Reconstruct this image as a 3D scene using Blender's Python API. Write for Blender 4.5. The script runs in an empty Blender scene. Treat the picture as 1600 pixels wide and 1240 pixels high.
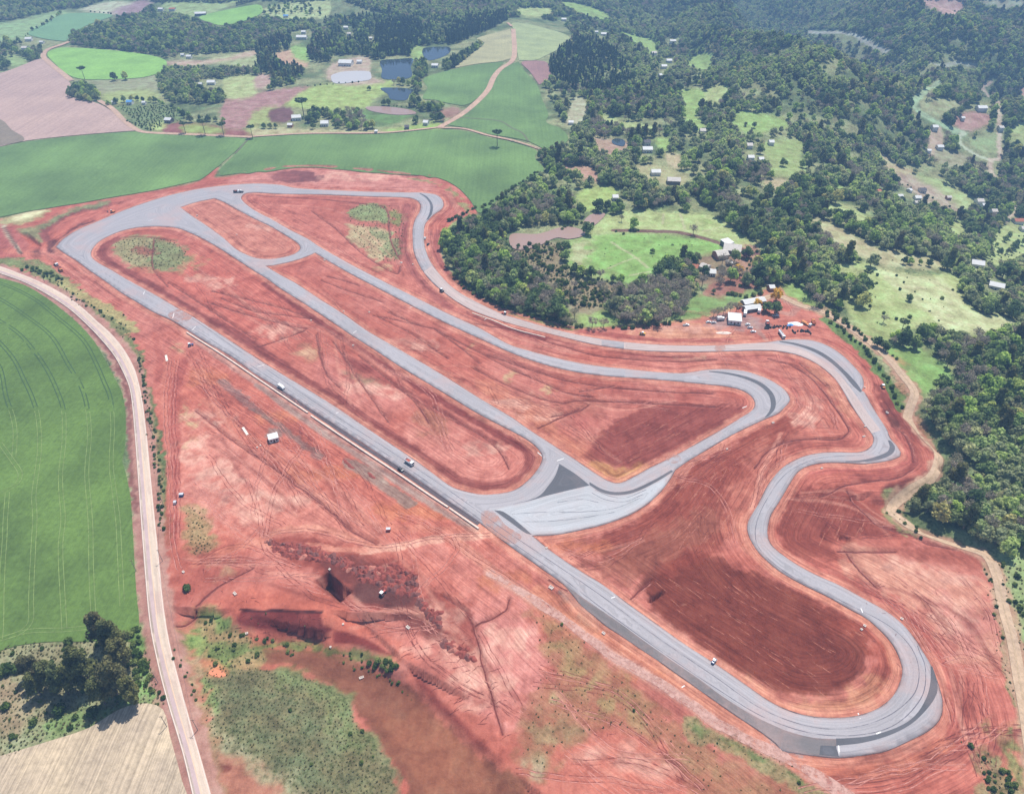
import bpy, bmesh, math, random, time
import numpy as np
from mathutils import Vector, Matrix
from mathutils.geometry import delaunay_2d_cdt
T0 = time.time()
random.seed(7)
R_ = np.random.RandomState(7)
S = bpy.context.scene
COL = S.collection

# ------------------------------------------------------------------ camera
F = 1109.0                      # focal length in pixels of a 1600 wide picture
PITCH = math.radians(38.0)
HCAM = 300.0
SP, CP = math.sin(PITCH), math.cos(PITCH)
cam_d = bpy.data.cameras.new('camera')
cam = bpy.data.objects.new('camera', cam_d)
COL.objects.link(cam)
cam.location = (0, 0, HCAM)
cam.rotation_euler = (math.pi / 2 - PITCH, 0, 0)
cam_d.sensor_width = 36
cam_d.lens = 36 * F / 1600
cam_d.clip_start = 1
cam_d.clip_end = 20000
S.camera = cam

# ------------------------------------------------------------------ light
SUN_DIR = Vector((0.20, 0.42, 1.0)).normalized()      # towards the sun
SUN_EL = math.asin(SUN_DIR.z)
SUN_AZ = math.atan2(SUN_DIR.x, SUN_DIR.y)              # clockwise from +Y
w = bpy.data.worlds.new('World')
S.world = w
w.use_nodes = True
nt = w.node_tree
sky = nt.nodes.new('ShaderNodeTexSky')
sky.sky_type = 'NISHITA'
sky.sun_disc = False
sky.sun_elevation = SUN_EL
sky.sun_rotation = SUN_AZ
bg = nt.nodes['Background']
nt.links.new(sky.outputs[0], bg.inputs[0])
bg.inputs[1].default_value = 0.10
sd = bpy.data.lights.new('sun', 'SUN')
sd.energy = 5.0
sd.angle = math.radians(0.5)
sd.color = (1.0, 0.95, 0.88)
so = bpy.data.objects.new('sun', sd)
COL.objects.link(so)
so.rotation_euler = SUN_DIR.to_track_quat('Z', 'Y').to_euler()
so.location = (0, 0, 900)
S.view_settings.view_transform = 'Standard'
S.view_settings.look = 'None'
S.view_settings.gamma = 1
S.view_settings.exposure = 0.50
S.cycles.volume_bounces = 0
S.cycles.max_bounces = 5
S.cycles.diffuse_bounces = 2
S.cycles.use_denoising = True
try:
    S.cycles.denoiser = 'OPENIMAGEDENOISE'
except Exception:
    pass

# ------------------------------------------------------------------ helpers
def lin(c):
    c = np.asarray(c, float) / 255.0
    return np.where(c <= 0.04045, c / 12.92, ((c + 0.055) / 1.055) ** 2.4)
K_EXPO = 1.30
def A(r, g, b):                       # real-world base colour of a surface that reads r,g,b in full sun
    return np.clip(lin((r, g, b)) / K_EXPO, 0.004, 0.85)
def rgba(c):
    return (float(c[0]), float(c[1]), float(c[2]), 1.0)

def sstep(a, b, x):
    t = np.clip((x - a) / (b - a), 0, 1)
    return t * t * (3 - 2 * t)

def hash2(i, j, seed):
    h = (i.astype(np.int64) * 374761393 + j.astype(np.int64) * 668265263 + seed * 974634777) & 0x7fffffff
    h = ((h ^ (h >> 13)) * 1274126177) & 0x7fffffff
    h = (h ^ (h >> 16)) & 0xffff
    return h / 65535.0
def vn(x, y, s, seed=0):              # value noise, 0..1
    x = np.asarray(x, float) / s + 1000.0; y = np.asarray(y, float) / s + 1000.0
    i = np.floor(x); j = np.floor(y)
    fx = x - i; fy = y - j
    fx = fx * fx * (3 - 2 * fx); fy = fy * fy * (3 - 2 * fy)
    a = hash2(i, j, seed); b = hash2(i + 1, j, seed); c = hash2(i, j + 1, seed); d = hash2(i + 1, j + 1, seed)
    return (a * (1 - fx) + b * fx) * (1 - fy) + (c * (1 - fx) + d * fx) * fy
def fbm(x, y, s, seed=0, n=3):
    r = 0; t = 0; a = 1.0
    for k in range(n):
        r = r + a * vn(x, y, s / 2 ** k, seed + 17 * k); t += a; a *= 0.55
    return r / t

# ------------------------------------------------------------------ terrain height
VAL = np.array([(900, 250), (760, 520), (690, 800), (740, 1150), (640, 1500), (520, 1900), (420, 2600)], float)
def seg_dist(x, y, P):
    d = np.full(np.shape(x), 1e9)
    for (x0, y0), (x1, y1) in zip(P[:-1], P[1:]):
        dx, dy = x1 - x0, y1 - y0
        L = dx * dx + dy * dy + 1e-9
        t = np.clip(((x - x0) * dx + (y - y0) * dy) / L, 0, 1)
        d = np.minimum(d, (x - x0 - t * dx) ** 2 + (y - y0 - t * dy) ** 2)
    return np.sqrt(d)
def hills(x, y):
    x = np.asarray(x, float); y = np.asarray(y, float)
    xe = 300 - 0.13 * (y - 400)
    m = sstep(0, 330, x - xe)
    m = np.maximum(m, sstep(1450, 2000, y + 0.35 * x))
    dv = seg_dist(x, y, VAL)
    z = -85 * np.exp(-(dv / 300) ** 2)
    rid = (vn(x + 0.4 * y, y, 330, 3) - 0.5) * 46 + (vn(x, y, 150, 9) - 0.5) * 20
    zone = sstep(950, 1300, y + 0.15 * x) * sstep(150, 420, x)
    r2 = 1 - np.abs(2 * vn(x * 1.25 + 0.5 * y, y * 0.8 - 0.3 * x, 360, 55) - 1)
    z = z + rid + zone * (r2 ** 1.3 * 135 - 50) + 70 * sstep(350, 900, dv) * sstep(1200, 1900, y) + 160 * sstep(2100, 4200, y) + 90 * sstep(900, 1800, x)
    roll = (vn(x, y, 260, 21) - 0.5) * 9 * sstep(820, 1100, y)
    return z * m + roll * (1 - m)
FX0, FY0, FN, FM = -500, 80, 860, 760       # site relief raster, 1 m
RELIEF = np.zeros((FM, FN))
def relief(x, y):
    fx = np.asarray(x, float) - FX0; fy = np.asarray(y, float) - FY0
    ok = (fx >= 0) & (fx < FN - 1.001) & (fy >= 0) & (fy < FM - 1.001)
    fx = np.clip(fx, 0, FN - 1.01); fy = np.clip(fy, 0, FM - 1.01)
    i = fx.astype(int); j = fy.astype(int); a = fx - i; b = fy - j
    v = (RELIEF[j, i] * (1 - a) + RELIEF[j, i + 1] * a) * (1 - b) + (RELIEF[j + 1, i] * (1 - a) + RELIEF[j + 1, i + 1] * a) * b
    return np.where(ok, v, 0)
def H(x, y):
    return hills(x, y) + relief(x, y)

def project(x, y, z):                  # world -> photo pixel (1600 x 1240)
    zc = y * CP - (z - HCAM) * SP      # depth
    yc = y * SP + (z - HCAM) * CP      # up
    zc = np.where(zc < 1, 1, zc)
    return 800 + F * x / zc, 620 - F * yc / zc
def ground_at(px, py, hf=None):        # photo pixel -> world x, y on the terrain
    hf = hf or hills
    px = np.asarray(px, float); py = np.asarray(py, float)
    u = (px - 800) / F; v = (py - 620) / F
    dx = u; dy = CP - v * SP; dz = -SP - v * CP
    dz = np.minimum(dz, -0.02)
    t = np.full(px.shape, 120.0); lo = t.copy(); hi = np.full(px.shape, 9000.0); hit = np.zeros(px.shape, bool)
    for k in range(220):
        gap = (HCAM + dz * t) - hf(dx * t, dy * t)
        new = (gap < 0) & ~hit
        hi[new] = t[new]; hit |= new
        if hit.all(): break
        lo = np.where(hit, lo, t)
        t = np.where(hit, t, t + np.clip(gap * 0.9, 2.0, 60.0))
    for k in range(22):
        mid = (lo + hi) / 2
        b = (HCAM + dz * mid) < hf(dx * mid, dy * mid)
        hi = np.where(b, mid, hi); lo = np.where(b, lo, mid)
    return dx * hi, dy * hi
def W(pts):                            # pixel list -> Nx2 world array
    a = np.array([(p[0], p[1]) for p in pts], float)
    x, y = ground_at(a[:, 0], a[:, 1])
    return np.stack([x, y], 1)

def spline(pts, closed=False, step=3.0, corners=()):
    P = [np.asarray(p, float) for p in pts]
    n = len(P); out = []
    segs = n if closed else n - 1
    for i in range(segs):
        p1 = P[i]; p2 = P[(i + 1) % n]
        p0 = P[(i - 1) % n] if (closed or i > 0) else p1
        p3 = P[(i + 2) % n] if (closed or i + 2 < n) else p2
        if i in corners: p0 = p1
        if (i + 1) % n in corners: p3 = p2
        L = np.linalg.norm(p2 - p1)
        m = max(1, int(math.ceil(L / step)))
        d1 = np.linalg.norm(p1 - p0) or L; d3 = np.linalg.norm(p3 - p2) or L
        t1 = (p2 - p0) / (d1 + L) * L if not (p0 is p1) else (p2 - p1)
        t2 = (p3 - p1) / (d3 + L) * L if not (p3 is p2) else (p2 - p1)
        for k in range(m):
            t = k / m
            h00 = 2 * t ** 3 - 3 * t * t + 1; h10 = t ** 3 - 2 * t * t + t; h01 = -2 * t ** 3 + 3 * t * t; h11 = t ** 3 - t * t
            out.append(h00 * p1 + h10 * t1 + h01 * p2 + h11 * t2)
    if not closed: out.append(P[-1])
    return np.array(out)
def WS(pts, closed=True, step=3.0):    # pixels (x, y[, 1 = sharp corner]) -> smooth world outline
    cn = {i for i, p in enumerate(pts) if len(p) > 2}
    return spline(W(pts), closed, step, cn)

def inside(x, y, poly):
    x = np.asarray(x); y = np.asarray(y)
    r = np.zeros(x.shape, bool)
    n = len(poly)
    for i in range(n):
        x0, y0 = poly[i]; x1, y1 = poly[(i + 1) % n]
        if y0 == y1: continue
        c = (y0 > y) != (y1 > y)
        r ^= c & (x < (x1 - x0) * (y - y0) / (y1 - y0) + x0)
    return r

def new_obj(name, verts, faces, mat=None, parent=None, smooth=False, attrs=None):
    me = bpy.data.meshes.new(name)
    if isinstance(verts, np.ndarray) and isinstance(faces, np.ndarray):
        nv, nf, k = len(verts), len(faces), faces.shape[1]
        me.vertices.add(nv); me.vertices.foreach_set('co', verts.astype(np.float32).ravel())
        me.loops.add(nf * k); me.loops.foreach_set('vertex_index', faces.astype(np.int32).ravel())
        me.polygons.add(nf); me.polygons.foreach_set('loop_start', np.arange(0, nf * k, k, dtype=np.int32))
        try: me.polygons.foreach_set('loop_total', np.full(nf, k, dtype=np.int32))
        except Exception: pass
        me.update(calc_edges=True)
    else:
        me.from_pydata([tuple(map(float, v)) for v in verts], [], [tuple(map(int, f)) for f in faces])
        me.update()
    if smooth:
        me.polygons.foreach_set('use_smooth', np.ones(len(me.polygons), dtype=bool))
    for k_, arr in (attrs or {}).items():
        if arr.ndim == 2:
            at = me.color_attributes.new(k_, 'FLOAT_COLOR', 'POINT')
            c4 = np.ones((len(arr), 4), np.float32); c4[:, :3] = arr
            at.data.foreach_set('color', c4.ravel())
        else:
            at = me.attributes.new(k_, 'FLOAT', 'POINT')
            at.data.foreach_set('value', arr.astype(np.float32))
    if mat: me.materials.append(mat)
    o = bpy.data.objects.new(name, me)
    COL.objects.link(o)
    if parent: o.parent = parent
    return o
def tag(o, label=None, cat=None, group=None, kind=None):
    if label: o['label'] = label
    if cat: o['category'] = cat
    if group: o['group'] = group
    if kind: o['kind'] = kind
    return o
def empty(name, loc, rz=0.0, label=None, cat=None, group=None):
    o = bpy.data.objects.new(name, None)
    o.empty_display_size = 1
    COL.objects.link(o)
    o.location = loc; o.rotation_euler = (0, 0, rz)
    return tag(o, label, cat, group)

def sheet(name, outer, holes=(), spacing=3.0, off=0.1, mat=None, skirt=0.0, dist=False, parent=None, zf=None, jit=0.15):
    """a sheet with a crisp outline draped over the terrain"""
    zf = zf or H
    rings = [np.asarray(outer, float)] + [np.asarray(h, float) for h in holes]
    co, ed = [], []
    for r in rings:
        b = len(co)
        co += [Vector((float(p[0]), float(p[1]))) for p in r]
        ed += [(b + i, b + (i + 1) % len(r)) for i in range(len(r))]
    x0, y0 = rings[0].min(0); x1, y1 = rings[0].max(0)
    gx, gy = np.meshgrid(np.arange(x0, x1, spacing), np.arange(y0, y1, spacing * 0.87))
    gx = gx + (np.arange(gx.shape[0]) % 2)[:, None] * spacing / 2 + R_.uniform(-jit, jit, gx.shape) * spacing
    gx = gx.ravel(); gy = gy.ravel()
    k = inside(gx, gy, rings[0])
    for h in rings[1:]: k &= ~inside(gx, gy, h)
    gx = gx[k]; gy = gy[k]
    dd = np.full(gx.shape, 1e9)
    for r in rings:
        dd = np.minimum(dd, seg_dist(gx, gy, np.vstack([r, r[:1]])))
    k = dd > spacing * 0.35
    gx = gx[k]; gy = gy[k]
    co += [Vector((float(a), float(b))) for a, b in zip(gx, gy)]
    vs, es, fs, ov, oe, of = delaunay_2d_cdt(co, ed, [], 0, 1e-4)
    V = np.array([(v[0], v[1]) for v in vs]); Fc = np.array([f for f in fs if len(f) == 3], int)
    c = V[Fc].mean(1)
    k = inside(c[:, 0], c[:, 1], rings[0])
    for h in rings[1:]: k &= ~inside(c[:, 0], c[:, 1], h)
    Fc = Fc[k]
    a_, b_, c_ = V[Fc[:, 0]], V[Fc[:, 1]], V[Fc[:, 2]]
    cr = (b_[:, 0] - a_[:, 0]) * (c_[:, 1] - a_[:, 1]) - (b_[:, 1] - a_[:, 1]) * (c_[:, 0] - a_[:, 0])
    Fc = Fc[np.abs(cr) > 1e-6]; cr = cr[np.abs(cr) > 1e-6]
    Fc = np.where((cr < 0)[:, None], Fc[:, ::-1], Fc)
    Z = zf(V[:, 0], V[:, 1]) + off
    V3 = np.column_stack([V, Z])
    at = {}
    if skirt:
        n = len(V3); extra = []; ff = []
        m = {}
        cnt = {}
        for f in Fc:
            for i in range(3):
                e = (int(f[i]), int(f[(i + 1) % 3])); kk = (min(e), max(e))
                cnt.setdefault(kk, []).append(e)
        vv = list(map(tuple, V3))
        for kk, l in cnt.items():
            if len(l) == 1:
                a, b = l[0]
                for q in (a, b):
                    if q not in m:
                        m[q] = len(vv); p = vv[q]; vv.append((p[0], p[1], p[2] - skirt))
                ff.append((b, a, m[a])); ff.append((b, m[a], m[b]))
        V3 = np.array(vv)
        if ff: Fc = np.vstack([Fc, np.array(ff)])
    if dist:
        d = np.full(len(V3), 1e9)
        for r in rings:
            d = np.minimum(d, seg_dist(V3[:, 0], V3[:, 1], np.vstack([r, r[:1]])))
        at['edge_dist'] = d
    return new_obj(name, V3, Fc, mat, parent, attrs=at)
def ribbon(pts, width, taper=False):
    """outline of a band of given width about a world polyline"""
    P = np.asarray(pts, float)
    t = np.gradient(P, axis=0); t /= np.linalg.norm(t, axis=1)[:, None] + 1e-9
    n = np.stack([-t[:, 1], t[:, 0]], 1)
    wv = np.full(len(P), width / 2.0)
    if taper:
        wv[0] *= 0.15; wv[-1] *= 0.15
    return P + n * wv[:, None], P - n * wv[:, None]
def strip_mesh(name, pts, width, off, mat, parent=None, taper=False, zf=None):
    zf = zf or H
    L, Rr = ribbon(pts, width, taper)
    n = len(L)
    V = np.vstack([L, Rr]); Z = zf(V[:, 0], V[:, 1]) + off
    V3 = np.column_stack([V, Z])
    f = np.array([(i + n, i + 1 + n, i + 1, i) for i in range(n - 1)])
    return V3, f
def strips(name, lines, width, off, mat, taper=False):
    Vs, Fs, b = [], [], 0
    for l in lines:
        v, f = strip_mesh(name, l, width, off, mat, taper=taper)
        Vs.append(v); Fs.append(f + b); b += len(v)
    return new_obj(name, np.vstack(Vs), np.vstack(Fs), mat)

# ------------------------------------------------------------------ node materials
def mat_new(name):
    m = bpy.data.materials.new(name); m.use_nodes = True
    nt = m.node_tree
    return m, nt, nt.nodes['Principled BSDF']
def nd(nt, kind, **kw):
    n = nt.nodes.new('ShaderNode' + kind)
    for k, v in kw.items():
        if k.startswith('i_'):
            n.inputs[int(k[2:]) if k[2:].isdigit() else k[2:]].default_value = v
        else: setattr(n, k, v)
    return n
def mix(nt, a, b, fac, mode='MIX'):
    m = nt.nodes.new('ShaderNodeMix'); m.data_type = 'RGBA'; m.blend_type = mode
    for s, v in ((m.inputs[6], a), (m.inputs[7], b), (m.inputs[0], fac)):
        if isinstance(v, bpy.types.NodeSocket): nt.links.new(v, s)
        else: s.default_value = v
    return m.outputs[2]
def ramp(nt, src, stops, interp='LINEAR'):
    r = nt.nodes.new('ShaderNodeValToRGB'); r.color_ramp.interpolation = interp
    e = r.color_ramp.elements
    while len(e) < len(stops): e.new(0.5)
    for q, (p, c) in zip(e, stops):
        q.position = p; q.color = c if len(c) == 4 else (*c, 1)
    nt.links.new(src, r.inputs[0])
    return r.outputs[0]
def gray(v): return (v, v, v, 1)
def noise(nt, scale, detail=3, rough=0.55, vec=None, lac=2.0):
    n = nd(nt, 'TexNoise'); n.inputs['Scale'].default_value = scale; n.inputs['Detail'].default_value = detail
    n.inputs['Roughness'].default_value = rough
    if vec is not None: nt.links.new(vec, n.inputs['Vector'])
    return n.outputs['Fac']
def pos(nt, scale=None, rot=None):
    g = nd(nt, 'NewGeometry').outputs['Position']
    if scale is None: return g
    m = nd(nt, 'Mapping'); nt.links.new(g, m.inputs[0]); m.inputs['Scale'].default_value = scale
    if rot: m.inputs['Rotation'].default_value = rot
    return m.outputs[0]
def math_(nt, op, a, b=0.0, c=None):
    m = nd(nt, 'Math', operation=op)
    for i, v in enumerate((a, b) if c is None else (a, b, c)):
        if isinstance(v, bpy.types.NodeSocket): nt.links.new(v, m.inputs[i])
        else: m.inputs[i].default_value = v
    return m.outputs[0]
def bump(nt, h, strength, dist, bs):
    b = nd(nt, 'Bump'); b.inputs['Strength'].default_value = strength; b.inputs['Distance'].default_value = dist
    nt.links.new(h, b.inputs['Height']); nt.links.new(b.outputs[0], bs.inputs['Normal'])
def simple(name, col, rough=0.8, var=0.15, sc=0.5, metal=0.0):
    m, nt, bs = mat_new(name)
    n = noise(nt, sc, 4, 0.6, pos(nt))
    c0 = [min(1, x * (1 - var)) for x in col]; c1 = [min(1, x * (1 + var)) for x in col]
    nt.links.new(ramp(nt, n, [(0.3, (*c0[:3], 1)), (0.7, (*c1[:3], 1))]), bs.inputs['Base Color'])
    bs.inputs['Roughness'].default_value = rough
    bs.inputs['Metallic'].default_value = metal
    bs.inputs['Specular IOR Level'].default_value = 0.3
    return m
def field_mat(name, c, rowdir=0.0, row=0.5, blotch=0.12, rowamp=0.1, big=60):
    m, nt, bs = mat_new(name)
    c = list(c)
    n1 = noise(nt, 1 / big, 4, 0.55, pos(nt))
    n2 = noise(nt, 0.35, 5, 0.75, pos(nt))
    mp = pos(nt, (row, 0.006, 0.0), (0, 0, rowdir))
    n3 = noise(nt, 1.0, 3, 0.6, mp)
    a = mix(nt, (*[x * (1 - blotch * 1.4) for x in c], 1), (*[min(1, x * (1 + blotch)) for x in c[:2]], min(1, c[2] * (1 + blotch * .4)), 1), ramp(nt, n1, [(0.3, gray(0)), (0.72, gray(1))]))
    a = mix(nt, a, ramp(nt, n3, [(0.3, gray(1 - rowamp * 1.5)), (0.7, gray(1 + 0))]), 1.0, 'MULTIPLY')
    a = mix(nt, a, ramp(nt, n2, [(0.3, gray(0.68)), (0.55, gray(.97)), (0.7, gray(1.08))]), 1.0, 'MULTIPLY')
    nt.links.new(a, bs.inputs['Base Color'])
    bs.inputs['Roughness'].default_value = 0.9
    bs.inputs['Specular IOR Level'].default_value = 0.15
    bump(nt, n2, 0.5, 0.5, bs)
    return m
def veil(name, col, op, sc=.25):
    m, nt, bs = mat_new(name)
    bs.inputs['Base Color'].default_value = (*[float(v) for v in col], 1); bs.inputs['Roughness'].default_value = .95; bs.inputs['Specular IOR Level'].default_value = .1
    tr = nd(nt, 'BsdfTransparent'); mx = nd(nt, 'MixShader'); n = noise(nt, sc, 4, .7, pos(nt))
    f = ramp(nt, n, [(.36, gray(0)), (.6, gray(op))]); nt.links.new(f, mx.inputs[0]); nt.links.new(tr.outputs[0], mx.inputs[1]); nt.links.new(bs.outputs[0], mx.inputs[2])
    nt.links.new(mx.outputs[0], nt.nodes['Material Output'].inputs['Surface']); return m
# ------------------------------------------------------------------ the paved circuit (outline and islands in picture pixels, then put on the ground)
ASPH = [(87.5,386,1),(100,372.5),(125,357.5),(155,345),(190,330),(225,317.5),(262,306),(312,295),(362,289),(400,287),(437,289),(462,294),(525,297.5),(587,300),(640,301),(657,301),
 (680,304),(690,311),(693,320),(689,327.5),(677,336),(669,344),(664.5,350),(662.5,360),(662.5,375),(665,390),(672,407.5),(682,422.5),(697,440),(715,455),(735,467.5),(760,480),(782,490),(800,495.5),
 (850,510),(900,522.5),(950,531),(1012,537.5),(1075,540),(1137,539),(1200,534.5),(1215,532,1),(1245,530),(1270,532),(1295,541),(1315,554),(1332,570),(1345,585),(1349,595),(1349,605),(1346,610,1),
 (1350,612),(1360,630),(1372,650),(1385,670),(1391,685),(1400,695),(1407,706,1),(1406,712.5,1),(1395,717.5),(1375,722),(1350,724.5),(1320,723),(1295,722.5),(1275,724.5),(1257,730),(1245,739),(1237,750),
 (1227,767),(1215,787),(1205,803),(1200,820),(1199,835),(1203,848),(1214,860),(1239,878),(1271,896),(1313.5,915),(1352.6,936.6),(1384.5,954.4),(1409.4,974),(1427,995),(1441,1016.5),(1455.5,1041),
 (1466,1069.7),(1472,1094.6),(1470.5,1116),(1462.6,1130),(1445,1144),(1420,1156.7),(1388,1171),(1356,1178),(1310,1183),(1271,1180),(1240,1175.5),(1222,1172),(1212,1161),(1190,1144),(1151,1118),(1125,1100),(1092.5,1077),(1060,1054),(1026,1030),(1003,1015),(968,991),(948,978),(930,963),(909,946),(896,930),(880,912.5),(835.5,880),(800,855),(765,828),(732,804),(700,782.5),(650,747.5),(612,722.5),(575,697.5),(525,665),(475,632.5),
 (437,607.5),(400,585),(362,557.5),(332,540),(300,520),(270,501),(240,487.5),(215,472.5),(190,457.5),(162,437.5),(140,422.5),(120,407.5),(100,395)]
ISL1 = [(235,354),(212,356),(190,361),(170,369),(155,377.5),(144,390),(142.5,400),(152.5,410),(175,422.5),(200,437.5),(225,451),(250,465),(275,480),(300,494),(350,526),(400,559),(437.5,582.5),(475,605),
 (525,636),(575,670),(612.5,695),(650,720),(682.5,744),(707,761),(737,770),(762,772.5),(800,767),(820,755),(837,737.5),(846,722.5),(847.5,712.5),(840,700),(825,687.5),(800,673.5),(750,647.5),(700,617.5),
 (650,587.5),(625,572.5),(587,547.5),(550,524),(512,498),(475,474),(437.5,450),(415,434),(400,425),(362,400),(325,377.5),(300,365),(275,356),(250,354)]
ISL2 = [(282,324,1),(307,316),(335,310,1),(350,316),(375,330),(400,343),(425,355),(450,370),(466,381),(469,389),(461,396),(447,401),(425,404.5),(405,404),(390,400),(370,390),(350,372.5),(325,354),(300,337.5)]
ISL3 = [(377,311),(379,305),(385,302),(400,301),(437,303),(500,304),(575,307),(637,309),(650,312.5),(657,320),(656,330),(649,342.5),(645,357.5),(645,375),(646,390),(652,407.5),(662,425),(677,442.5),(695,457.5),
 (712,470),(737,484),(775,497.5),(800,506),(825,512),(875,525),(925,537.5),(975,545),(1025,549),(1100,549.5),(1200,547.5),(1225,550),(1250,556),(1275,567.5),(1292,580),(1307,594),(1317,610),(1327,627.5),(1340,647.5),
 (1352,665),(1362,677.5),(1365,686),(1362,696),(1352,704),(1337,707),(1312,706.5),(1287,707),(1265,710.5),(1245,717.5),(1227,727.5),(1215,738),(1200,758),(1185,787),(1174,805),(1169,815),(1168,827),(1172.7,842.6),
 (1185,862),(1202,879),(1221,894),(1253,912),(1292,931),(1324,949),(1352.6,965),(1374,983),(1391.7,1002),(1404,1023.6),(1410,1045),(1407.6,1062.6),(1398.8,1082),(1384.6,1098),(1363,1110.6),(1331,1119.4),(1288.7,1121),
 (1253,1116),(1221,1105),(1200,1094),(1155,1062.6),(1116,1036),(1069.7,1006),(1027,975.7),(984.6,945.5),(942,913.6),(899,887),(860,860),(832,837,1),(871,835),(906.5,828),(942,819.5),(977,807),(1000,795),
 (1020,780),(1037,762.5),(1049,745),(1055,734,1),(1075,720),(1100,705),(1125,690),(1150,676),(1175,664),(1200,652.5),(1215,646),(1227,635),(1234,625),(1230,614),(1220,604),(1202,593),(1185,586),(1162,579.5),(1137,577),
 (1107,577.5),(1082,581),(1065,583),(1025,581),(975,576),(937,572),(900,566),(862,557.5),(825,547.5),(800,540),(775,527.5),(750,513),(700,490),(650,465),(600,440),(550,414),(500,386),(482,374),(450,357.5),(425,343),(400,330),(387,321)]
ISL4 = [(492.5,395,1),(512.5,407.5),(550,429),(600,455),(650,481),(700,506),(750,529),(800,551.5),(825,561),(862,572.5),(900,581),(950,587.5),(1000,591),(1050,595),(1100,600),(1137,604),(1160,610),(1174,619),(1179.5,630),
 (1176,640),(1160,651),(1125,672.5),(1087,694),(1050,714),(1012.5,732.5),(985,747.5),(972,753.5),(962,754.5),(950,751),(935,742.5),(900,719),(862,694),(825,670),(800,652.5),(750,622.5),(700,591),(650,561),(612,539),(575,517.5),
 (537,491),(500,467.5),(462,442.5),(437,429),(415,415.5,1),(425,415),(450,410),(475,402.5)]
OUT = WS(ASPH, True, 3.0)
HOLES = [WS(i, True, 3.0) for i in (ISL1, ISL2, ISL3, ISL4)]

ROAD_R = [(-90,392),(-40,404),(0,416),(25,425),(62,440),(100,460),(125,477.5),(150,500),(175,522.5),(195,547.5),(210,575),(217.5,600),(222.5,625),(229,675),(234,725),(237.5,762.5),(241,800),(248.5,871),(255.5,942),(264.4,998.8),(284,1076.8),(301.7,1140.7),(330,1240),(345,1300)]
ROAD_L = [(-90,400),(-40,414),(0,427.5),(37.5,441),(75,461),(107,482),(132,504),(155,527.5),(177.5,555),(192.5,582.5),(202.5,607.5),(207,640),(211,687.5),(215.5,750),(219,800),(227,906.5),(234,977.5),(248.4,1048.4),(262.6,1101.7),(284,1172.7),(300,1240),(312,1300)]
LANE = [(1180,470),(1215,463),(1250,476),(1295,490),(1325,510),(1350,527),(1380,552),(1412,587),(1429,612),(1424,632),(1421,647),(1432,665),(1450,687),(1465,702),(1467,720),(1455,745),(1425,762),(1402,777),(1397,792),(1407,810),(1424,822),(1455,835),(1502,850),(1541,867),(1558,899),(1569,949),(1583,1002),(1594,1066),(1602,1110),(1614,1190),(1628,1300)]
SERVICE = [(765,892),(800,915),(842,942),(885,970),(921,995),(956,1023.6),(999,1048),(1041,1073),(1084,1101.7),(1119,1126.5),(1155,1144),(1200,1169),(1235,1187),(1271,1208),(1317,1238),(1370,1280)]

# ------------------------------------------------------------------ relief of the building site
GXr, GYr = np.meshgrid(np.arange(FN) + FX0, np.arange(FM) + FY0)
def line_window(P, r):
    x0, y0 = P.min(0) - r; x1, y1 = P.max(0) + r
    i0, i1 = max(0, int(x0 - FX0)), min(FN, int(x1 - FX0) + 2); j0, j1 = max(0, int(y0 - FY0)), min(FM, int(y1 - FY0) + 2)
    return slice(j0, j1), slice(i0, i1)
def raster_dist(P, r):
    """distance to a world polyline on the relief raster, out to r metres (chunked over its pieces)"""
    D = np.full((FM, FN), 1e3)
    for k in range(0, len(P) - 1):
        s = line_window(P[k:k + 2], r)
        if s[0].stop <= s[0].start or s[1].stop <= s[1].start: continue
        D[s] = np.minimum(D[s], seg_dist(GXr[s], GYr[s], P[k:k + 2]))
    return D
ring = lambda a: np.vstack([a, a[:1]])
DTR = np.full((FM, FN), 1e3)
for r in [OUT] + HOLES:
    DTR = np.minimum(DTR, raster_dist(ring(r)[::2] if len(r) % 2 else ring(r)[::1], 60))
ONTR = inside(GXr, GYr, OUT)
for h in HOLES: ONTR &= ~inside(GXr, GYr, h)
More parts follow.
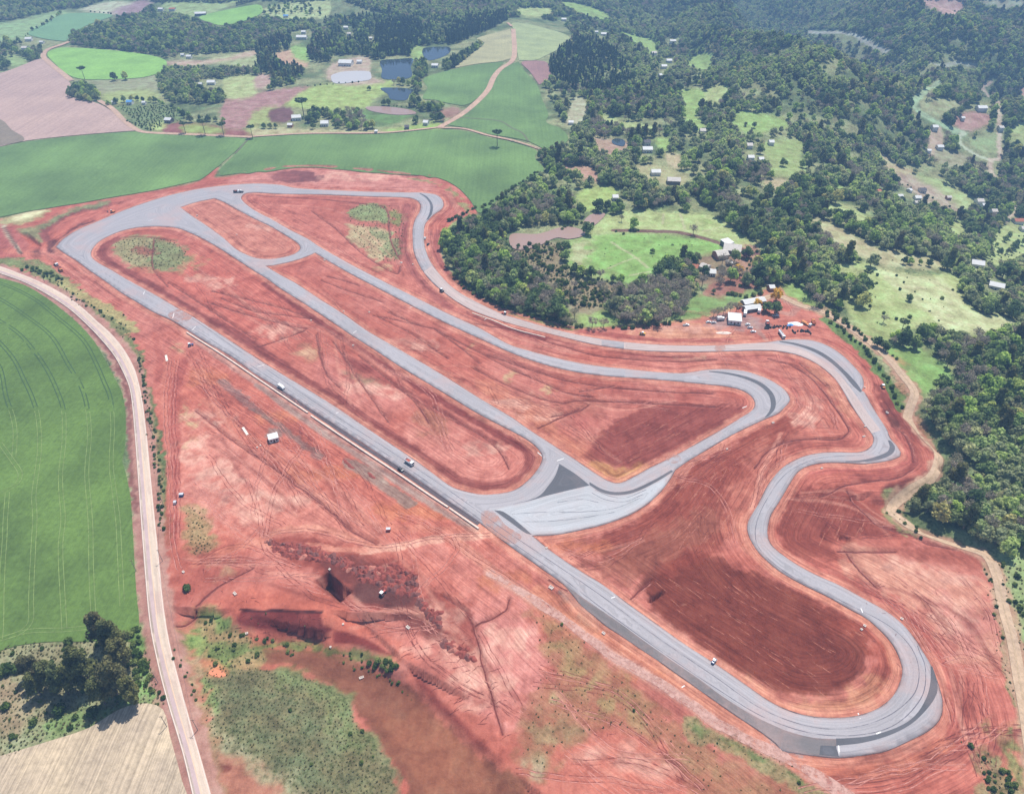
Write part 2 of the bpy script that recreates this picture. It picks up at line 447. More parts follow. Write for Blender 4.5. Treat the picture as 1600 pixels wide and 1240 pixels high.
DITCH_PX = [
 [(400,305),(487,310),(537,315),(595,322),(605,330),(607,355),(612,380),(625,405)],
 [(487,329),(525,357),(555,385),(587,410),(620,427),(626,415)],
 [(512,431),(540,438),(562,446)],[(502,437),(550,455),(600,472)],
 [(330,454),(400,470),(455,485),(487,497)],[(345,465),(400,485),(450,492),(487,497)],[(322,470),(400,494),(450,507),(480,512)],
 [(400,542),(435,530),(475,515)],[(582,492),(625,500),(675,512)],[(607,487),(650,505),(675,512)],[(590,494),(637,517),(675,542),(700,559)],
 [(677,512),(720,542),(750,567)],[(677,512),(725,537),(800,575),(850,597),(887,612),(925,619)],
 [(760,553),(800,566),(875,590),(937,601),(1025,609),(1115,614)],[(740,575),(827,615),(877,628),(900,624),(1000,627),(1120,635)],
 [(520,532),(537,557),(560,592),(585,627),(607,657)],[(560,554),(587,575),(617,600),(645,622),(670,659)],[(494,520),(500,555),(512,585),(530,604)],
 [(677,635),(712,657),(750,677),(780,702),(795,730)],[(305,640),(345,672),(362,685),(400,712),(437,737),(475,765),(525,806),(549,828),(588,848)],
 [(691,928),(726.5,953),(741,985),(755,1041),(769,1091),(785,1144)],[(741,977),(790,953),(796,935)],
 [(273,974),(305,949),(319,931),(355,906),(394,885)],[(305,945),(340,915)],
 [(1200,559),(1237,570),(1270,592),(1295,622),(1315,650),(1327,672),(1310,685),(1257,685),(1225,690),(1200,702),(1180,730)],[(1250,567),(1292,602)],
 [(1322,766),(1340,787),(1360,809),(1377,821),(1427,835),(1448,846),(1495,857)],
 [(1395,665),(1412,675),(1425,700),(1428,720)],[(182,370),(225,369),(275,375)],
 [(1280,775),(1330,755),(1400,745),(1425,732)],[(905,610),(960,600)],[(1310,860),(1400,860)],[(1320,858),(1345,890),(1370,915)],
 [(858,905),(905,935)],[(985,935),(1015,905)],[(860,650),(905,640),(920,630)],[(905,637),(840,668)],[(240,372),(238,415),(262,447)],
 [(262,440),(340,490),(400,530)],[(700,487),(720,500),(800,515),(875,538),(940,555),(1060,563),(1120,561)],
]
DITCH = [spline(W(p), False, 2.5) for p in DITCH_PX]
DD = np.full((FM, FN), 1e3)
for P in DITCH: DD = np.minimum(DD, raster_dist(P, 8))
wob = vn(GXr, GYr, 5, 5) * 0.8
REL = -(0.7 + 0.4 * vn(GXr, GYr, 30, 8)) * (1 - sstep(0.4, 1.5 + wob, DD)) + 0.35 * np.exp(-((DD - 2.6) / 1.0) ** 2) * vn(GXr, GYr, 7, 4)
def scarp(px, depth, ws=4, wr=45, side=1):
    """the ground drops by depth on one side of the line and comes back over wr metres"""
    global REL
    P = spline(W(px), False, 3)
    s = line_window(P, wr + 5)
    X, Y = GXr[s], GYr[s]
    d = np.full(X.shape, 1e9); sg = np.zeros(X.shape)
    for (x0, y0), (x1, y1) in zip(P[:-1], P[1:]):
        dx, dy = x1 - x0, y1 - y0; L = dx * dx + dy * dy + 1e-9
        t = np.clip(((X - x0) * dx + (Y - y0) * dy) / L, 0, 1)
        q = (X - x0 - t * dx) ** 2 + (Y - y0 - t * dy) ** 2
        c = dx * (Y - y0) - dy * (X - x0)
        b = q < d
        d = np.where(b, q, d); sg = np.where(b, c, sg)
    d = np.sqrt(d)
    on = (sg * side) > 0
    e = 1 - sstep(0.75, 1.0, 0 * d)
    tip = np.minimum(np.hypot(X - P[0][0], Y - P[0][1]), np.hypot(X - P[-1][0], Y - P[-1][1]))
    f = sstep(0, ws, d + 1.2 * vn(X, Y, 4, 31)) * (1 - sstep(ws, wr, d)) * sstep(0, 12, tip)
    REL[s] -= np.where(on, depth * f * (0.8 + 0.4 * vn(X, Y, 9, 12)), 0)
# side = -1 : the drop lies to the camera side of a line drawn from picture left to right
scarp([(374,953),(413,954.5),(450,953),(503,955)], 5.5, 13, 65, -1)
scarp([(526,986),(571,996),(601,1014),(622,1026)], 5, 9, 55, -1)
scarp([(640,1040),(668,1070),(700,1100),(735,1140),(762,1165),(800,1200)], 3.5, 6, 50, -1)
scarp([(1405,795),(1420,812),(1450,838),(1500,856),(1535,868)], 3, 5, 16, 1)
scarp([(1375,590),(1385,610),(1400,640),(1425,665),(1450,690),(1462,712)], 4, 5, 20, 1)
scarp([(400,266),(450,259),(525,260),(600,267),(660,273)], 2.2, 4, 20, -1)
scarp([(1372,765),(1400,758),(1440,748),(1460,735)], 5, 8, 25, -1)
scarp([(60,365),(70,350),(95,337),(130,325),(170,318)], 3, 5, 18, -1)
scarp([(85,388),(105,368),(130,352),(158,344)], 2.5, 6, 16, 1)
def ramp_(X_, Y_, P):
    a, b = P[0], P[1]; d = (b - a) / np.linalg.norm(b - a); n = np.array([-d[1], d[0]])
    t = np.abs((X_ - a[0]) * n[0] + (Y_ - a[1]) * n[1]); return 1 - sstep(.35, 1.0, t / max(1, np.abs((P - a) @ n).max()))
def pit(px, depth, rim=2.0, rampd=False):
    global REL
    P = W(px)
    s = line_window(P, 6)
    ins = inside(GXr[s], GYr[s], P)
    d = seg_dist(GXr[s], GYr[s], ring(P))
    REL[s] -= np.where(ins, depth * sstep(0, rim, d) * (ramp_(X_=GXr[s], Y_=GYr[s], P=P) if rampd else 1.0), 0)
pit([(513,892),(549,925),(528,943),(510,928),(490,908)], 11, .8, True)
pit([(28,364),(40,361),(62,378),(64,384),(50,384)], 4, 1.2)
pit([(1308,836),(1322,834),(1332,841),(1330,847),(1312,845)], 3, 2)
pit([(1008,937),(1036,920),(1040,924),(1018,940)], 5, .7)
pit([(935,985),(944,977),(955,984),(950,990)], 2.5, 1)
# broad low swells of the graded fill, and the rough spoil ground
REL += (vn(GXr, GYr, 38, 41) - 0.5) * 1.1 + (vn(GXr, GYr, 13, 43) - 0.5) * 0.35
damp = sstep(1.5, 9, DTR) * (~ONTR)
for RL in (spline(W(ROAD_R), False, 4), spline(W(ROAD_L), False, 4)):
    damp = damp * sstep(1, 7, raster_dist(RL, 10))
RDP = np.vstack([spline(W(ROAD_L), False, 4), spline(W(ROAD_R), False, 4)[::-1]])
damp = damp * (~inside(GXr, GYr, RDP))
edge = np.minimum(np.minimum(GXr - FX0, FX0 + FN - GXr), np.minimum(GYr - FY0, FY0 + FM - GYr))
RELIEF[:] = REL * damp * sstep(0, 25, edge)
RELIEF -= 0.35 * sstep(0, 1.5, DTR) * (~ONTR) * (DTR < 400)
print('relief', round(time.time() - T0, 1))
# ------------------------------------------------------------------ the ground sheet
def grow(a, b, s0, s1):
    r = [a]; s = s0
    sgn = 1 if b > a else -1
    while abs(r[-1] - a) < abs(b - a):
        t = abs(r[-1] - a) / abs(b - a)
        r.append(r[-1] + sgn * (s0 + (s1 - s0) * t))
    return r[1:]
xs = sorted(grow(-470, -4500, 2.5, 160)) + list(np.arange(-470, 330, 1.0)) + grow(330, 1250, 1.6, 7) + grow(1260, 5200, 12, 220)
ys = [-900, -600, -350, -200, -100, -20, 30, 60] + list(np.arange(85, 470, 1.0)) + list(np.arange(470, 790, 1.15)) + grow(791, 2050, 1.5, 6.5) + grow(2060, 9500, 12, 320)
xs = np.array(sorted(set(xs))); ys = np.array(sorted(set(ys)))
GX, GY = np.meshgrid(xs, ys)
NX, NY = len(xs), len(ys)
X = GX.ravel(); Y = GY.ravel(); Z = H(X, Y)
U, V = project(X, Y, Z)
V = np.where(Y < 40, 3000, V)
print('ground', NX, NY, NX * NY, round(time.time() - T0, 1))
n4 = vn(X, Y, 4, 1) - 0.5; n4b = vn(X, Y, 4, 2) - 0.5
n15 = fbm(X, Y, 15, 3) - 0.5; n15b = fbm(X, Y, 15, 4) - 0.5
PXM = F / np.maximum(60, Y * CP - (Z - HCAM) * SP)      # pixels per metre
U1 = U + (n4 * 3.0 + n15 * 7) * PXM; V1 = V + (n4b * 2.0 + n15b * 5) * PXM * 0.5
fine = fbm(X, Y, 6, 77, 3); rag = fbm(X, Y, 4.5, 79, 3)
COLR = np.empty((len(X), 3)); DIRT = np.zeros(len(X)); VEG = np.ones(len(X))
wood_a, wood_b = A(104, 118, 80), A(158, 160, 118)
COLR[:] = wood_a + (wood_b - wood_a) * sstep(0.3, 0.7, fbm(X, Y, 30, 5))[:, None]
far = sstep(1400, 2200, Y)[:, None]
COLR[:] = COLR * (1 - far) + A(96, 116, 78) * far
VR = V.reshape(NY, NX); RV0 = VR.min(1); RV1 = VR.max(1)
def win(px, pad=25):
    a = np.array([(p[0], p[1]) for p in px], float)
    x0, y0 = a.min(0) - pad; x1, y1 = a.max(0) + pad
    rws = np.nonzero((RV1 > y0) & (RV0 < y1))[0]
    if not len(rws): return rws
    b, e = rws[0] * NX, (rws[-1] + 1) * NX
    u = U[b:e]; v = V[b:e]
    return b + np.nonzero((u > x0) & (u < x1) & (v > y0) & (v < y1))[0]
def wwin(x0, x1, y0, y1):
    i0, i1 = np.searchsorted(xs, [x0, x1]); j0, j1 = np.searchsorted(ys, [y0, y1])
    return (np.arange(j0, j1)[:, None] * NX + np.arange(i0, i1)[None, :]).ravel()
def pxspline(px, closed=True, step=6): 
    return spline([(p[0], p[1]) for p in px], closed, step)
def paint(px, col, a=1.0, soft=0.0, warp=1, spread=0.0, dirt=None, veg=None, smooth=True):
    """lay a base colour inside an outline; soft = metres over which it fades, spread = how patchy"""
    k = win(px)
    if not len(k): return
    P = pxspline(px) if smooth else np.array([(p[0], p[1]) for p in px], float)
    uu = U[k] * (1 - warp) + U1[k] * warp; vv = V[k] * (1 - warp) + V1[k] * warp
    m = inside(uu, vv, P).astype(float)
    if soft:
        d = seg_dist(uu, vv, ring(P)) / PXM[k]
        m = np.where(m > 0, 0.5 + 0.5 * sstep(0, soft, d), 0.5 - 0.5 * sstep(0, soft, d))
    if spread: m = m * sstep(0.5 - spread, 0.5 + spread * 0.4, fine[k] + 0.0) if spread < 0.5 else m * sstep(0.35, 0.65, fine[k])
    if soft >= 2 and not spread: m = .35 * m + .65 * sstep(.36, .64, m + (rag[k] - .5) * 1.1)
    m = m * a
    COLR[k] = COLR[k] * (1 - m[:, None]) + np.asarray(col) * m[:, None]
    if dirt is not None: DIRT[k] = DIRT[k] * (1 - m) + dirt * m
    if veg is not None: VEG[k] = VEG[k] * (1 - m) + veg * m
def line(px, width, col, a=1.0, soft=1.0, veg=None, dirt=None, patch=0.0, wob=0.5):
    """lay a base colour along a line; width in metres on the ground"""
    P = spline(W(px), False, 4)
    x0, y0 = P.min(0) - width - 4; x1, y1 = P.max(0) + width + 4
    k = wwin(x0, x1, y0, y1)
    if not len(k): return
    d = seg_dist(X[k] + n4[k] * wob * 2, Y[k] + n4b[k] * wob * 2, P)
    m = 1 - sstep(width / 2 - soft * 0.5, width / 2 + soft * 0.5, d)
    if soft >= 1.5: m = .4 * m + .6 * sstep(.36, .64, m + (rag[k] - .5) * 1.0)
    m = m * a
    if patch: m = m * sstep(patch - 0.12, patch + 0.12, fine[k])
    COLR[k] = COLR[k] * (1 - m[:, None]) + np.asarray(col) * m[:, None]
    if dirt is not None: DIRT[k] = DIRT[k] * (1 - m) + dirt * m
    if veg is not None: VEG[k] = VEG[k] * (1 - m) + veg * m

# ---- meadows, clearings and worked ground among the woods
GR1, GR2, GR3 = A(150, 182, 108), A(170, 190, 128), A(128, 160, 96)
TAN, MAUVE, BRN = A(188, 172, 140), A(172, 140, 134), A(150, 118, 98)
MEADOWS = {
 'm1': ([(882,380),(925,367),(1000,364),(1065,370),(1128,380),(1118,397),(1060,405),(1025,412),(1022,425),(1007,447),(985,447),(960,435),(905,432),(885,410)], A(138,178,100)),
 'm2': ([(925,357),(950,337),(1000,330),(1050,331),(1100,335),(1132,347),(1170,375),(1210,386),(1230,398),(1180,398),(1150,382),(1100,370),(1050,362),(975,361),(925,366)], GR2),
 'm3': ([(1045,500),(1072,465),(1125,462),(1175,452),(1188,458),(1157,472),(1125,490),(1050,503)], GR3),
 'm3b': ([(905,487),(950,490),(975,500),(950,510),(910,507)], GR1),
 'scrub': ([(800,390),(875,382),(882,412),(905,435),(975,450),(950,475),(905,492),(885,475),(858,442),(822,412)], A(150,134,108)),
 'm4': ([(1330,405),(1370,420),(1417,428),(1505,432),(1500,455),(1514,480),(1550,493),(1600,500),(1560,517),(1517,524),(1480,520),(1440,512),(1400,520),(1370,500),(1345,475),(1350,440)], GR2),
 'm4p': ([(1370,422),(1417,430),(1470,437),(1495,457),(1512,482),(1550,495),(1590,500),(1550,517),(1517,520),(1480,515),(1450,490),(1412,457)], A(188,200,150)),
 'm5': ([(1255,337),(1300,350),(1340,370),(1387,392),(1450,402),(1482,417),(1430,418),(1375,412),(1340,398),(1307,382),(1275,355)], A(178,180,138)),
 'm6': ([(1287,324),(1312,322),(1367,342),(1355,349),(1300,332)], GR2),
 'm7': ([(1387,267),(1420,272),(1475,300),(1507,327),(1487,337),(1460,324),(1425,300)], A(182,164,146)),
 'm7b': ([(1432,273),(1487,290),(1527,320),(1507,327),(1475,303)], A(165,184,128)),
 'm8': ([(1548,372),(1575,352),(1620,350),(1640,400),(1600,402),(1570,415),(1545,410)], GR2),
 'm8b': ([(1478,355),(1500,345),(1510,370),(1490,372)], GR2),
 'm9': ([(1372,540),(1425,545),(1457,555),(1482,577),(1494,592),(1460,602),(1447,614),(1435,614),(1412,585),(1390,557)], A(134,170,98)),
 'm10': ([(1560,873),(1640,870),(1700,1060),(1608,1040),(1590,985),(1569,906)], A(150,172,118)),
 'c1': ([(1065,142),(1100,143),(1100,160),(1085,175),(1105,200),(1102,203),(1075,197),(1068,165)], GR1),
 'c2': ([(1150,175),(1200,180),(1235,193),(1215,200),(1180,208),(1145,197)], GR1),
 'c3': ([(1092,85),(1110,85),(1110,107),(1072,102)], GR1), 'c4': ([(965,50),(1000,57),(1025,67),(1022,84),(1005,75),(985,62)], GR1),
 'c5': ([(875,3),(920,10),(955,27),(940,32),(895,17)], GR1), 'c6': ([(805,15),(860,13),(862,22),(825,27)], GR2),
 'c7': ([(938,178),(975,190),(1030,200),(1020,205),(985,200),(945,190)], GR2), 'c8': ([(1025,217),(1050,219),(1040,237),(1028,230)], GR1),
 'c9': ([(900,152),(915,160),(915,185),(895,197),(882,190),(890,170)], A(180,176,148)), 'c10': ([(922,215),(945,218),(985,225),(975,240),(940,240)], A(180,150,132)),
 'c11': ([(1105,139),(1140,135),(1120,162),(1102,158)], GR2), 'c12': ([(1195,222),(1257,222),(1250,245),(1262,270),(1210,272),(1197,245)], A(152,174,112)),
 'c13': ([(1200,185),(1230,192),(1215,202)], GR1), 'c14': ([(1198,281),(1247,287),(1200,294)], TAN),
 'c15': ([(1437,162),(1482,155),(1500,165),(1462,179)], A(165,175,130)), 'c16': ([(1490,185),(1522,175),(1552,186),(1515,204),(1495,200)], A(188,148,138)),
 'c17': ([(1517,220),(1557,210),(1560,242),(1532,236)], A(158,178,128)), 'c18': ([(1440,0),(1502,0),(1505,15),(1482,26),(1460,17)], A(196,160,152)),
 'c19': ([(1587,197),(1640,192),(1650,222),(1580,222)], GR2), 'c20': ([(1590,140),(1640,138),(1640,152),(1600,152)], A(200,165,150)),
 'c21': ([(1525,0),(1640,0),(1640,8),(1560,12)], A(170,178,150)), 'c22': ([(1455,200),(1470,200),(1472,235),(1455,245),(1450,225)], A(190,168,150)),
 'c23': ([(1462,236),(1510,244),(1500,262),(1465,252)], A(165,160,130)), 'c24': ([(905,300),(940,290),(965,298),(955,312),(920,330),(905,318)], A(160,185,110)),
 'c25': ([(985,260),(1020,258),(1075,280),(1060,290),(1000,278)], A(176,170,130)), 'c26': ([(860,250),(880,258),(925,262),(940,285),(925,283),(895,272),(865,262)], A(188,150,132)),
 'c27': ([(1300,290),(1320,292),(1325,300),(1305,300)], GR1), 'c28': ([(1095,345),(1105,345),(1110,352)], GR1),
 'c29': ([(1370,236),(1410,262),(1430,268),(1400,270),(1375,250)], TAN), 'c30': ([(1220,445),(1262,452),(1270,478),(1252,478),(1222,462)], A(140,172,100)),
 'c31': ([(1300,412),(1330,418),(1345,440),(1320,430)], GR2), 'c32': ([(1040,240),(1062,245),(1060,262),(1045,255)], TAN),
 'c33': ([(1330,450),(1345,470),(1395,520),(1370,540),(1330,500),(1320,470)], A(158,176,116)), 'c34': ([(1080,405),(1125,400),(1150,420),(1135,440),(1095,445),(1075,430)], A(150,128,104)),
 'c35': ([(1120,440),(1175,430),(1180,448),(1130,462),(1100,458)], A(160,110,98)), 'c36': ([(1140,392),(1180,385),(1190,410),(1160,425),(1145,415)], A(178,140,120)),
 'c37': ([(1362,110),(1372,112),(1368,118)], TAN), 'c38': ([(1180,465),(1215,445),(1225,470),(1190,480)], A(190,125,105)), 'c39': ([(690,352),(705,348),(700,372),(690,365)], A(140,165,90)),
}
# left and middle background
LEFTB = {
 'a1': ([(0,37),(40,30),(95,17),(110,22),(72,38),(45,54),(25,62),(0,64),(-80,66),(-80,40)], A(150,182,128)),
 'a3': ([(130,15),(170,3),(205,7),(188,22),(150,21)], A(196,196,168)), 'a4': ([(175,23),(207,5),(235,0),(228,15),(212,22)], A(168,140,146)),
 'a5': ([(5,88),(40,90),(45,98),(20,102)], A(150,180,118)), 'a6': ([(150,125),(245,118),(250,128),(240,145),(160,150),(150,140)], A(160,160,128)),
 'a7': ([(160,148),(225,142),(250,150),(240,158),(170,160)], A(162,180,118)), 'a8': ([(182,165),(262,165),(285,190),(262,200),(232,205),(210,190)], A(120,140,96)),
 'a9': ([(235,196),(262,193),(262,203),(240,204)], A(170,190,120)), 'a10': ([(262,197),(280,192),(350,200),(395,208),(392,214),(300,210),(255,207)], A(150,96,92)),
 'a11': ([(350,160),(400,146),(440,140),(487,137),(470,150),(445,165),(400,192),(380,200),(350,198)], A(176,134,130)), 'a12': ([(350,125),(400,120),(400,146),(355,152)], A(172,188,130)),
 'a13': ([(325,92),(400,85),(400,105),(350,100)], A(165,180,130)), 'a14': ([(260,98),(350,92),(400,78),(400,85),(330,98),(290,104)], A(196,170,150)),
 'a15': ([(405,15),(475,3),(515,3),(512,24),(470,30),(412,24)], A(176,196,140)), 'a16': ([(487,137),(520,132),(575,130),(612,126),(610,140),(582,155),(572,168),(525,172),(460,167),(445,165)], A(162,186,112)),
 'a17': ([(400,175),(440,168),(440,190),(400,196),(400,205),(385,205)], A(158,172,110)), 'a18': ([(420,175),(455,168),(455,188),(425,190)], A(120,84,84)),
 'a19': ([(565,175),(600,178),(640,180),(612,195),(590,192),(572,185)], A(108,142,84)), 'a20': ([(520,100),(575,90),(580,120),(600,128),(540,132),(510,120)], A(190,168,150)),
 'a21': ([(430,85),(460,80),(480,100),(480,105),(440,98)], A(200,165,140)), 'a22': ([(455,75),(480,75),(482,95),(462,90)], A(150,190,110)),
 'a23': ([(255,5),(350,5),(380,0),(312,25),(270,20)], A(160,185,125)), 'a24': ([(280,200),(300,195),(350,205),(300,208)], A(150,170,100)),
 'a25': ([(655,70),(665,80),(652,95),(640,85)], A(150,180,110)), 'a26': ([(685,175),(712,168),(720,175),(700,185)], A(160,125,112)),
 'a27': ([(400,120),(420,118),(425,130),(400,138)], A(190,160,150)), 'a28': ([(395,202),(620,204),(685,196),(690,201),(600,209),(470,211),(398,214)], A(184,176,136)),
 'a29': ([(600,205),(680,192),(690,199),(610,208)], A(150,180,100)),
}
for d_ in (MEADOWS, LEFTB):
    for px, c in d_.values():
        c = c * np.array([1.07, .95, 1.0]) if c[1] > c[0] else c
        paint(px, c, 1.0, soft=3, warp=0.5, veg=0.35, dirt=0)
        paint(px, c * np.array([1.12, 1.02, 0.95]), 0.6, soft=6, warp=1.5, spread=0.3)
        paint(px, c * np.array([0.72, 0.85, 0.7]), 0.5, soft=6, warp=2.2, spread=0.14)
# pale tracks and streaks over the meadows
for l, wd in [([(955,378),(990,400),(1012,418)],3),([(950,420),(985,405),(1000,403)],2),([(985,430),(1015,424)],2.5),([(1037,334),(1035,350)],2.5),([(1063,334),(1070,358)],2.5),([(1190,350),(1130,355),(1098,362)],2)]:
    line(l, wd, A(190, 184, 148), 0.6)
line([(960,360),(1010,361),(1060,363),(1090,370),(1130,382),(1165,392),(1190,400)], 7, A(120, 82, 80), 0.9)
for i in range(10):
    u = R_.uniform(885, 930); v = R_.uniform(370, 425)
paint([(888,385),(915,372),(930,385),(920,410),(900,425),(888,410)], A(186,176,140), .7, soft=6, warp=2, spread=.2)
paint([(905,418),(940,425),(960,432),(930,434)], A(180,170,130), .6, soft=6, warp=2, spread=.2)
# valley lane, hill lanes
for l, wd, c in [([(1465,128),(1440,147),(1427,162),(1437,175),(1462,190),(1482,200),(1505,208)],12,A(168,190,150)),([(1505,208),(1497,217),(1507,230),(1525,242),(1547,250)],7,A(190,196,168)),
   ([(1547,250),(1562,247),(1561,225),(1562,207),(1561,190),(1560,160)],7,A(205,185,165)),([(1549,250),(1547,262),(1557,282),(1570,300),(1582,317),(1585,325),(1570,345),(1560,352)],7,A(200,180,160)),
   ([(1263,49),(1310,51),(1345,59),(1387,80)],11,A(172,172,160)),([(1450,100),(1490,99),(1525,101)],9,A(165,168,150)),([(1548,128),(1535,137),(1545,150)],7,A(196,176,160)),([(1492,138),(1493,148),(1500,155)],6,A(180,180,160)),
   ([(1116,0),(1140,5),(1150,9)],9,A(180,172,160)),([(1460,700),(1462,705)],3,A(200,170,150))]:
    line(l, wd, c, 0.9, soft=3, veg=0.2, wob=1)

# ---- the red earth of the building site
SITE = [(-60,345),(0,342),(70,326),(125,317),(175,309),(250,296),(312,282),(332,264),(342,262),(335,277),(400,267),(450,259),(525,260),(600,267),(687,278),(712,290),(732,310),(745,332),(720,340),(705,350),(692,370),(688,390),(692,405),(702,425),(722,447),(745,463),(775,478),(800,486),(850,500),(905,512),(950,511),(1010,507),(1060,503),(1100,497),(1130,490),(1165,475),(1180,466),(1225,462),(1262,482),(1290,500),(1320,523),(1350,550),(1375,585),(1388,602),(1405,628),(1418,645),(1432,665),(1450,690),(1464,705),(1466,720),(1455,742),(1420,758),(1400,775),(1398,795),(1415,822),(1450,838),(1500,855),(1535,868),(1548,885),(1560,930),(1565,970),(1575,1010),(1588,1060),(1592,1120),(1598,1240),(1640,2100),(430,2100),(340,1300),(330,1240),(301,1140),(284,1077),(270,1010),(255,945),(248,870),(241,800),(232,700),(222,625),(205,575),(175,520),(100,460),(25,425),(0,416),(-60,400)]
E_MID, E_LT, E_DK, E_PK, E_OR, E_WET = A(194,106,92), A(218,138,124), A(146,72,62), A(220,142,132), A(206,122,96), A(112,56,54)
paint(SITE, E_MID, 1, soft=1.5, warp=0.35, dirt=1, veg=0)
dm = DIRT > 0.5
COLR[dm] = COLR[dm] * (0.88 + 0.24 * fbm(X[dm], Y[dm], 45, 60))[:, None]
big = sstep(0.42, 0.62, fbm(X[dm], Y[dm], 60, 61))[:, None]
COLR[dm] = COLR[dm] * (1 - 0.35 * big) + E_PK * 0.35 * big
P = paint
SITE_MUL = np.array([.91, 0.97, 0.90])
P([(255,560),(330,560),(420,600),(560,690),(700,790),(780,845),(760,930),(640,900),(420,850),(300,860),(262,760)], A(204,112,96), .8, soft=10)
P([(300,650),(350,670),(430,730),(560,790),(600,850),(430,850),(300,800),(285,720)], A(216,134,120), .8, soft=14, warp=2)
P([(330,700),(380,720),(400,760),(330,790),(290,760)], A(222,148,136), .8, soft=14, warp=2, spread=.3)
P([(640,840),(740,850),(830,950),(850,1040),(800,1140),(740,1110),(690,1070),(640,1020),(600,1000),(560,950),(640,930),(700,960),(740,960)], A(216,132,120), .85, soft=12)
P([(740,960),(830,960),(850,1030),(800,1120),(760,1090)], A(220,140,132), .8, soft=14, warp=2)
P([(400,930),(500,935),(560,950),(600,990),(640,1030),(560,1000),(500,975),(400,950),(330,950)], A(204,110,92), .8, soft=8)
P([(860,1170),(960,1130),(1060,1150),(1110,1240),(1130,1300),(840,1300),(830,1230)], A(214,126,110), .8, soft=14, warp=2)
P([(1318,857),(1400,870),(1480,890),(1530,905),(1560,960),(1572,1050),(1545,1062),(1510,1040),(1470,1000),(1440,960),(1380,930),(1330,900)], A(220,152,132), .85, soft=9, warp=1.4)
P([(1470,940),(1530,950),(1555,985),(1545,1010),(1500,1010),(1480,975)], A(214,130,124), .6, soft=12, warp=2)
P([(1480,1060),(1590,1060),(1600,1250),(1480,1260),(1460,1180)], A(206,116,102), .8, soft=12)
P([(360,285),(400,270),(480,264),(560,266),(640,276),(680,292),(650,299),(560,296),(460,290)], A(214,138,128), .9, soft=5)
P([(290,320),(330,312),(400,348),(462,385),(440,400),(400,402),(350,372)], A(206,128,112), .9, soft=5)
P([(985,516),(1040,508),(1100,502),(1160,520),(1180,528),(1100,534),(1010,530)], A(220,152,124), .85, soft=6)
P([(1100,500),(1160,478),(1230,470),(1280,500),(1320,530),(1300,535),(1240,528),(1180,530)], A(212,128,112), .7, soft=8)
P([(1225,575),(1260,585),(1290,625),(1318,665),(1310,680),(1255,680),(1225,660),(1240,620)], A(206,122,106), .8, soft=9)
P([(1255,555),(1290,580),(1310,610),(1330,645),(1318,648),(1290,610),(1262,580)], A(214,142,118), .9, soft=5)
P([(1400,560),(1430,640),(1450,700),(1420,690),(1390,640)], A(196,108,94), .5, soft=10)
P([(500,560),(560,580),(620,610),(640,625),(560,625),(510,600)], A(216,134,126), .7, soft=9, warp=2, spread=.3)
P([(640,660),(720,680),(780,720),(770,750),(720,745),(640,690)], A(216,134,122), .8, soft=9, warp=2)
P([(280,400),(360,420),(460,460),(480,510),(420,540),(330,490),(262,440)], A(206,110,96), .8, soft=10, warp=2)
P([(800,610),(870,640),(940,680),(900,690),(820,640)], A(220,148,130), .8, soft=6, warp=2)
P([(745,590),(800,612),(870,660),(960,735),(940,738),(860,684),(760,620)], A(210,128,104), .8, soft=5, warp=.5)
P([(400,310),(480,318),(520,345),(600,400),(700,470),(800,520),(840,540),(760,515),(640,455),(520,392),(440,345)], A(208,122,108), .7, soft=10, warp=1.5)
P([(560,300),(650,315),(640,380),(620,410),(540,330)], A(190,112,100), .7, soft=10)
# dark, freshly worked or moist earth
P([(1008,905),(1060,862),(1110,868),(1200,905),(1290,945),(1350,985),(1358,1030),(1340,1062),(1290,1086),(1220,1080),(1150,1050),(1080,1000),(1020,950)], A(130,60,46), .97, soft=3, warp=.6)
P([(1290,975),(1350,978),(1395,1020),(1400,1060),(1370,1095),(1360,1070),(1370,1030),(1340,990)], A(168,82,66), .8, soft=6, warp=.6)
P([(1150,1058),(1230,1092),(1310,1090),(1360,1060),(1385,1080),(1350,1108),(1280,1114),(1220,1100)], A(216,146,116), .85, soft=6, warp=.6)
P([(1060,735),(1130,700),(1200,665),(1245,650),(1235,700),(1190,750),(1155,830),(1110,865),(1010,902),(960,885),(920,850),(985,815),(1030,785)], A(150,70,56), .9, soft=4, warp=1.2)
P([(920,880),(985,850),(1070,810),(1130,790),(1110,850),(1060,860),(1005,905),(960,905)], A(160,92,76), .8, soft=6, warp=.7)
P([(1180,700),(1240,680),(1225,720),(1200,745),(1180,790),(1160,850),(1200,880),(1150,860),(1130,800),(1160,740)], A(200,116,100), .8, soft=8)
P([(1020,632),(1170,636),(1172,645),(1090,692),(1000,732),(920,712),(940,672)], A(146,70,62), .9, soft=3, warp=.8)
P([(930,600),(1020,612),(1120,618),(1060,626),(960,622)], A(180,96,86), .7, soft=5)
P([(880,625),(960,626),(930,650),(890,655)], A(160,90,74), .5, soft=6, warp=2)
P([(1215,800),(1250,762),(1320,765),(1400,812),(1425,832),(1300,850),(1305,870),(1240,866),(1210,840)], A(146,70,58), .9, soft=4, warp=1.2)
P([(1325,838),(1400,850),(1480,850),(1540,872),(1545,892),(1480,885),(1400,862)], A(170,90,76), .85, soft=5, warp=1)
P([(1365,600),(1400,640),(1410,665),(1385,655),(1370,625)], A(130,62,54), .85, soft=2)
P([(1385,640),(1412,660),(1425,668),(1395,666)], A(100,56,50), .8, soft=3)
P([(1378,760),(1430,745),(1458,730),(1455,745),(1420,760),(1385,772)], A(118,58,50), .95, soft=1.5)
P([(1375,590),(1392,605),(1412,640),(1432,668),(1450,692),(1462,712),(1452,708),(1428,684),(1405,655),(1385,620)], A(150,74,64), .8, soft=2)
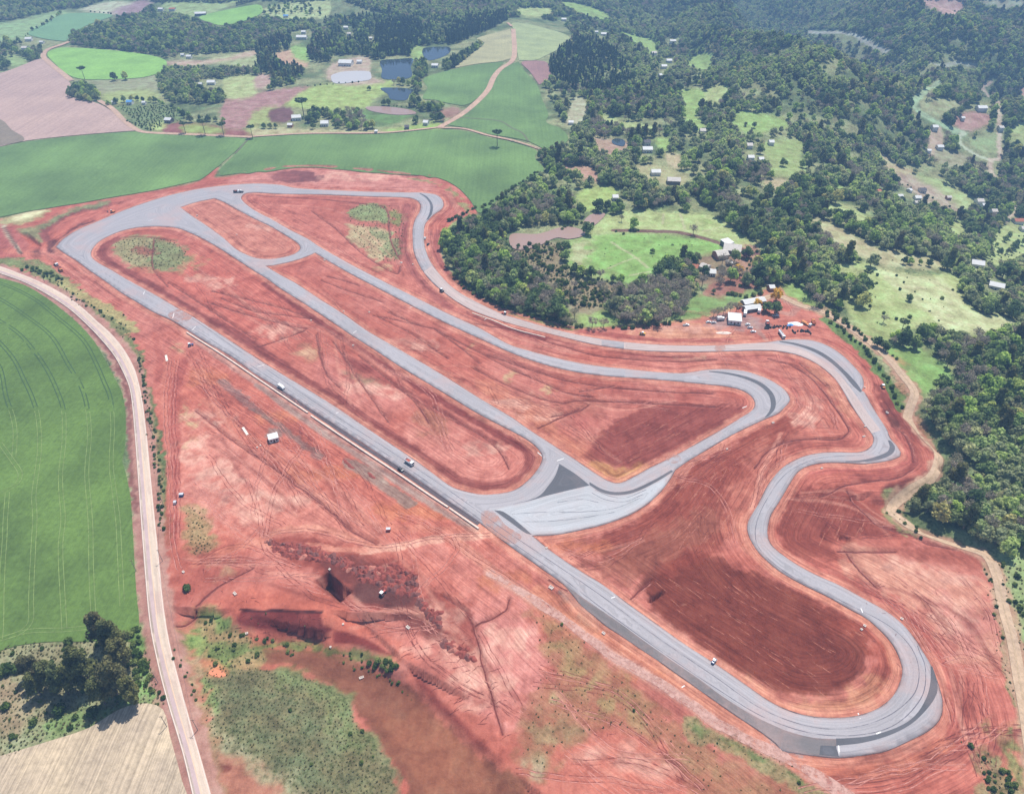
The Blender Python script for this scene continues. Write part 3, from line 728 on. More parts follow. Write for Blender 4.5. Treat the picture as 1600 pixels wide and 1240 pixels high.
P([(428,272),(455,266),(493,268),(492,274),(508,276),(498,282),(470,285),(440,284),(425,280)], A(118,62,64), .85, soft=2, warp=1)
P([(420,272),(460,270),(470,280),(430,282)], A(170,98,92), .6, soft=4)
P([(150,345),(125,355),(106,367),(100,374),(90,372),(120,352),(145,343)], A(112,60,60), .9, soft=2, warp=.7)
P([(60,372),(64,355),(90,338),(130,324),(170,316),(178,321),(135,330),(100,344),(78,362),(76,378)], A(150,82,78), .9, soft=2, warp=.6)
P([(78,375),(90,350),(130,332),(175,322),(200,322),(160,340),(120,352),(95,372)], A(206,116,102), .9, soft=2)
P([(-60,350),(15,348),(45,395),(20,400),(-60,398)], A(180,100,94), .8, soft=4)
P([(48,394),(60,390),(64,402),(50,403)], A(90,46,46), .9, soft=1.5, warp=.5)
P([(75,375),(92,376),(88,395),(74,392)], A(96,54,54), .8, soft=2)
P([(0,388),(30,400),(60,405),(90,422),(130,430),(155,438),(150,432),(100,412),(70,396)], A(216,128,108), .6, soft=3)
P([(420,838),(470,836),(540,850),(620,875),(680,920),(740,960),(740,1030),(700,1010),(640,960),(600,960),(540,935),(500,900),(440,870)], A(156,76,66), .9, soft=4, warp=1.6)
P([(500,880),(560,870),(640,910),(680,960),(700,1000),(650,985),(600,935),(560,930)], A(122,64,58), .85, soft=3, warp=1.4)
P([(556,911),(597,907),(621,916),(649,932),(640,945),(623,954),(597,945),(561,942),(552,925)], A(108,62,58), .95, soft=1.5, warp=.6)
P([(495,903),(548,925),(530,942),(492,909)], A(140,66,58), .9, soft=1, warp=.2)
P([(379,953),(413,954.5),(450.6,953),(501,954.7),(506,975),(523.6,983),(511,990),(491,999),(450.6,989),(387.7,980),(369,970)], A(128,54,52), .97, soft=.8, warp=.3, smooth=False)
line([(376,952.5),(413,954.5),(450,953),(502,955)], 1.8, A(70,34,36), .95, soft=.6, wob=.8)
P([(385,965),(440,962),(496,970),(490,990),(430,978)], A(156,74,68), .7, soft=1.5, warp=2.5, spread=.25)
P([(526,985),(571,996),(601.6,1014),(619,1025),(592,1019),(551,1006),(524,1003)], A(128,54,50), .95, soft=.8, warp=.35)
P([(370,1010),(440,1012),(520,1018),(580,1040),(650,1080),(700,1120),(760,1175),(820,1235),(830,1300),(650,1300),(640,1240),(605,1180),(565,1120),(530,1085),(470,1045),(400,1032)], A(138,84,66), .97, soft=2, warp=.8)
P([(600,1120),(680,1110),(760,1190),(820,1240),(700,1240),(650,1200)], A(168,102,78), .6, soft=12, warp=2)
P([(622,1040),(660,1075),(710,1125),(790,1195),(780,1200),(700,1135),(650,1085)], A(212,120,104), .8, soft=3, warp=.4)
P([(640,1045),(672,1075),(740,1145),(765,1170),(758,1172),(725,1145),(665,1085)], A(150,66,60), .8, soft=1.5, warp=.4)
P([(335,1165),(400,1175),(450,1212),(500,1300),(340,1300)], A(180,118,98), .9, soft=4)
P([(330,1162),(342,1180),(352,1195),(346,1202),(335,1185)], A(118,54,48), .9, soft=2, warp=1)
P([(400,1178),(470,1225),(520,1240),(480,1300),(420,1240)], A(196,130,112), .4, soft=8)
for q in [(330,655,40,14),(345,740,40,22),(400,790,45,20),(300,700,18,28),(470,780,50,14),(745,1060,40,40),(690,1010,40,18),(790,1000,30,26),(1480,905,40,10),(1500,960,40,22),(1420,885,45,9),(560,606,40,9),(600,615,34,8),(750,700,30,12),(790,632,40,8),(840,650,46,8),(1060,515,55,5),(560,275,70,5),(420,350,30,9),(330,440,34,10),(1260,640,22,20),(960,1180,60,14),(1040,1200,44,16),(700,960,40,14),(620,890,20,6),(430,520,40,10),(880,900,20,8),(640,540,40,8)]:
    P([(q[0]+q[2]*math.cos(t)*(1+.3*math.sin(3*t+q[0])),q[1]+q[3]*math.sin(t)*(1+.3*math.sin(2*t+q[1]))) for t in np.arange(0,6.2,.6)], A(232,172,156), .7, soft=2, warp=3, spread=.3)
for q in [(640,800,60,12),(500,740,50,10),(900,850,50,10),(880,980,60,14),(1000,1050,60,12),(1330,1195,70,9),(780,905,40,14),(320,590,30,14),(430,650,34,10)]:
    P([(q[0]+q[2]*math.cos(t),q[1]+q[3]*math.sin(t)) for t in np.arange(0,6.2,.6)], A(206,122,88), .6, soft=4, warp=2.5)
# scrub, grass and bushes on the site
OLV, GRS, STR = A(128,128,88), A(112,146,82), A(196,180,140)
P([(320,1042),(370,1038),(440,1048),(490,1060),(540,1092),(560,1130),(602,1180),(615,1300),(500,1300),(420,1192),(334,1162),(322,1090)], A(126,120,86), 1, soft=2, warp=1.6, veg=1, dirt=0)
P([(340,1060),(420,1070),(480,1110),(520,1160),(560,1240),(500,1240),(430,1180),(350,1140)], A(108,112,80), .8, soft=3, warp=3, spread=.3, veg=1)
P([(330,1150),(400,1180),(470,1225),(500,1260),(440,1240),(380,1190)], A(176,168,140), .7, soft=3, warp=3, spread=.2, veg=1)
P([(430,1046),(480,1055),(530,1085),(545,1120),(580,1165),(570,1185),(530,1140),(490,1090),(445,1070)], A(114,130,80), .5, soft=4, warp=2.6, veg=1)
P([(330,1165),(420,1195),(480,1240),(520,1300),(470,1300),(420,1215),(340,1180)], A(172,160,124), .7, soft=5, warp=2, spread=.3, veg=1)
P([(306,958),(335,955),(380,985),(400,1000),(420,1030),(380,1045),(330,1050),(308,1010)], A(170,148,106), .9, soft=4, warp=2, veg=.8, dirt=.3)
P([(315,958),(350,965),(362,985),(320,975)], A(120,146,80), .8, soft=3, warp=2, veg=1)
P([(280,985),(310,988),(330,1010),(300,1015),(282,1008)], A(122,154,84), .8, soft=4, warp=2, veg=1)
P([(335,1005),(380,1008),(430,1000),(500,1008),(560,1015),(620,1030),(610,1040),(540,1025),(460,1012),(380,1024),(350,1050),(325,1025)], A(104,132,72), .8, soft=3, warp=1, veg=1, dirt=0)
P([(310,1035),(330,1030),(350,1040),(352,1052),(330,1055),(312,1048)], A(226,146,110), .9, soft=1.5, warp=.5, dirt=1, veg=0)
P([(285,1010),(320,1045),(316,1100),(345,1155),(325,1160),(296,1090)], A(176,160,124), .8, soft=5, warp=2, veg=.8, dirt=.3)
P([(318,1050),(330,1060),(332,1110),(320,1100)], A(126,148,88), .7, soft=3, warp=1.5, veg=1)
P([(287,790),(318,795),(330,830),(332,865),(300,870),(285,830)], A(168,138,100), .9, soft=4, warp=2, veg=.8, dirt=.4)
P([(258,845),(300,860),(305,905),(270,930),(258,900)], A(190,102,86), .6, soft=5)
P([(275,880),(330,860),(380,870),(360,910),(300,950),(272,960)], A(176,92,80), .8, soft=8, warp=2)
P([(340,880),(362,884),(352,905),(335,900)], A(190,150,120), .7, soft=3, warp=2, spread=.2)
P([(830,958),(880,968),(940,1025),(1040,1115),(1150,1190),(1290,1240),(1300,1300),(1110,1300),(1060,1172),(980,1140),(900,1150),(840,1215),(808,1190),(805,1130),(850,1040)], A(172,112,88), .9, soft=6, warp=2, dirt=.7, veg=.3)
P([(840,970),(930,1040),(1000,1090),(1020,1130),(960,1120),(880,1050)], A(176,146,104), .8, soft=6, warp=3, spread=.14, veg=.6)
P([(820,1120),(880,1080),(900,1140),(860,1200),(815,1200)], A(170,140,106), .8, soft=6, warp=3, spread=.2, veg=.6)
P([(1000,1110),(1100,1180),(1200,1230),(1150,1240),(1060,1180)], A(166,130,96), .7, soft=6, warp=3, spread=.2, veg=.5)
P([(820,1182),(845,1190),(840,1212),(822,1205)], A(200,180,150), .7, soft=4, warp=2, veg=.4)
line([(1082,1138),(1120,1150),(1170,1175),(1215,1200),(1262,1228),(1310,1260)], 9, A(148,132,94), .9, soft=4, veg=1, dirt=.2, wob=3)
line([(1082,1138),(1120,1148),(1170,1170),(1215,1192),(1255,1218)], 3, A(104,118,70), .8, veg=1, dirt=0, wob=2, patch=.4)
P([(1520,1170),(1560,1180),(1588,1215),(1596,1280),(1550,1260),(1525,1200)], A(150,138,100), .9, soft=4, warp=2, veg=1, dirt=.2)
P([(1575,1130),(1596,1130),(1600,1230),(1582,1200)], A(130,140,88), .8, soft=3, warp=2, veg=1)
for c in [(1550,1130,14,9),(1562,1150,14,9),(1540,1180,18,10),(1530,1140,8,5),(1580,1160,6,16)]:
    P([(c[0]+c[2]*math.cos(t),c[1]+c[3]*math.sin(t)) for t in np.arange(0,6.2,.8)], A(110,124,76), .7, soft=3, warp=3, spread=.12, veg=1)
# grassy infield patches
P([(180,378),(215,368),(260,374),(292,390),(297,405),(270,418),(235,422),(205,415),(180,395)], A(158,152,110), .9, soft=4, warp=2, veg=.8, dirt=.3)
P([(240,378),(285,385),(297,395),(285,412),(240,420),(238,400)], A(134,140,96), .7, soft=3, warp=2, veg=1)
P([(297,395),(320,418),(300,430),(270,420)], A(150,140,96), .6, soft=4, warp=3, spread=.2)
P([(210,385),(245,388),(235,398),(215,395)], A(150,76,68), .8, soft=3, warp=2)
P([(545,335),(560,322),(600,320),(606,345),(602,352),(570,345)], A(138,152,102), .9, soft=2, warp=1.5, veg=1, dirt=.1)
P([(608,330),(632,335),(628,350),(615,352)], A(140,150,92), .8, soft=3, warp=2, veg=.8)
P([(545,350),(600,355),(607,375),(600,400),(588,412),(565,385),(545,368)], A(190,168,130), .9, soft=3, warp=2, veg=.5, dirt=.4)
P([(580,358),(606,365),(600,375),(585,372)], A(146,152,108), .75, soft=2, warp=2, veg=1)
P([(590,385),(625,370),(625,402),(600,400)], A(146,152,108), .75, soft=2, warp=2, veg=1)
P([(545,344),(600,350),(606,355),(560,352)], A(190,108,96), .9, soft=2, warp=1)
P([(455,545),(480,540),(495,550),(485,562),(465,560)], A(206,160,130), .7, soft=3, warp=2, spread=.2)
P([(530,575),(560,585),(610,600),(600,605),(560,595)], A(142,130,100), .6, soft=2, warp=2, spread=.2)
P([(545,565),(565,562),(580,575),(575,582),(560,580)], A(150,74,68), .8, soft=3, warp=1)
P([(655,640),(700,650),(690,680),(660,670)], A(170,110,86), .7, soft=8, warp=2)
for q in [(795,590,12,7),(855,612,12,8),(600,420,10,6),(735,540,10,4),(800,588,10,6),(300,660,8,10),(290,640,5,12),(292,690,5,12),(275,545,6,9),(865,1090,12,8)]:
    P([(q[0]+q[2]*math.cos(t),q[1]+q[3]*math.sin(t)) for t in np.arange(0,6.2,.8)], A(206,172,132), .7, soft=2, warp=2.5, spread=.2)
P([(915,722),(950,745),(975,752),(1010,728),(1000,722),(970,735),(940,725)], A(206,146,96), .8, soft=3, warp=.8)
P([(1060,555),(1100,556),(1100,562),(1055,560)], A(214,170,140), .8, soft=1.5, warp=1, spread=.3)
P([(-200,1010),(0,1016),(28,1007),(142,1002),(217,1000),(236,1040),(262,1100),(262,1120),(200,1112),(140,1140),(60,1168),(-200,1240)], A(152,146,112), 1, soft=3, warp=1, veg=.7, dirt=.1)
P([(60,1130),(140,1100),(230,1080),(250,1095),(200,1108),(140,1135),(80,1150)], A(120,146,86), .8, soft=5, warp=2.5, veg=1)
P([(-200,1050),(0,1060),(60,1100),(40,1140),(-200,1150)], A(168,146,118), .8, soft=6, warp=2, veg=.6)
P([(200,980),(225,975),(240,1040),(245,1080),(215,1075),(210,1020)], A(120,160,84), .8, soft=3, warp=2, veg=.9)
# left verge scrub
line([(-60,402),(0,408),(40,412),(75,428),(105,450)], 16, A(132,142,92), .95, soft=5, veg=1, dirt=.1, wob=3)
line([(95,440),(130,462),(160,478),(190,500),(205,515)], 11, A(176,164,112), .9, soft=4, veg=.8, dirt=.3, wob=3)
line([(100,458),(135,480),(175,505),(200,535),(215,555)], 7, A(120,128,82), .9, soft=3, veg=1, dirt=.2, wob=3)
line([(215,560),(225,600),(235,640),(245,680),(253,740),(258,800),(262,850)], 5.5, A(96,116,72), .95, soft=2, veg=1, dirt=.1, wob=2.5)
line([(212,560),(226,620),(240,690),(247,760),(252,850)], 6, A(178,144,108), .6, soft=3, dirt=.7, wob=2)
line([(250,860),(256,930),(264,985),(280,1030),(300,1090),(322,1160),(345,1240)], 6, A(168,128,98), .8, soft=3, veg=.6, dirt=.6, wob=3)
line([(255,1000),(268,1060),(290,1120),(315,1200),(330,1250)], 5, A(170,150,110), .6, soft=3, veg=.8, wob=2)
P([(0,343),(70,326),(75,330),(45,348),(10,352),(0,350)], A(176,178,128), .8, soft=3, warp=1.5, veg=.7, dirt=.2)
P([(20,338),(72,326),(62,335),(40,342),(22,346)], A(222,210,168), .9, soft=1.5, warp=1, veg=.1)
P([(30,358),(60,352),(90,334),(140,320),(170,315),(172,320),(110,334),(80,350),(62,365),(60,378),(45,368)], A(140,146,104), .85, soft=2.5, warp=1.2, veg=.8, dirt=.2)
line([(5,352),(12,366),(22,380),(32,395)], 3.5, A(196,184,160), .8, soft=1)
line([(8,356),(18,372),(28,390),(34,396)], 2.5, A(96,56,52), .8, soft=1)
# rim grass on the outer side
line([(640,276),(680,285),(705,298),(722,318),(735,332)], 8, A(150,156,104), .7, soft=4, veg=.8, patch=.45, wob=3)
line([(700,300),(712,322),(722,338)], 6, A(206,132,116), .8, soft=2)
line([(1290,500),(1320,522),(1350,550),(1380,585),(1402,612),(1410,630)], 10, A(104,128,72), .95, soft=3, veg=1, dirt=0, wob=2)
line([(1395,770),(1392,795),(1402,815),(1430,832)], 8, A(150,150,104), .8, soft=4, veg=.8, wob=3)
line([(1545,880),(1560,930),(1568,980),(1580,1040),(1588,1100)], 4.5, A(120,130,80), .9, soft=2, veg=1, dirt=.1, wob=2)
line([(1590,1010),(1606,1100),(1620,1200)], 10, A(150,140,108), .8, soft=3, veg=1)
line([(702,430),(745,468),(800,492),(850,505),(900,515)], 5, A(120,140,80), .8, soft=3, veg=1, wob=2)
# strips of earth along the lanes
for rd, sgn in ((ROAD_R, 1), (ROAD_L, -1)):
    line(rd, 9, A(186,136,124), .85, soft=3, veg=0, dirt=.3, wob=1.5)
line([(p[0]+5*0,p[1]) for p in ROAD_L], 6, A(176,124,114), .8, soft=2, dirt=.5, patch=.4, wob=2)
line([(130,500),(157,530),(180,560),(196,600),(201,640),(203,700),(208,760),(212,800)], 3, A(120,70,66), .7, soft=2, wob=2)
line(LANE, 9, A(196,150,128), .8, soft=4, veg=0, dirt=.5, wob=2)
line([(1290,480),(1330,520),(1370,548)], 4, A(200,160,136), .6)
# grey gravel on the red earth
GRV = A(170,146,140); GRD = A(128,116,116)
line([(296,522),(400,594),(480,648),(575,712),(680,785),(745,830)], 7.5, A(196,142,132), .8, soft=2)
line([(400,600),(475,655),(580,725),(700,805),(750,832)], 4, A(176,140,132), .9, soft=1.5)
line([(345,595),(370,615),(395,638)], 6, A(150,116,112), .8, soft=2, wob=1.5)
line([(400,640),(440,668),(475,695),(500,712)], 4.5, A(140,112,106), .8, soft=2, wob=1.5)
line([(545,722),(575,738),(610,765),(640,785)], 8, A(160,132,122), .85, soft=2, wob=1.5)
P([(420,670),(436,668),(446,680),(436,692),(420,690)], A(160,130,124), .9, soft=2)
P([(1105,502),(1160,490),(1200,505),(1195,515),(1150,514),(1110,512)], A(172,138,136), .8, soft=4, warp=1.5)
line([(1172,500),(1188,520),(1200,533)], 4, A(190,146,136), .7, soft=2)
line([(1215,485),(1235,490),(1245,478),(1230,472)], 6, A(180,140,130), .5, soft=2)
line([(890,930),(915,955),(935,972)], 9, A(110,98,98), .8, soft=3, wob=3, patch=.35)
line([(1205,1145),(1232,1172),(1250,1192),(1262,1202)], 6.5, A(172,156,152), .95, soft=1.5, dirt=.1)
line(SERVICE, 7.5, A(192,128,112), .9, soft=2, dirt=.5)
line(SERVICE, 4.5, A(212,164,150), .95, soft=1.5, dirt=.3)
P([(820,935),(860,950),(930,990),(920,1000),(850,965)], A(214,138,108), .5, soft=3)
line([(840,925),(900,960),(960,1000),(1020,1035),(1080,1075),(1140,1115),(1190,1150)], 9, A(212,134,106), .6, soft=5)
# bands running along the pavement edges: pale shoulder, dark graded drain
for l, wd, c, a in [
  ([(182,373),(162,386),(160,398),(172,411),(205,428),(245,452),(300,486),(350,512),(400,542),(475,594),(525,625),(575,658),(612,682),(655,710),(700,742),(745,759),(790,757),(818,744),(832,722),(830,706),(812,692)], 9, A(150,76,70), .9),
  ([(415,443),(475,484),(520,515),(600,567),(650,599),(700,630),(760,665),(815,697)], 8, A(142,66,62), .9),
  ([(545,560),(620,600),(700,650),(770,690)], 6, A(160,80,74), .7),
  ([(470,450),(540,500),(620,555),(700,605),(790,660),(860,705),(930,750)], 5, A(206,118,100), .8),
  ([(662,360),(672,400),(690,425),(720,455),(770,484),(850,508)], 3, A(212,130,116), .8),
  ([(636,320),(632,345),(630,380),(640,410),(660,440),(700,480)], 8, A(168,92,86), .8),
  ([(672,345),(690,330),(700,318)], 6, A(196,112,100), .8),
  ([(668,360),(676,400),(700,435),(735,462),(790,487)], 7, A(204,122,110), .8),
  ([(684,360),(680,385),(690,412),(715,440),(745,461)], 5, A(160,84,78), .7),
  ([(735,487),(800,515),(852,527)], 6, A(150,72,68), .9),
  ([(800,512),(900,535),(1000,553),(1080,556)], 5, A(158,80,74), .8),
  ([(810,508),(900,530),(1000,546)], 4, A(206,120,110), .7),
  ([(900,517),(960,524),(1040,531),(1140,531)], 6, A(180,94,86), .8),
  ([(1190,580),(1225,596),(1242,618),(1240,640)], 6, A(196,108,96), .8),
  ([(1248,640),(1262,600),(1235,575),(1180,567),(1080,570)], 7, A(206,122,106), .7),
  ([(1350,610),(1375,645),(1397,680),(1415,700),(1415,718),(1390,728),(1320,732),(1270,738)], 5, A(206,110,100), .7),
  ([(1395,670),(1425,695),(1430,720),(1405,738),(1330,745)], 4, A(164,84,76), .7),
  ([(1195,540),(1260,545),(1300,575),(1330,620)], 3, A(204,124,106), .5),
  ([(1160,800),(1155,830),(1175,862),(1215,890)], 7, A(206,124,106), .9),
  ([(1210,895),(1290,935),(1350,968),(1385,1000),(1400,1050)], 4, A(206,124,100), .8),
  ([(900,893),(985,952),(1070,1012),(1155,1070),(1230,1112)], 5, A(212,134,108), .9),
  ([(1225,870),(1310,905),(1390,945),(1440,990),(1475,1060),(1490,1110),(1470,1150)], 8, A(196,106,94), .8),
  ([(1500,1060),(1500,1120),(1470,1165),(1400,1195),(1300,1210)], 8, A(180,92,80), .7),
  ([(1240,1190),(1320,1210),(1420,1195),(1480,1160)], 6, A(206,120,98), .8),
  ([(150,440),(215,478),(270,505),(300,530)], 6, A(190,112,98), .7),
  ([(265,495),(285,497),(298,490)], 6, A(206,120,108), .6),
  ([(569,859),(613,855),(660,845),(720,839.5),(775,832)], 5.5, A(228,160,142), .9),
  ([(480,850),(520,856),(569,859)], 4, A(218,138,120), .8),
  ([(700,842),(712,862),(690,895),(660,925)], 5, A(206,116,102), .8),
  ([(710,843),(760,882),(800,912)], 6, A(214,138,120), .8),
  ([(420,850),(412,840),(440,828),(500,826),(560,842),(590,852)], 5, A(222,146,126), .7),
  ([(310,880),(340,866),(380,850),(410,845)], 6, A(206,124,104), .6),
  ([(318,625),(400,690),(470,740),(520,790),(600,820),(760,830)], 5, A(214,132,112), .5),
  ([(380,760),(420,810),(415,840)], 5, A(206,124,110), .5),
  ([(290,560),(275,600),(272,680),(270,760),(268,850)], 7, A(180,92,82), .8),
  ([(265,545),(255,600),(262,700),(268,800)], 3, A(206,122,106), .6),
  ([(240,520),(250,560),(245,600)], 5, A(186,98,86), .6),
  ([(1000,915),(1010,905),(1030,880)], 4, A(140,76,64), .5)]:
    line(l, wd, c, a, soft=max(1.5, wd * .35), wob=.8, dirt=1 if a > .75 else None, veg=0 if a > .75 else None)
P([(870,655),(905,645),(930,655),(925,680),(890,685),(870,670)], A(190,100,92), .6, soft=4)
# ditch bottoms: shade deepened in the soil colour, the relief alone shades weakly
kk = np.nonzero((X > FX0) & (X < FX0 + FN - 2) & (Y > FY0) & (Y < FY0 + FM - 2))[0]
ii = np.clip((X[kk] - FX0 + .5).astype(int), 0, FN - 1); jj = np.clip((Y[kk] - FY0 + .5).astype(int), 0, FM - 1)
m = (1 - sstep(0.2, 1.3, DD[jj, ii] + n4[kk] * .5)) * 0.6 * (DIRT[kk] > .3)
COLR[kk] = COLR[kk] * (1 - m[:, None]) + A(112, 48, 44) * m[:, None]
DT = np.full(len(X), 200.0)
fx = X[kk] - FX0; fy = Y[kk] - FY0; i0 = np.clip(fx.astype(int), 0, FN - 2); j0 = np.clip(fy.astype(int), 0, FM - 2); a_ = fx - i0; b_ = fy - j0
DTc = np.minimum(DTR, 70)
DT[kk] = (DTc[j0, i0] * (1 - a_) + DTc[j0, i0 + 1] * a_) * (1 - b_) + (DTc[j0 + 1, i0] * (1 - a_) + DTc[j0 + 1, i0 + 1] * a_) * b_
mm = (DT < 9) & (DIRT > .5)
sh = (1 - sstep(3.2, 5.4, DT + n4 * 2.2)) * .6 * mm
COLR = COLR * (1 - sh[:, None]) + A(222, 146, 126) * sh[:, None]
sh = np.exp(-((DT - 7.0 + n15 * 3) / .9) ** 2) * .45 * mm * sstep(.35, .55, fine)
COLR = COLR * (1 - sh[:, None]) + A(126, 60, 52) * sh[:, None]
# wheel tracks wandering over the fill
rr = np.random.RandomState(11)
TRK = [((300,560),(520,800)),((310,600),(560,830)),((290,760),(420,850)),((330,690),(460,800)),((420,700),(600,840)),((620,850),(800,1100)),((560,960),(700,990)),((420,900),(600,960)),((300,870),(420,880)),((850,1060),(1080,1200)),((900,1180),(1100,1230)),
  ((1340,900),(1500,1010)),((1420,930),(1560,1040)),((1500,1060),(1540,1200)),((1450,1180),(1590,1140)),((1300,1225),(1500,1180)),((860,870),(1000,830)),((1240,600),(1300,670)),((420,480),(620,600)),((300,430),(440,530)),((500,440),(700,560)),((640,560),(880,640)),
  ((780,600),(960,730)),((980,520),(1160,512)),((1210,540),(1340,640)),((1230,690),(1180,820)),((1060,760),(1140,700)),((1240,780),(1400,830)),((400,330),(620,430)),((60,400),(150,437)),((350,460),(470,520)),((520,530),(560,640)),((600,570),(700,690)),((880,600),(1050,620)),((1130,560),(1250,600)),((700,470),(900,540))]
for (a0, a1) in TRK:
    for q in range(3):
        p0 = np.array(a0, float) + rr.uniform(-14, 14, 2); p1 = np.array(a1, float) + rr.uniform(-14, 14, 2)
        nrm = np.array([-(p1 - p0)[1], (p1 - p0)[0]]) * .18
        mid = (p0 + p1) / 2 + nrm * rr.uniform(-1, 1)
        c = [A(220, 146, 130), A(150, 78, 70)][int(rr.rand() < .5)]
        line([p0, mid, p1], rr.uniform(1.4, 2.6), c, rr.uniform(.25, .5), soft=1.2, wob=.4)
print('painted', round(time.time() - T0, 1))

COLR = np.clip(COLR * (1 + (SITE_MUL - 1) * DIRT[:, None]), 0, .9)
m, nt, bs = mat_new('ground_earth')
at = nd(nt, 'Attribute', attribute_name='albedo').outputs['Color']
dirt = nd(nt, 'Attribute', attribute_name='dirt').outputs['Fac']
dt = nd(nt, 'Attribute', attribute_name='track_dist').outputs['Fac']
P_ = pos(nt)
# grader streaks: run along the pavement edge, broken up along their length
sx = nd(nt, 'SeparateXYZ'); P_fine = P_; nt.links.new(P_, sx.inputs[0])
cb = nd(nt, 'CombineXYZ')
nt.links.new(math_(nt, 'MULTIPLY', dt, 0.85), cb.inputs[0])
nt.links.new(math_(nt, 'MULTIPLY', sx.outputs[0], 0.022), cb.inputs[1]); nt.links.new(math_(nt, 'MULTIPLY', sx.outputs[1], 0.022), cb.inputs[2])
st = noise(nt, 1.0, 4, 0.62, cb.outputs[0])
fade = math_(nt, 'MULTIPLY', ramp(nt, math_(nt, 'DIVIDE', dt, 70.0), [(0.0, gray(.9)), (0.4, gray(.7)), (1.0, gray(0.35))]), dirt)
base = mix(nt, at, mix(nt, at, ramp(nt, st, [(0.28, (0.60, 0.57, 0.57, 1)), (0.5, (0.98, 0.97, 0.97, 1)), (0.70, (1.2, 1.32, 1.32, 1))]), 1.0, 'MULTIPLY'), fade)
st2 = noise(nt, 1.0, 4, 0.65, pos(nt, (0.25, 0.03, 0.3), (0, 0, 0.95))); nt.nodes[-1].inputs['Distortion'].default_value = 0.8
cb2 = nd(nt, 'CombineXYZ'); nt.links.new(math_(nt, 'MULTIPLY', dt, 1.9), cb2.inputs[0])
nt.links.new(math_(nt, 'MULTIPLY', sx.outputs[0], 0.06), cb2.inputs[1]); nt.links.new(math_(nt, 'MULTIPLY', sx.outputs[1], 0.06), cb2.inputs[2])
st3 = noise(nt, 1.0, 2, 0.6, cb2.outputs[0])
base = mix(nt, base, mix(nt, base, ramp(nt, st3, [(0.36, (0.72, 0.68, 0.68, 1)), (0.46, gray(1)), (0.60, gray(1)), (0.68, (1.15, 1.25, 1.25, 1))]), 1.0, 'MULTIPLY'), fade)
base = mix(nt, base, mix(nt, base, ramp(nt, st2, [(0.32, (0.9, 0.88, 0.88, 1)), (0.68, (1.06, 1.08, 1.08, 1))]), 1.0, 'MULTIPLY'), dirt)
n1 = noise(nt, 0.6, 5, 0.7, P_); n2 = noise(nt, 0.07, 6, 0.72, P_); n3 = noise(nt, 2.2, 3, 0.6, P_)
base = mix(nt, base, ramp(nt, n1, [(0.3, gray(0.80)), (0.7, gray(1.12))]), 0.8, 'MULTIPLY')
base = mix(nt, base, ramp(nt, n2, [(0.34, (.66, .60, .60, 1)), (0.5, gray(1)), (0.66, (1.18, 1.38, 1.40, 1))]), 0.9, 'MULTIPLY')
veg = nd(nt, 'Attribute', attribute_name='veg').outputs['Fac']
vv = mix(nt, base, ramp(nt, noise(nt, 0.45, 5, 0.75, P_), [(0.36, (0.40, 0.48, 0.36, 1)), (0.52, (1, 1, 1, 1)), (0.7, (1.25, 1.18, 1.1, 1))]), 1.0, 'MULTIPLY')
base = mix(nt, base, vv, veg)
nt.links.new(base, bs.inputs['Base Color'])
bs.inputs['Roughness'].default_value = 0.95
bs.inputs['Specular IOR Level'].default_value = 0.1
hh = math_(nt, 'ADD', math_(nt, 'MULTIPLY', st, 0.6), math_(nt, 'ADD', math_(nt, 'MULTIPLY', n1, 0.8), math_(nt, 'MULTIPLY', n3, 0.25)))
bump(nt, hh, 0.55, 0.7, bs)
idx = np.arange(NX * NY).reshape(NY, NX)
Fq = np.stack([idx[:-1, :-1].ravel(), idx[:-1, 1:].ravel(), idx[1:, 1:].ravel(), idx[1:, :-1].ravel()], 1)
g = new_obj('ground', np.column_stack([X, Y, Z]), Fq, m, smooth=True, attrs={'albedo': COLR, 'dirt': DIRT, 'veg': np.clip(VEG, 0, 1), 'track_dist': DT})
tag(g, kind='structure')
print('ground built', round(time.time() - T0, 1))
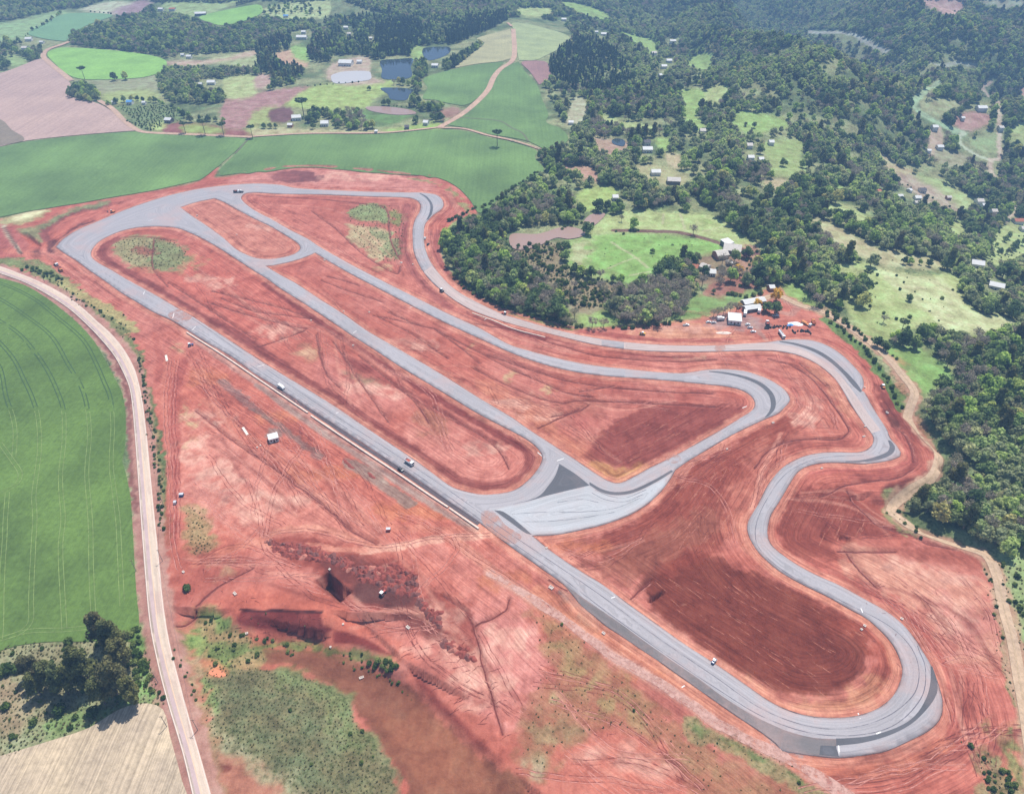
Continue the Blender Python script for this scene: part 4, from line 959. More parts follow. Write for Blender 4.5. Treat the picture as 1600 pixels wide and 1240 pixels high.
# ------------------------------------------------------------------ pavement
def asphalt_mat(name, base, streak=True, spec=0.35, rough=0.75, dust=.5, edg=1.0):
    m, nt, bs = mat_new(name)
    P_ = pos(nt)
    d = nd(nt, 'Attribute', attribute_name='edge_dist').outputs['Fac']
    sx = nd(nt, 'SeparateXYZ'); nt.links.new(P_, sx.inputs[0])
    cb = nd(nt, 'CombineXYZ'); nt.links.new(math_(nt, 'MULTIPLY', d, 0.9), cb.inputs[0])
    nt.links.new(math_(nt, 'MULTIPLY', sx.outputs[0], 0.02), cb.inputs[1]); nt.links.new(math_(nt, 'MULTIPLY', sx.outputs[1], 0.02), cb.inputs[2])
    s = noise(nt, 1.0, 4, 0.6, cb.outputs[0])
    c = mix(nt, (*[x * .82 for x in base], 1), (*[x * 1.14 for x in base], 1), ramp(nt, s, [(.32, gray(0)), (.68, gray(1))]))
    # paver lane joints, every four metres
    fr = math_(nt, 'PINGPONG', d, 2.0)
    jt = ramp(nt, math_(nt, 'DIVIDE', fr, 2.0), [(0.86, gray(1)), (0.96, gray(.8)), (1.0, gray(.74))])
    if streak: c = mix(nt, c, jt, ramp(nt, math_(nt, 'DIVIDE', d, 10.0), [(0, gray(.6)), (.75, gray(.6)), (.9, gray(0))]), 'MULTIPLY')
    # red dust blown over the surface
    du = noise(nt, 0.03, 5, 0.65, P_)
    c = mix(nt, c, (0.40, 0.27, 0.245, 1), ramp(nt, du, [(.50, gray(0)), (.66, gray(dust))]))
    edge = ramp(nt, math_(nt, 'DIVIDE', d, 3.0), [(0, gray(.7)), (.3, gray(.2)), (1, gray(0))])
    c = mix(nt, c, (0.36, 0.22, 0.19, 1), math_(nt, 'MULTIPLY', math_(nt, 'MULTIPLY', edge, edg), ramp(nt, noise(nt, .12, 4, .6, P_), [(.35, gray(0)), (.6, gray(1))])))
    n = noise(nt, 1.2, 4, 0.7, P_)
    c = mix(nt, c, ramp(nt, n, [(.3, gray(.9)), (.7, gray(1.06))]), 1.0, 'MULTIPLY')
    nt.links.new(c, bs.inputs['Base Color'])
    bs.inputs['Roughness'].default_value = rough
    bs.inputs['Specular IOR Level'].default_value = spec
    return m
M_ASPH = asphalt_mat('asphalt', A(168, 163, 166))
M_FAN = asphalt_mat('asphalt_new_runoff', A(180, 181, 184), streak=False, dust=.15, edg=.6)
M_DARK = asphalt_mat('asphalt_primer', A(92, 92, 98), streak=False, dust=.12, edg=0.0)
M_DUST = asphalt_mat('asphalt_dusty', A(190, 172, 166), dust=.5, edg=.25)
M_GRAV = asphalt_mat('gravel_shoulder', A(112, 106, 106), streak=False, dust=.3, edg=.5)
tag(sheet('race_track', OUT, HOLES, 3.2, 0.10, M_ASPH, skirt=0.5, dist=True, zf=lambda x, y: hills(x, y)), kind='structure')
flat = lambda x, y: hills(x, y)
def patch(name, px, mat, off=.106, spacing=3.0, smooth=True, step=2.5):
    return tag(sheet(name, WS(px, True, step) if smooth else W(px), (), spacing, off, mat, dist=True, zf=flat), kind='structure')
def band(name, pxa, pxb, mat, off=.106):
    a = spline(W(pxa), False, 3); b = spline(W(pxb), False, 3)
    return tag(sheet(name, np.vstack([a, b[::-1]]), (), 3, off, mat, dist=True, zf=flat), kind='structure')
patch('paved_runoff', [(768,795,1),(800,789),(835,781),(852,775),(880,768),(920,759,1),(940,769),(962,773.5),(990,769.5),(1025,753),(1048,740,1),(1047,745),(1036,761),(1019,778),(999,793.5),(976,805),(942,817),(906,825.5),(871,832.5),(833,835,1)], M_FAN)
patch('paved_verge', [(874,724.5,1),(900,741),(921,758,1),(880,768),(852,775),(835,780),(800,788,1),(840,776),(858,757),(868,742)], M_DARK, .110)
band('kerb_strip', [(921,757.5),(940,769),(962,773.5),(990,769.5),(1025,753),(1052,736.5)], [(921,753),(942,764.5),(962,768.5),(988,765),(1023,749),(1049,734)], M_DARK, .114)
patch('patch_of_new_asphalt', [(772,797,1),(786,799),(812,818),(831,835,1),(822,833),(798,816)], M_DARK, .110)
band('kerb_strip', [(1108,579.5),(1137,582),(1165,588),(1190,598),(1206,612),(1212,626),(1210,640),(1200,651)], [(1108,581),(1137,585),(1162,591.5),(1184,601),(1199,614),(1204,627),(1203,640),(1194,653)], M_DARK)
band('kerb_strip', [(1217,532.5),(1243,536),(1275,546),(1300,561),(1322,581),(1338,598),(1347,611)], [(1219,534.5),(1243,539.5),(1272,550),(1296,565),(1317,584),(1332,602),(1344,613)], M_DARK)
band('kerb_strip', [(1391,688),(1398,697),(1396,707),(1383,715),(1355,721),(1320,722)], [(1387,688),(1390,697),(1387,705),(1375,711),(1350,718),(1322,720.5)], M_DARK)
band('kerb_strip', [(1306.5,1164.7),(1347,1160),(1390,1148),(1425,1129.6),(1452.6,1102),(1464,1082),(1464.5,1068),(1457,1041)], [(1306,1153),(1318,1153),(1359,1149),(1402,1135.5),(1429,1118),(1446.8,1090.7),(1453.6,1065),(1453.8,1040)], M_DARK)
patch('runoff_joint', [(1282,1164,1),(1306,1165,1),(1311,1182,1),(1280,1179,1)], M_DARK, .114)
band('gravel_link', [(1222,1139),(1250,1147.5),(1275,1152.5),(1306,1154)], [(1222,1171),(1240,1174.5),(1271,1179),(1308,1181.5)], M_GRAV, .108)
band('paved_shoulder', [(882,912.5),(898,924.5),(933.6,949.2),(969,973.5),(1000,996.3),(1034,1020.5),(1063,1040.5),(1092.5,1060.5),(1125,1084.5),(1157,1105.5),(1190,1124),(1223,1139)], [(882,913.5),(896,929),(909,945),(930,962),(948,977),(968,990),(1003,1014),(1026,1029),(1060,1053),(1092.5,1076),(1125,1099),(1151,1117),(1190,1143),(1212,1160),(1221,1170)], M_GRAV)
band('kerb_strip', [(657,302),(668,308),(676,320),(675,334),(669,343)], [(655,302.5),(665,309),(672,320),(671,333),(666,344)], M_DARK)
for px in ([(262,492),(284,505),(300,495),(278,483)],[(1052,724),(1066,718),(1055,709),(1040,717)],[(1118,548),(1133,548),(1132,540),(1118,540.5)],[(758,822),(800,850),(815,838),(790,820),(770,798),(752,800)]):
    patch('earth_crossing', px, veil('earth_on_asphalt', A(208, 156, 140), .6, .12) if 'MEC' not in globals() else MEC, .112)
    MEC = bpy.data.materials['earth_on_asphalt']
band('track_lane', [(975,545),(1025,548),(1100,548.5),(1200,546.5),(1250,555),(1292,579),(1317,609),(1340,647),(1362,677)], [(975,534.5),(1025,539),(1100,541),(1200,536),(1255,546),(1298,572),(1326,602),(1352,640),(1376,672)], M_DUST, .105)
band('track_lane', [(662,425),(695,457),(737,484),(800,506),(875,525),(940,540)], [(675,415),(708,450),(745,472),(800,496.5),(875,517),(940,531)], M_DUST, .105)
# white paint marks across the lanes and along the edges
M_WHITE = simple('white_paint', A(235, 232, 228), .6, .05)
marks = [[(402,573),(413,570)],[(525,645.5),(529,644)],[(870,720),(881,716)],[(840,706),(850,715)],[(1341,1113),(1344,1122)],[(1369,1146),(1376,1143)],[(1310,1164),(1312,1182)],[(955,934),(961,932)],[(1345,950),(1348,957)],[(552,520),(557,517)],[(632,723),(644,716)],[(224,460),(226,455)],[(300,516),(306,510)],[(232,345),(240,343)],[(657,421),(662,418)],[(1160,637),(1167,634)],[(757,499),(762,496)],[(640,480),(660,474)],[(270,497),(272,489)],[(1065,1073),(1070,1070)]]
tag(strips('painted_marks', [W(l) for l in marks], 0.5, .118, M_WHITE), kind='structure')

# ------------------------------------------------------------------ country road, lanes
M_ROAD = asphalt_mat('weathered_road', A(212, 192, 172), streak=False)
rL = spline(W(ROAD_L), False, 4); rR = spline(W(ROAD_R), False, 4)
tag(sheet('road', np.vstack([rL, rR[::-1]]), (), 3, .12, M_ROAD, skirt=.4, dist=True, zf=flat), kind='structure')
def resample(P, n):
    s = np.r_[0, np.cumsum(np.linalg.norm(np.diff(P, axis=0), axis=1))]; t = np.linspace(0, s[-1], n)
    return np.stack([np.interp(t, s, P[:, 0]), np.interp(t, s, P[:, 1])], 1)
a = resample(rL, 160); b = resample(rR, 160)
for name, f, wd, c in [('road_edge_line', .06, .45, A(224,204,190)), ('road_edge_line', .94, .45, A(224,204,190)), ('road_centre_line', .5, .35, A(226,190,160))]:
    v, f_ = strip_mesh(name, a * (1 - f) + b * f, wd, .127, None, zf=flat)
    tag(new_obj(name, v, f_, simple('paint_' + str(f), c, .7, .08)), kind='structure')
v, f_ = strip_mesh('w', a * .68 + b * .32, 1.6, .1235, None, zf=flat)
tag(new_obj('road_wear', v, f_, simple('tyre_worn_asphalt', A(192,168,166), .8, .1, .15)), kind='structure')
M_LANE = field_mat('dirt_lane', A(214, 184, 156), 0, 1.2, .1, .1, 20)
lane = spline(W(LANE), False, 3)
L_, R2 = ribbon(lane, 5.4)
tag(sheet('dirt_lane', np.vstack([L_, R2[::-1]]), (), 2.2, .22, M_LANE, dist=True), kind='structure')
tag(strips('dirt_lane_grass_strip', [lane[:-20]], .7, .27, simple('lane_middle', A(186,160,130), .9, .2)), kind='structure')

sv = spline(W(SERVICE), False, 3)
l_, r_ = ribbon(sv, 4.6); q_w = (vn(sv[:, 0], sv[:, 1], 9, 3) - .5)[:, None] * 1.6; l_ = l_ + q_w; r_ = r_ + q_w[::-1]
tag(sheet('haul_track', np.vstack([l_, r_[::-1]]), (), 2.2, .14, veil('pale_worn_earth', A(216, 172, 158), .85, .3)), kind='structure')
# ------------------------------------------------------------------ fields
def fsheet(name, px, mat, spacing=9, off=.22, smooth=True):
    return tag(sheet(name, WS(px, True, 6) if smooth else W(px), (), spacing, off, mat), kind='structure')
M_F1 = field_mat('young_wheat', A(108, 136, 70), 0.10, .9, .24, .12, 45)
M_F2 = field_mat('far_wheat', A(122, 154, 94), 1.35, .35, .22, .12, 90)
M_F4 = field_mat('bright_pasture', A(150, 196, 102), .3, .2, .12, .05, 40)
M_TAN = field_mat('dry_pasture', A(184, 180, 140), .6, .4, .14, .06, 35)
M_PL = field_mat('harrowed_soil', A(204, 174, 164), 2.2, .25, .08, .14, 70)
M_GB = field_mat('mid_green_crop', A(128, 168, 122), .7, .2, .08, .05, 60)
M_STUB = field_mat('stubble', A(224, 202, 176), -1.22, 1.3, .12, .3, 22)
M_MV = field_mat('tilled_mauve', A(170, 132, 128), .5, .5, .1, .1, 30)
fsheet('wheat_field', [(-160,408),(-60,424),(0,434),(40,446),(75,467),(105,490),(130,513),(150,537),(167,567),(180,592),(190,612),(195,635),(196.5,665),(195,700),(191,720,1),(197,740,1),(204,775),(206.5,810),(210,870),(214,930),(217,965),(216,985),(213,1000,1),(142,1002.5),(100,1002),(71,1003),(28,1007.6),(0,1016.5),(-60,1035),(-200,1050)], M_F1, 7, .3)
fsheet('wheat_field', [(-120,366),(0,340),(70,326),(125,317),(175,309),(250,296),(312,282,1),(342,259.5,1),(365,240),(388,217,1),(325,212.5),(250,208.5),(217,206),(125,213),(42,222),(0,231),(-120,250)], M_F2, 12, .6)
fsheet('wheat_field', [(392,216,1),(475,211),(600,210),(675,203.5),(725,205),(762,215),(800,223),(838,236),(836,247),(850,266),(832,282),(797,295),(775,315),(755,334),(746,332,1),(732,310),(712,291),(687,279),(650,272.5),(600,269),(525,262),(487,260),(450,261),(400,268),(345,274,1),(342,266,1),(368,241)], M_F2, 12, .6)
fsheet('wheat_field', [(663,123),(700,111),(750,101),(788,97.5,1),(778,108),(767,123),(757,143),(735,162),(722,166,1),(700,162),(680,157),(661,155),(668,138)], M_F2, 12, .7)
fsheet('wheat_field', [(810,97,1),(820,112),(840,135),(847,155),(857,180),(854,192),(875,201),(888,217),(875,229),(849,233,1),(826,222),(800,216),(762,210),(730,201),(700,196,1),(717,183),(737,165),(762,144),(773,122),(786,107)], M_F2, 12, .7)
fsheet('pasture', [(75,82),(100,75),(200,82),(257,94),(251,113),(220,122),(140,125),(112,120),(86,100)], M_F4, 14, .7)
fsheet('ploughed_field', [(-90,132),(0,115),(65,92.5),(86,110),(110,131),(108,150),(155,163),(217,204.5,1),(125,211.5),(42,220.5),(0,229.5),(-90,246)], M_PL, 14, .6)
fsheet('tilled_field', [(-60,170),(0,187),(18,203),(38,220),(0,228.5),(-60,238)], field_mat('grey_tilled', A(152,138,122), .5, .5, .1, .1, 30), 14, .7)
fsheet('crop_field', [(45,54),(70,38),(107,22),(175,24),(137,40),(110,57),(100,65)], M_GB, 16, .8)
fsheet('pasture', [(312,27),(350,17),(400,8),(410,12),(405,24),(352,40),(337,39)], M_F4, 16, .8)
fsheet('dry_field', [(709,107,1),(733,88),(757,68),(745,61),(770,53),(797,46,1),(801,60),(802,78),(799,92,1),(780,97),(750,100)], M_TAN, 14, .7)
fsheet('dry_field', [(803,36),(850,44),(889,58),(876,75),(848,90),(835,95),(811,95,1),(807,75),(804,50)], field_mat('pale_pasture', A(172,184,134), .2, .3, .14, .05, 30), 14, .7)
fsheet('tilled_field', [(816,97),(852,97),(860,120),(850,130),(842,133,1),(828,113)], M_MV, 14, .7)
fsheet('stubble_field', [(-40,1195),(0,1181),(60,1163),(140,1137),(170,1118),(200,1103),(230,1098),(255,1108),(266,1150),(285,1220),(302,1300),(-60,1300)], M_STUB, 5, .25)
# wheel lines through the near wheat
TL = [[(-40,432),(0,442),(50,465),(95,500),(130,531),(150,567),(162,595),(172,620),(176,662),(174,725),(179,770),(184,810),(187,860),(192,948)],
 [(-40,452),(0,467),(50,500),(82,527),(107,570),(125,600),(135,630),(140,675),(136,725),(136,750),(141,810),(143,889),(146,949),(147,972)],
 [(-40,478),(0,501),(30,522),(55,550),(75,580),(90,612),(99,640),(100,687),(95,737),(95,762),(99,810),(95,853),(99,942),(101,983)],
 [(-30,510),(0,536),(22,562),(37,592),(50,620),(59,650),(62,700),(57,742),(53,775),(55,810),(53,853),(49,942),(48,972),(35,986),(15,994),(0,998)],
 [(-20,550),(0,575),(10,620),(20,650),(24,675),(22,715)],[(0,692),(20,720),(32,740),(27,755),(10,767),(0,772),(-20,775)],[(12,770),(9,810),(8,840),(5,889),(2,977),(0,1000)],[(-5,1000),(43,986),(99,984),(142,980)]]
LN = []
for px in TL:
    c = spline(W(px), False, 4)
    a_, b_ = ribbon(c, 2.2)
    LN += [a_, b_]
M_TL = field_mat('bare_wheel_line', A(140, 160, 100), 0, 1, .2, .1, 8)
M_TLD = simple('trodden_wheat', A(62, 88, 50), .9, .2)
nl = [l[int(len(l) * .0):] for l in LN]
top, bot = [], []
for l in nl:
    ymid = np.array([project(p[0], p[1], 0)[1] for p in l])
    k = ymid < 640
    if k.sum() > 2: top.append(l[k])
    if (~k).sum() > 2: bot.append(l[~k])
tag(strips('field_wheel_lines', bot, .32, .36, M_TL), kind='structure')
tag(strips('field_wheel_lines', top, .6, .36, M_TLD), kind='structure')
far_l = [[(717,184),(740,186),(780,190),(800,201),(815,208),(826,222)],[(800,221),(845,234)],[(368,241),(390,216)]]
tag(strips('field_edge_tracks', [spline(W(l), False, 6) for l in far_l], 2.4, .9, simple('dark_furrow', A(110,112,84), .9, .2)), kind='structure')
# dirt paths between the far fields
M_PATH = field_mat('sandy_path', A(212, 178, 156), 0, 1, .1, .1, 20)
for name, px, wd in [('dirt_path', [(802,46),(803,60),(804,75),(803,90),(797,99),(783,108),(772,121),(762,142),(742,163),(718,182),(688,199)], 9),
    ('dirt_path', [(685,200),(725,202),(762,212),(800,220),(845,234)], 5), ('dirt_path', [(395,214),(475,209.5),(600,208),(675,201),(688,199)], 5),
    ('dirt_path', [(108,66),(95,71),(75,78),(68,88),(75,97),(95,113),(112,127)], 9), ('dirt_path', [(155,158),(175,170),(195,190),(217,205),(232,208),(300,211),(394,215)], 7),
    ('dirt_path', [(800,42),(793,36)], 6)]:
    c = spline(W(px), False, 6); l_, r_ = ribbon(c, wd)
    tag(sheet(name, np.vstack([l_, r_[::-1]]), (), 6, .9, M_PATH), kind='structure')
# ------------------------------------------------------------------ ponds
def water_mat(name, c, rough=.08):
    m, nt, bs = mat_new(name)
    bs.inputs['Base Color'].default_value = rgba(c); bs.inputs['Roughness'].default_value = rough; bs.inputs['IOR'].default_value = 1.33
    n = noise(nt, .6, 3, .6, pos(nt)); bump(nt, n, .06, .3, bs)
    return m
M_WG = water_mat('pale_milky_water', A(196,192,190), .3); M_WB = water_mat('pond_water', (0.03, 0.045, 0.06)); M_WM = water_mat('muddy_water', A(168,140,128), .3)
for px, mt in [([(517,120),(523,116),(540,112),(575,112),(580,118),(578,125),(560,128),(525,131)], M_WG), ([(596,95),(620,93),(644,92),(642,105),(640,122),(600,124),(597,110)], M_WB),
   ([(596,138),(645,140),(640,148),(634,157),(612,156),(606,148)], M_WB), ([(662,76),(680,74),(700,74),(704,80),(695,88),(672,95),(663,90)], M_WB), ([(572,168),(600,167),(640,172),(650,178),(620,180),(580,174)], M_WM),
   ([(956,220),(962,217),(972,218),(977,223),(974,229),(966,228),(958,225)], M_WB), ([(800,366),(840,366),(880,355),(905,358),(915,367),(890,374),(870,372),(840,385),(812,391),(798,385)], M_WM), ([(912,346),(925,335),(945,334),(938,345),(925,354),(914,352)], M_WM),
   ([(322,1044),(332,1037),(345,1041),(350,1048),(340,1051)], water_mat('red_puddle', A(226,140,104), .3))]:
    P_ = WS(px, True, 3); zz = float(np.min(hills(P_[:, 0], P_[:, 1])))
    zz = float(np.mean(hills(P_[:, 0], P_[:, 1])))
    pud = px[0] == (322, 1044)
    tag(sheet('pond_water', P_, (), 2 if pud else 10, .15 if pud else .5, mt, zf=H if pud else (lambda x, y: hills(x, y))), kind='structure')
print('sheets', round(time.time() - T0, 1))

# ------------------------------------------------------------------ crisp marks in the earth: drains, wheel tracks, rills
def dry(l, need=2.0):
    """keep only what lies off the pavement"""
    j = np.clip((l[:, 1] - FY0).astype(int), 0, FM - 1); i = np.clip((l[:, 0] - FX0).astype(int), 0, FN - 1)
    ok = (DTR[j, i] > need) & (~ONTR[j, i]); out = []; cur = []
    for p, o in zip(l, ok):
        if o: cur.append(p)
        else:
            if len(cur) > 3: out.append(np.array(cur))
            cur = []
    if len(cur) > 3: out.append(np.array(cur))
    return out
rk = np.random.RandomState(21)
def wobble(l, a): 
    return l + np.stack([vn(l[:, 0], l[:, 1], 5, 7) - .5, vn(l[:, 0], l[:, 1], 5, 8) - .5], 1) * a
dl = []
for P0 in DITCH: dl += dry(wobble(P0, 1.2), 1.2)
M_DITCH = simple('shaded_ditch_soil', A(118, 56, 50), .9, .3, .8)  # shade inside the ditches, painted as a darker soil colour
tag(strips('drain_ditch', dl, .62, .16, M_DITCH), kind='structure')
sd_ = [l + np.array([.9, -1.1]) for l in dl]
tag(strips('ditch_spoil', sd_, .8, .14, veil('crumbled_earth', A(206, 134, 118), .7, .3)), kind='structure')
tw = []; tl2 = []
EXP = [[(705,842),(713,856),(700,880),(672,905),(652,930)],[(775,833),(720,836),(660,842),(600,852),(560,846),(500,830),(440,828),(412,842),(425,866),(470,885)],[(390,745),(410,800),(412,840)],[(420,690),(400,760),(395,800)],[(470,700),(430,760),(412,835)],
 [(620,800),(680,825),(730,860),(800,905)],[(318,880),(400,878),(470,885)],[(320,905),(420,902),(500,895)],[(300,560),(330,620),(400,690),(470,770)],[(265,560),(258,640),(266,740),(270,850),(280,890)],[(275,560),(268,640),(274,740),(276,840)],
 [(1345,905),(1400,950),(1440,1000),(1470,1070),(1490,1130)],[(1500,900),(1540,950),(1560,1010)],[(1400,900),(1480,960),(1530,1050),(1545,1120)],[(1470,1030),(1500,1025),(1530,1035),(1555,1052)],[(1250,1235),(1350,1215),(1450,1190),(1540,1130)],
 [(860,1095),(960,1130),(1040,1180),(1100,1235)],[(810,1205),(880,1215),(960,1220),(1040,1235)],[(1120,540),(1140,575),(1165,600)],[(1145,512),(1130,540)],[(1230,470),(1240,490),(1215,500)],[(900,530),(1000,548),(1100,560),(1200,562)],
 [(410,820),(380,850),(320,890)],[(60,395),(80,405),(110,422),(150,432)],[(0,400),(30,405),(60,415)],[(1055,745),(1110,760),(1140,800),(1150,850)],[(1250,580),(1300,640),(1310,670)],[(840,940),(900,985),(980,1040),(1080,1100),(1180,1160)]]
for px in EXP:
    for q in range(2):
        o_ = rk.uniform(-5, 5, 2) * (q > 0); l = spline(W([(a + o_[0], b + o_[1] * .6) for a, b in px]), False, 3)
        for p in dry(wobble(l, 1.5), 1.5):
            a_, b_ = ribbon(p, 2.1); (tw if q else tl2).extend([a_, b_])
for (a0, a1) in TRK:
    for q in range(4):
        p0 = np.array(a0, float) + rk.uniform(-22, 22, 2); p1 = np.array(a1, float) + rk.uniform(-22, 22, 2)
        nrm = np.array([-(p1 - p0)[1], (p1 - p0)[0]]) * .2; l = spline(W([p0, (p0 + p1) / 2 + nrm * rk.uniform(-1, 1), p1]), False, 3)
        for p in dry(wobble(l, 1.5), 1.5):
            a_, b_ = ribbon(p, 2.1); (tw if rk.rand() < .5 else tl2).extend([a_, b_])
tag(strips('wheel_tracks_dark', tw, .42, .11, veil('pressed_earth', A(140, 72, 66), .6)), kind='structure')
tag(strips('wheel_tracks_pale', tl2, .42, .12, veil('dusty_earth', A(232, 160, 144), .65)), kind='structure')
ds_ = []
for (poly_, n_, ang, l0, l1) in [([(1020,905),(1110,872),(1290,945),(1350,985),(1355,1030),(1290,1080),(1220,1075),(1100,1010)],190,.60,5,15),([(1040,750),(1130,705),(1160,760),(1150,840),(1060,860)],110,2.2,5,14),([(1330,855),(1420,870),(1540,900),(1560,1000),(1450,980)],60,.5,5,14),([(1100,700),(1220,650),(1200,700),(1130,740)],40,2.6,5,12),([(780,600),(930,680),(900,700),(790,640)],40,.6,5,14),([(930,650),(1100,640),(1060,690),(990,725)],60,2.65,5,14),([(1210,800),(1300,770),(1400,820),(1300,840)],50,2.0,4,12),([(320,430),(560,560),(700,700),(520,610)],60,.62,5,14)]:
    pa_ = np.array(poly_, float); c_ = 0
    while c_ < n_:
        u = rk.uniform(pa_[:, 0].min(), pa_[:, 0].max()); v = rk.uniform(pa_[:, 1].min(), pa_[:, 1].max())
        if not inside(np.array([u]), np.array([v]), pa_)[0]: continue
        c_ += 2; a = ang + rk.uniform(-.12, .12); L = rk.uniform(l0, l1 * 2.2)
        l = spline(W([(u, v), (u + math.cos(a) * L / 2, v + math.sin(a) * L / 2), (u + math.cos(a) * L, v + math.sin(a) * L)]), False, 1.5)
        ds_ += dry(wobble(l, .6), 2)
tag(strips('scraped_streaks', ds_, .4, .13, veil('dry_scraped_earth', A(214, 138, 114), .6, .3), taper=True), kind='structure')
rl = []
for i in range(120):
    u = rk.uniform(600, 800); v = rk.uniform(960, 1150)
    if not inside(np.array([u]), np.array([v]), [(640,975),(740,990),(800,1060),(800,1150),(760,1140),(700,1080),(620,1010)])[0]: continue
    a = rk.uniform(2.4, 3.0); L = rk.uniform(8, 26); l = spline(W([(u, v), (u + math.cos(a) * L * .5, v + math.sin(a) * L * .4 + rk.uniform(-2, 2)), (u + math.cos(a) * L, v + math.sin(a) * L)]), False, 1.5)
    rl.append(wobble(l, 1.2))
for (x0, y0, x1, y1, n) in [(372,958,515,985,60),(300,870,400,950,20),(1330,880,1560,1050,40),(1060,740,1130,860,25),(880,1070,1000,1160,25)]:
    for i in range(n):
        u = rk.uniform(x0, x1); v = rk.uniform(y0, y1); a = rk.uniform(0, 3.1); L = rk.uniform(4, 14)
        rl.append(wobble(spline(W([(u, v), (u + math.cos(a) * L * .5, v + math.sin(a) * L * .35), (u + math.cos(a) * L, v + math.sin(a) * L * .7)]), False, 1.5), 1))
tag(strips('erosion_rills', rl, .34, .12, veil('dark_rill_earth', A(126, 62, 58), .85, .5), taper=True), kind='structure')  # narrow strips of darker earth along the rills
tag(strips('pavement_edge', [ring(r)[:-1] for r in HOLES] + [OUT], .55, .119, veil('dark_pavement_edge', A(88, 80, 84), .8, .06)), kind='structure')
ll = [[(300,497),(400,566),(525,650),(612,706),(700,765),(780,822),(860,876),(942,932),(1027,995),(1116,1056),(1200,1112),(1290,1138),(1370,1126),(1425,1088),(1436,1050),(1424,1012),(1390,978),(1330,946),(1240,902),(1187,858),(1181,822),(1200,777),(1232,737),(1280,716),(1350,711)],
 [(300,511),(400,576),(525,658),(612,715),(700,775),(780,833),(860,889),(942,951),(1027,1013),(1116,1073),(1200,1123),(1290,1148),(1385,1138),(1438,1092),(1446,1045),(1433,1008)]]
tag(strips('lane_joint', [spline(W(l), False, 3) for l in ll], .35, .117, veil('joint_dark', A(116, 112, 122), .8, .08)), kind='structure')
# bright scuffed dust along the straights
sm_ = []
for px in [[(800,803),(850,800),(900,800),(960,794),(1000,778)],[(815,815),(860,814),(915,808),(960,800)],[(925,770),(945,780),(975,784),(1005,772)],[(870,785),(910,780),(935,785)],[(930,765),(950,774),(975,778),(1010,765)]]: sm_.append(spline(W(px), False, 3))
tag(strips('paving_seam', sm_, .4, .118, veil('seam_dark', A(130, 128, 134), .8, .1)), kind='structure')
print('marks', round(time.time() - T0, 1))
# ------------------------------------------------------------------ vegetation
def leaf_mat(name, stops, rough=.75, sc=.5):
    m, nt, bs = mat_new(name)
    r = nd(nt, 'ObjectInfo').outputs['Random']
    c = ramp(nt, r, stops)
    tc = nd(nt, 'TexCoord').outputs['Object']
    n = noise(nt, sc, 3, .6, tc)
    c = mix(nt, c, ramp(nt, n, [(.35, (.62, .68, .6, 1)), (.65, (1.25, 1.2, 1.0, 1))]), 1.0, 'MULTIPLY')
    nt.links.new(c, bs.inputs['Base Color'])
    bs.inputs['Roughness'].default_value = rough
    bs.inputs['Specular IOR Level'].default_value = .12
    tl = nd(nt, 'BsdfTranslucent'); nt.links.new(c, tl.inputs[0]); mx = nd(nt, 'MixShader'); mx.inputs[0].default_value = .42
    nt.links.new(bs.outputs[0], mx.inputs[1]); nt.links.new(tl.outputs[0], mx.inputs[2]); nt.links.new(mx.outputs[0], nt.nodes['Material Output'].inputs['Surface'])
    return m
def c4(*a): return (*[float(x) for x in lin(a)], 1)
L_DARK = leaf_mat('leaves_mixed_green', [(0, c4(84,106,72)), (.25, c4(108,130,84)), (.48, c4(128,148,94)), (.64, c4(152,156,122)), (.78, c4(156,182,104)), (.92, c4(182,206,116)), (1, c4(198,190,132))])
L_GREY = leaf_mat('leaves_grey_brown', [(0, c4(152,144,138)), (.5, c4(170,156,150)), (1, c4(156,156,132))])
L_EUC = leaf_mat('leaves_olive', [(0, c4(104,116,80)), (.5, c4(128,128,84)), (1, c4(116,112,88))])
L_PINE = leaf_mat('needles_dark', [(0, c4(62,84,60)), (.6, c4(80,102,66)), (1, c4(98,116,76))])
L_BUSH = leaf_mat('bush_leaves', [(0, c4(70,92,50)), (.5, c4(96,118,62)), (1, c4(138,150,92))])
L_TUFT = leaf_mat('dry_tufts', [(0, c4(124,126,90)), (.5, c4(142,136,102)), (.8, c4(166,154,120)), (1, c4(128,142,90))])
L_YEL = leaf_mat('yellow_blossom', [(0, c4(236,190,60)), (1, c4(240,200,90))])
L_PUR = leaf_mat('purple_blossom', [(0, c4(140,104,130)), (1, c4(150,116,138))])
BARK = simple('bark', A(120,108,96), .9, .25, 1.5)

ICO = None
def ico():
    global ICO
    if ICO is None:
        bm = bmesh.new(); bmesh.ops.create_icosphere(bm, subdivisions=1, radius=1)
        ICO = (np.array([v.co[:] for v in bm.verts]), np.array([[v.index for v in f.verts] for f in bm.faces])); bm.free()
    return ICO
def tube_np(p0, p1, r0, r1, n=5):
    p0 = np.asarray(p0, float); p1 = np.asarray(p1, float); d = p1 - p0; d = d / (np.linalg.norm(d) + 1e-9)
    a = np.cross(d, (0.3, 0.9, 0.1)); a /= np.linalg.norm(a); b = np.cross(d, a)
    an = np.arange(n) / n * 2 * math.pi
    c = np.cos(an)[:, None] * a + np.sin(an)[:, None] * b
    v = np.vstack([p0 + c * r0, p1 + c * r1])
    f = [(i, (i + 1) % n, n + (i + 1) % n) for i in range(n)] + [(i, n + (i + 1) % n, n + i) for i in range(n)]
    f += [(n, n + i + 1, n + i + 2) for i in range(n - 2)]
    return v, np.array(f)
def join(parts):
    V, Fc, b = [], [], 0
    for v, f in parts:
        V.append(v); Fc.append(f + b); b += len(v)
    return np.vstack(V), np.vstack(Fc)
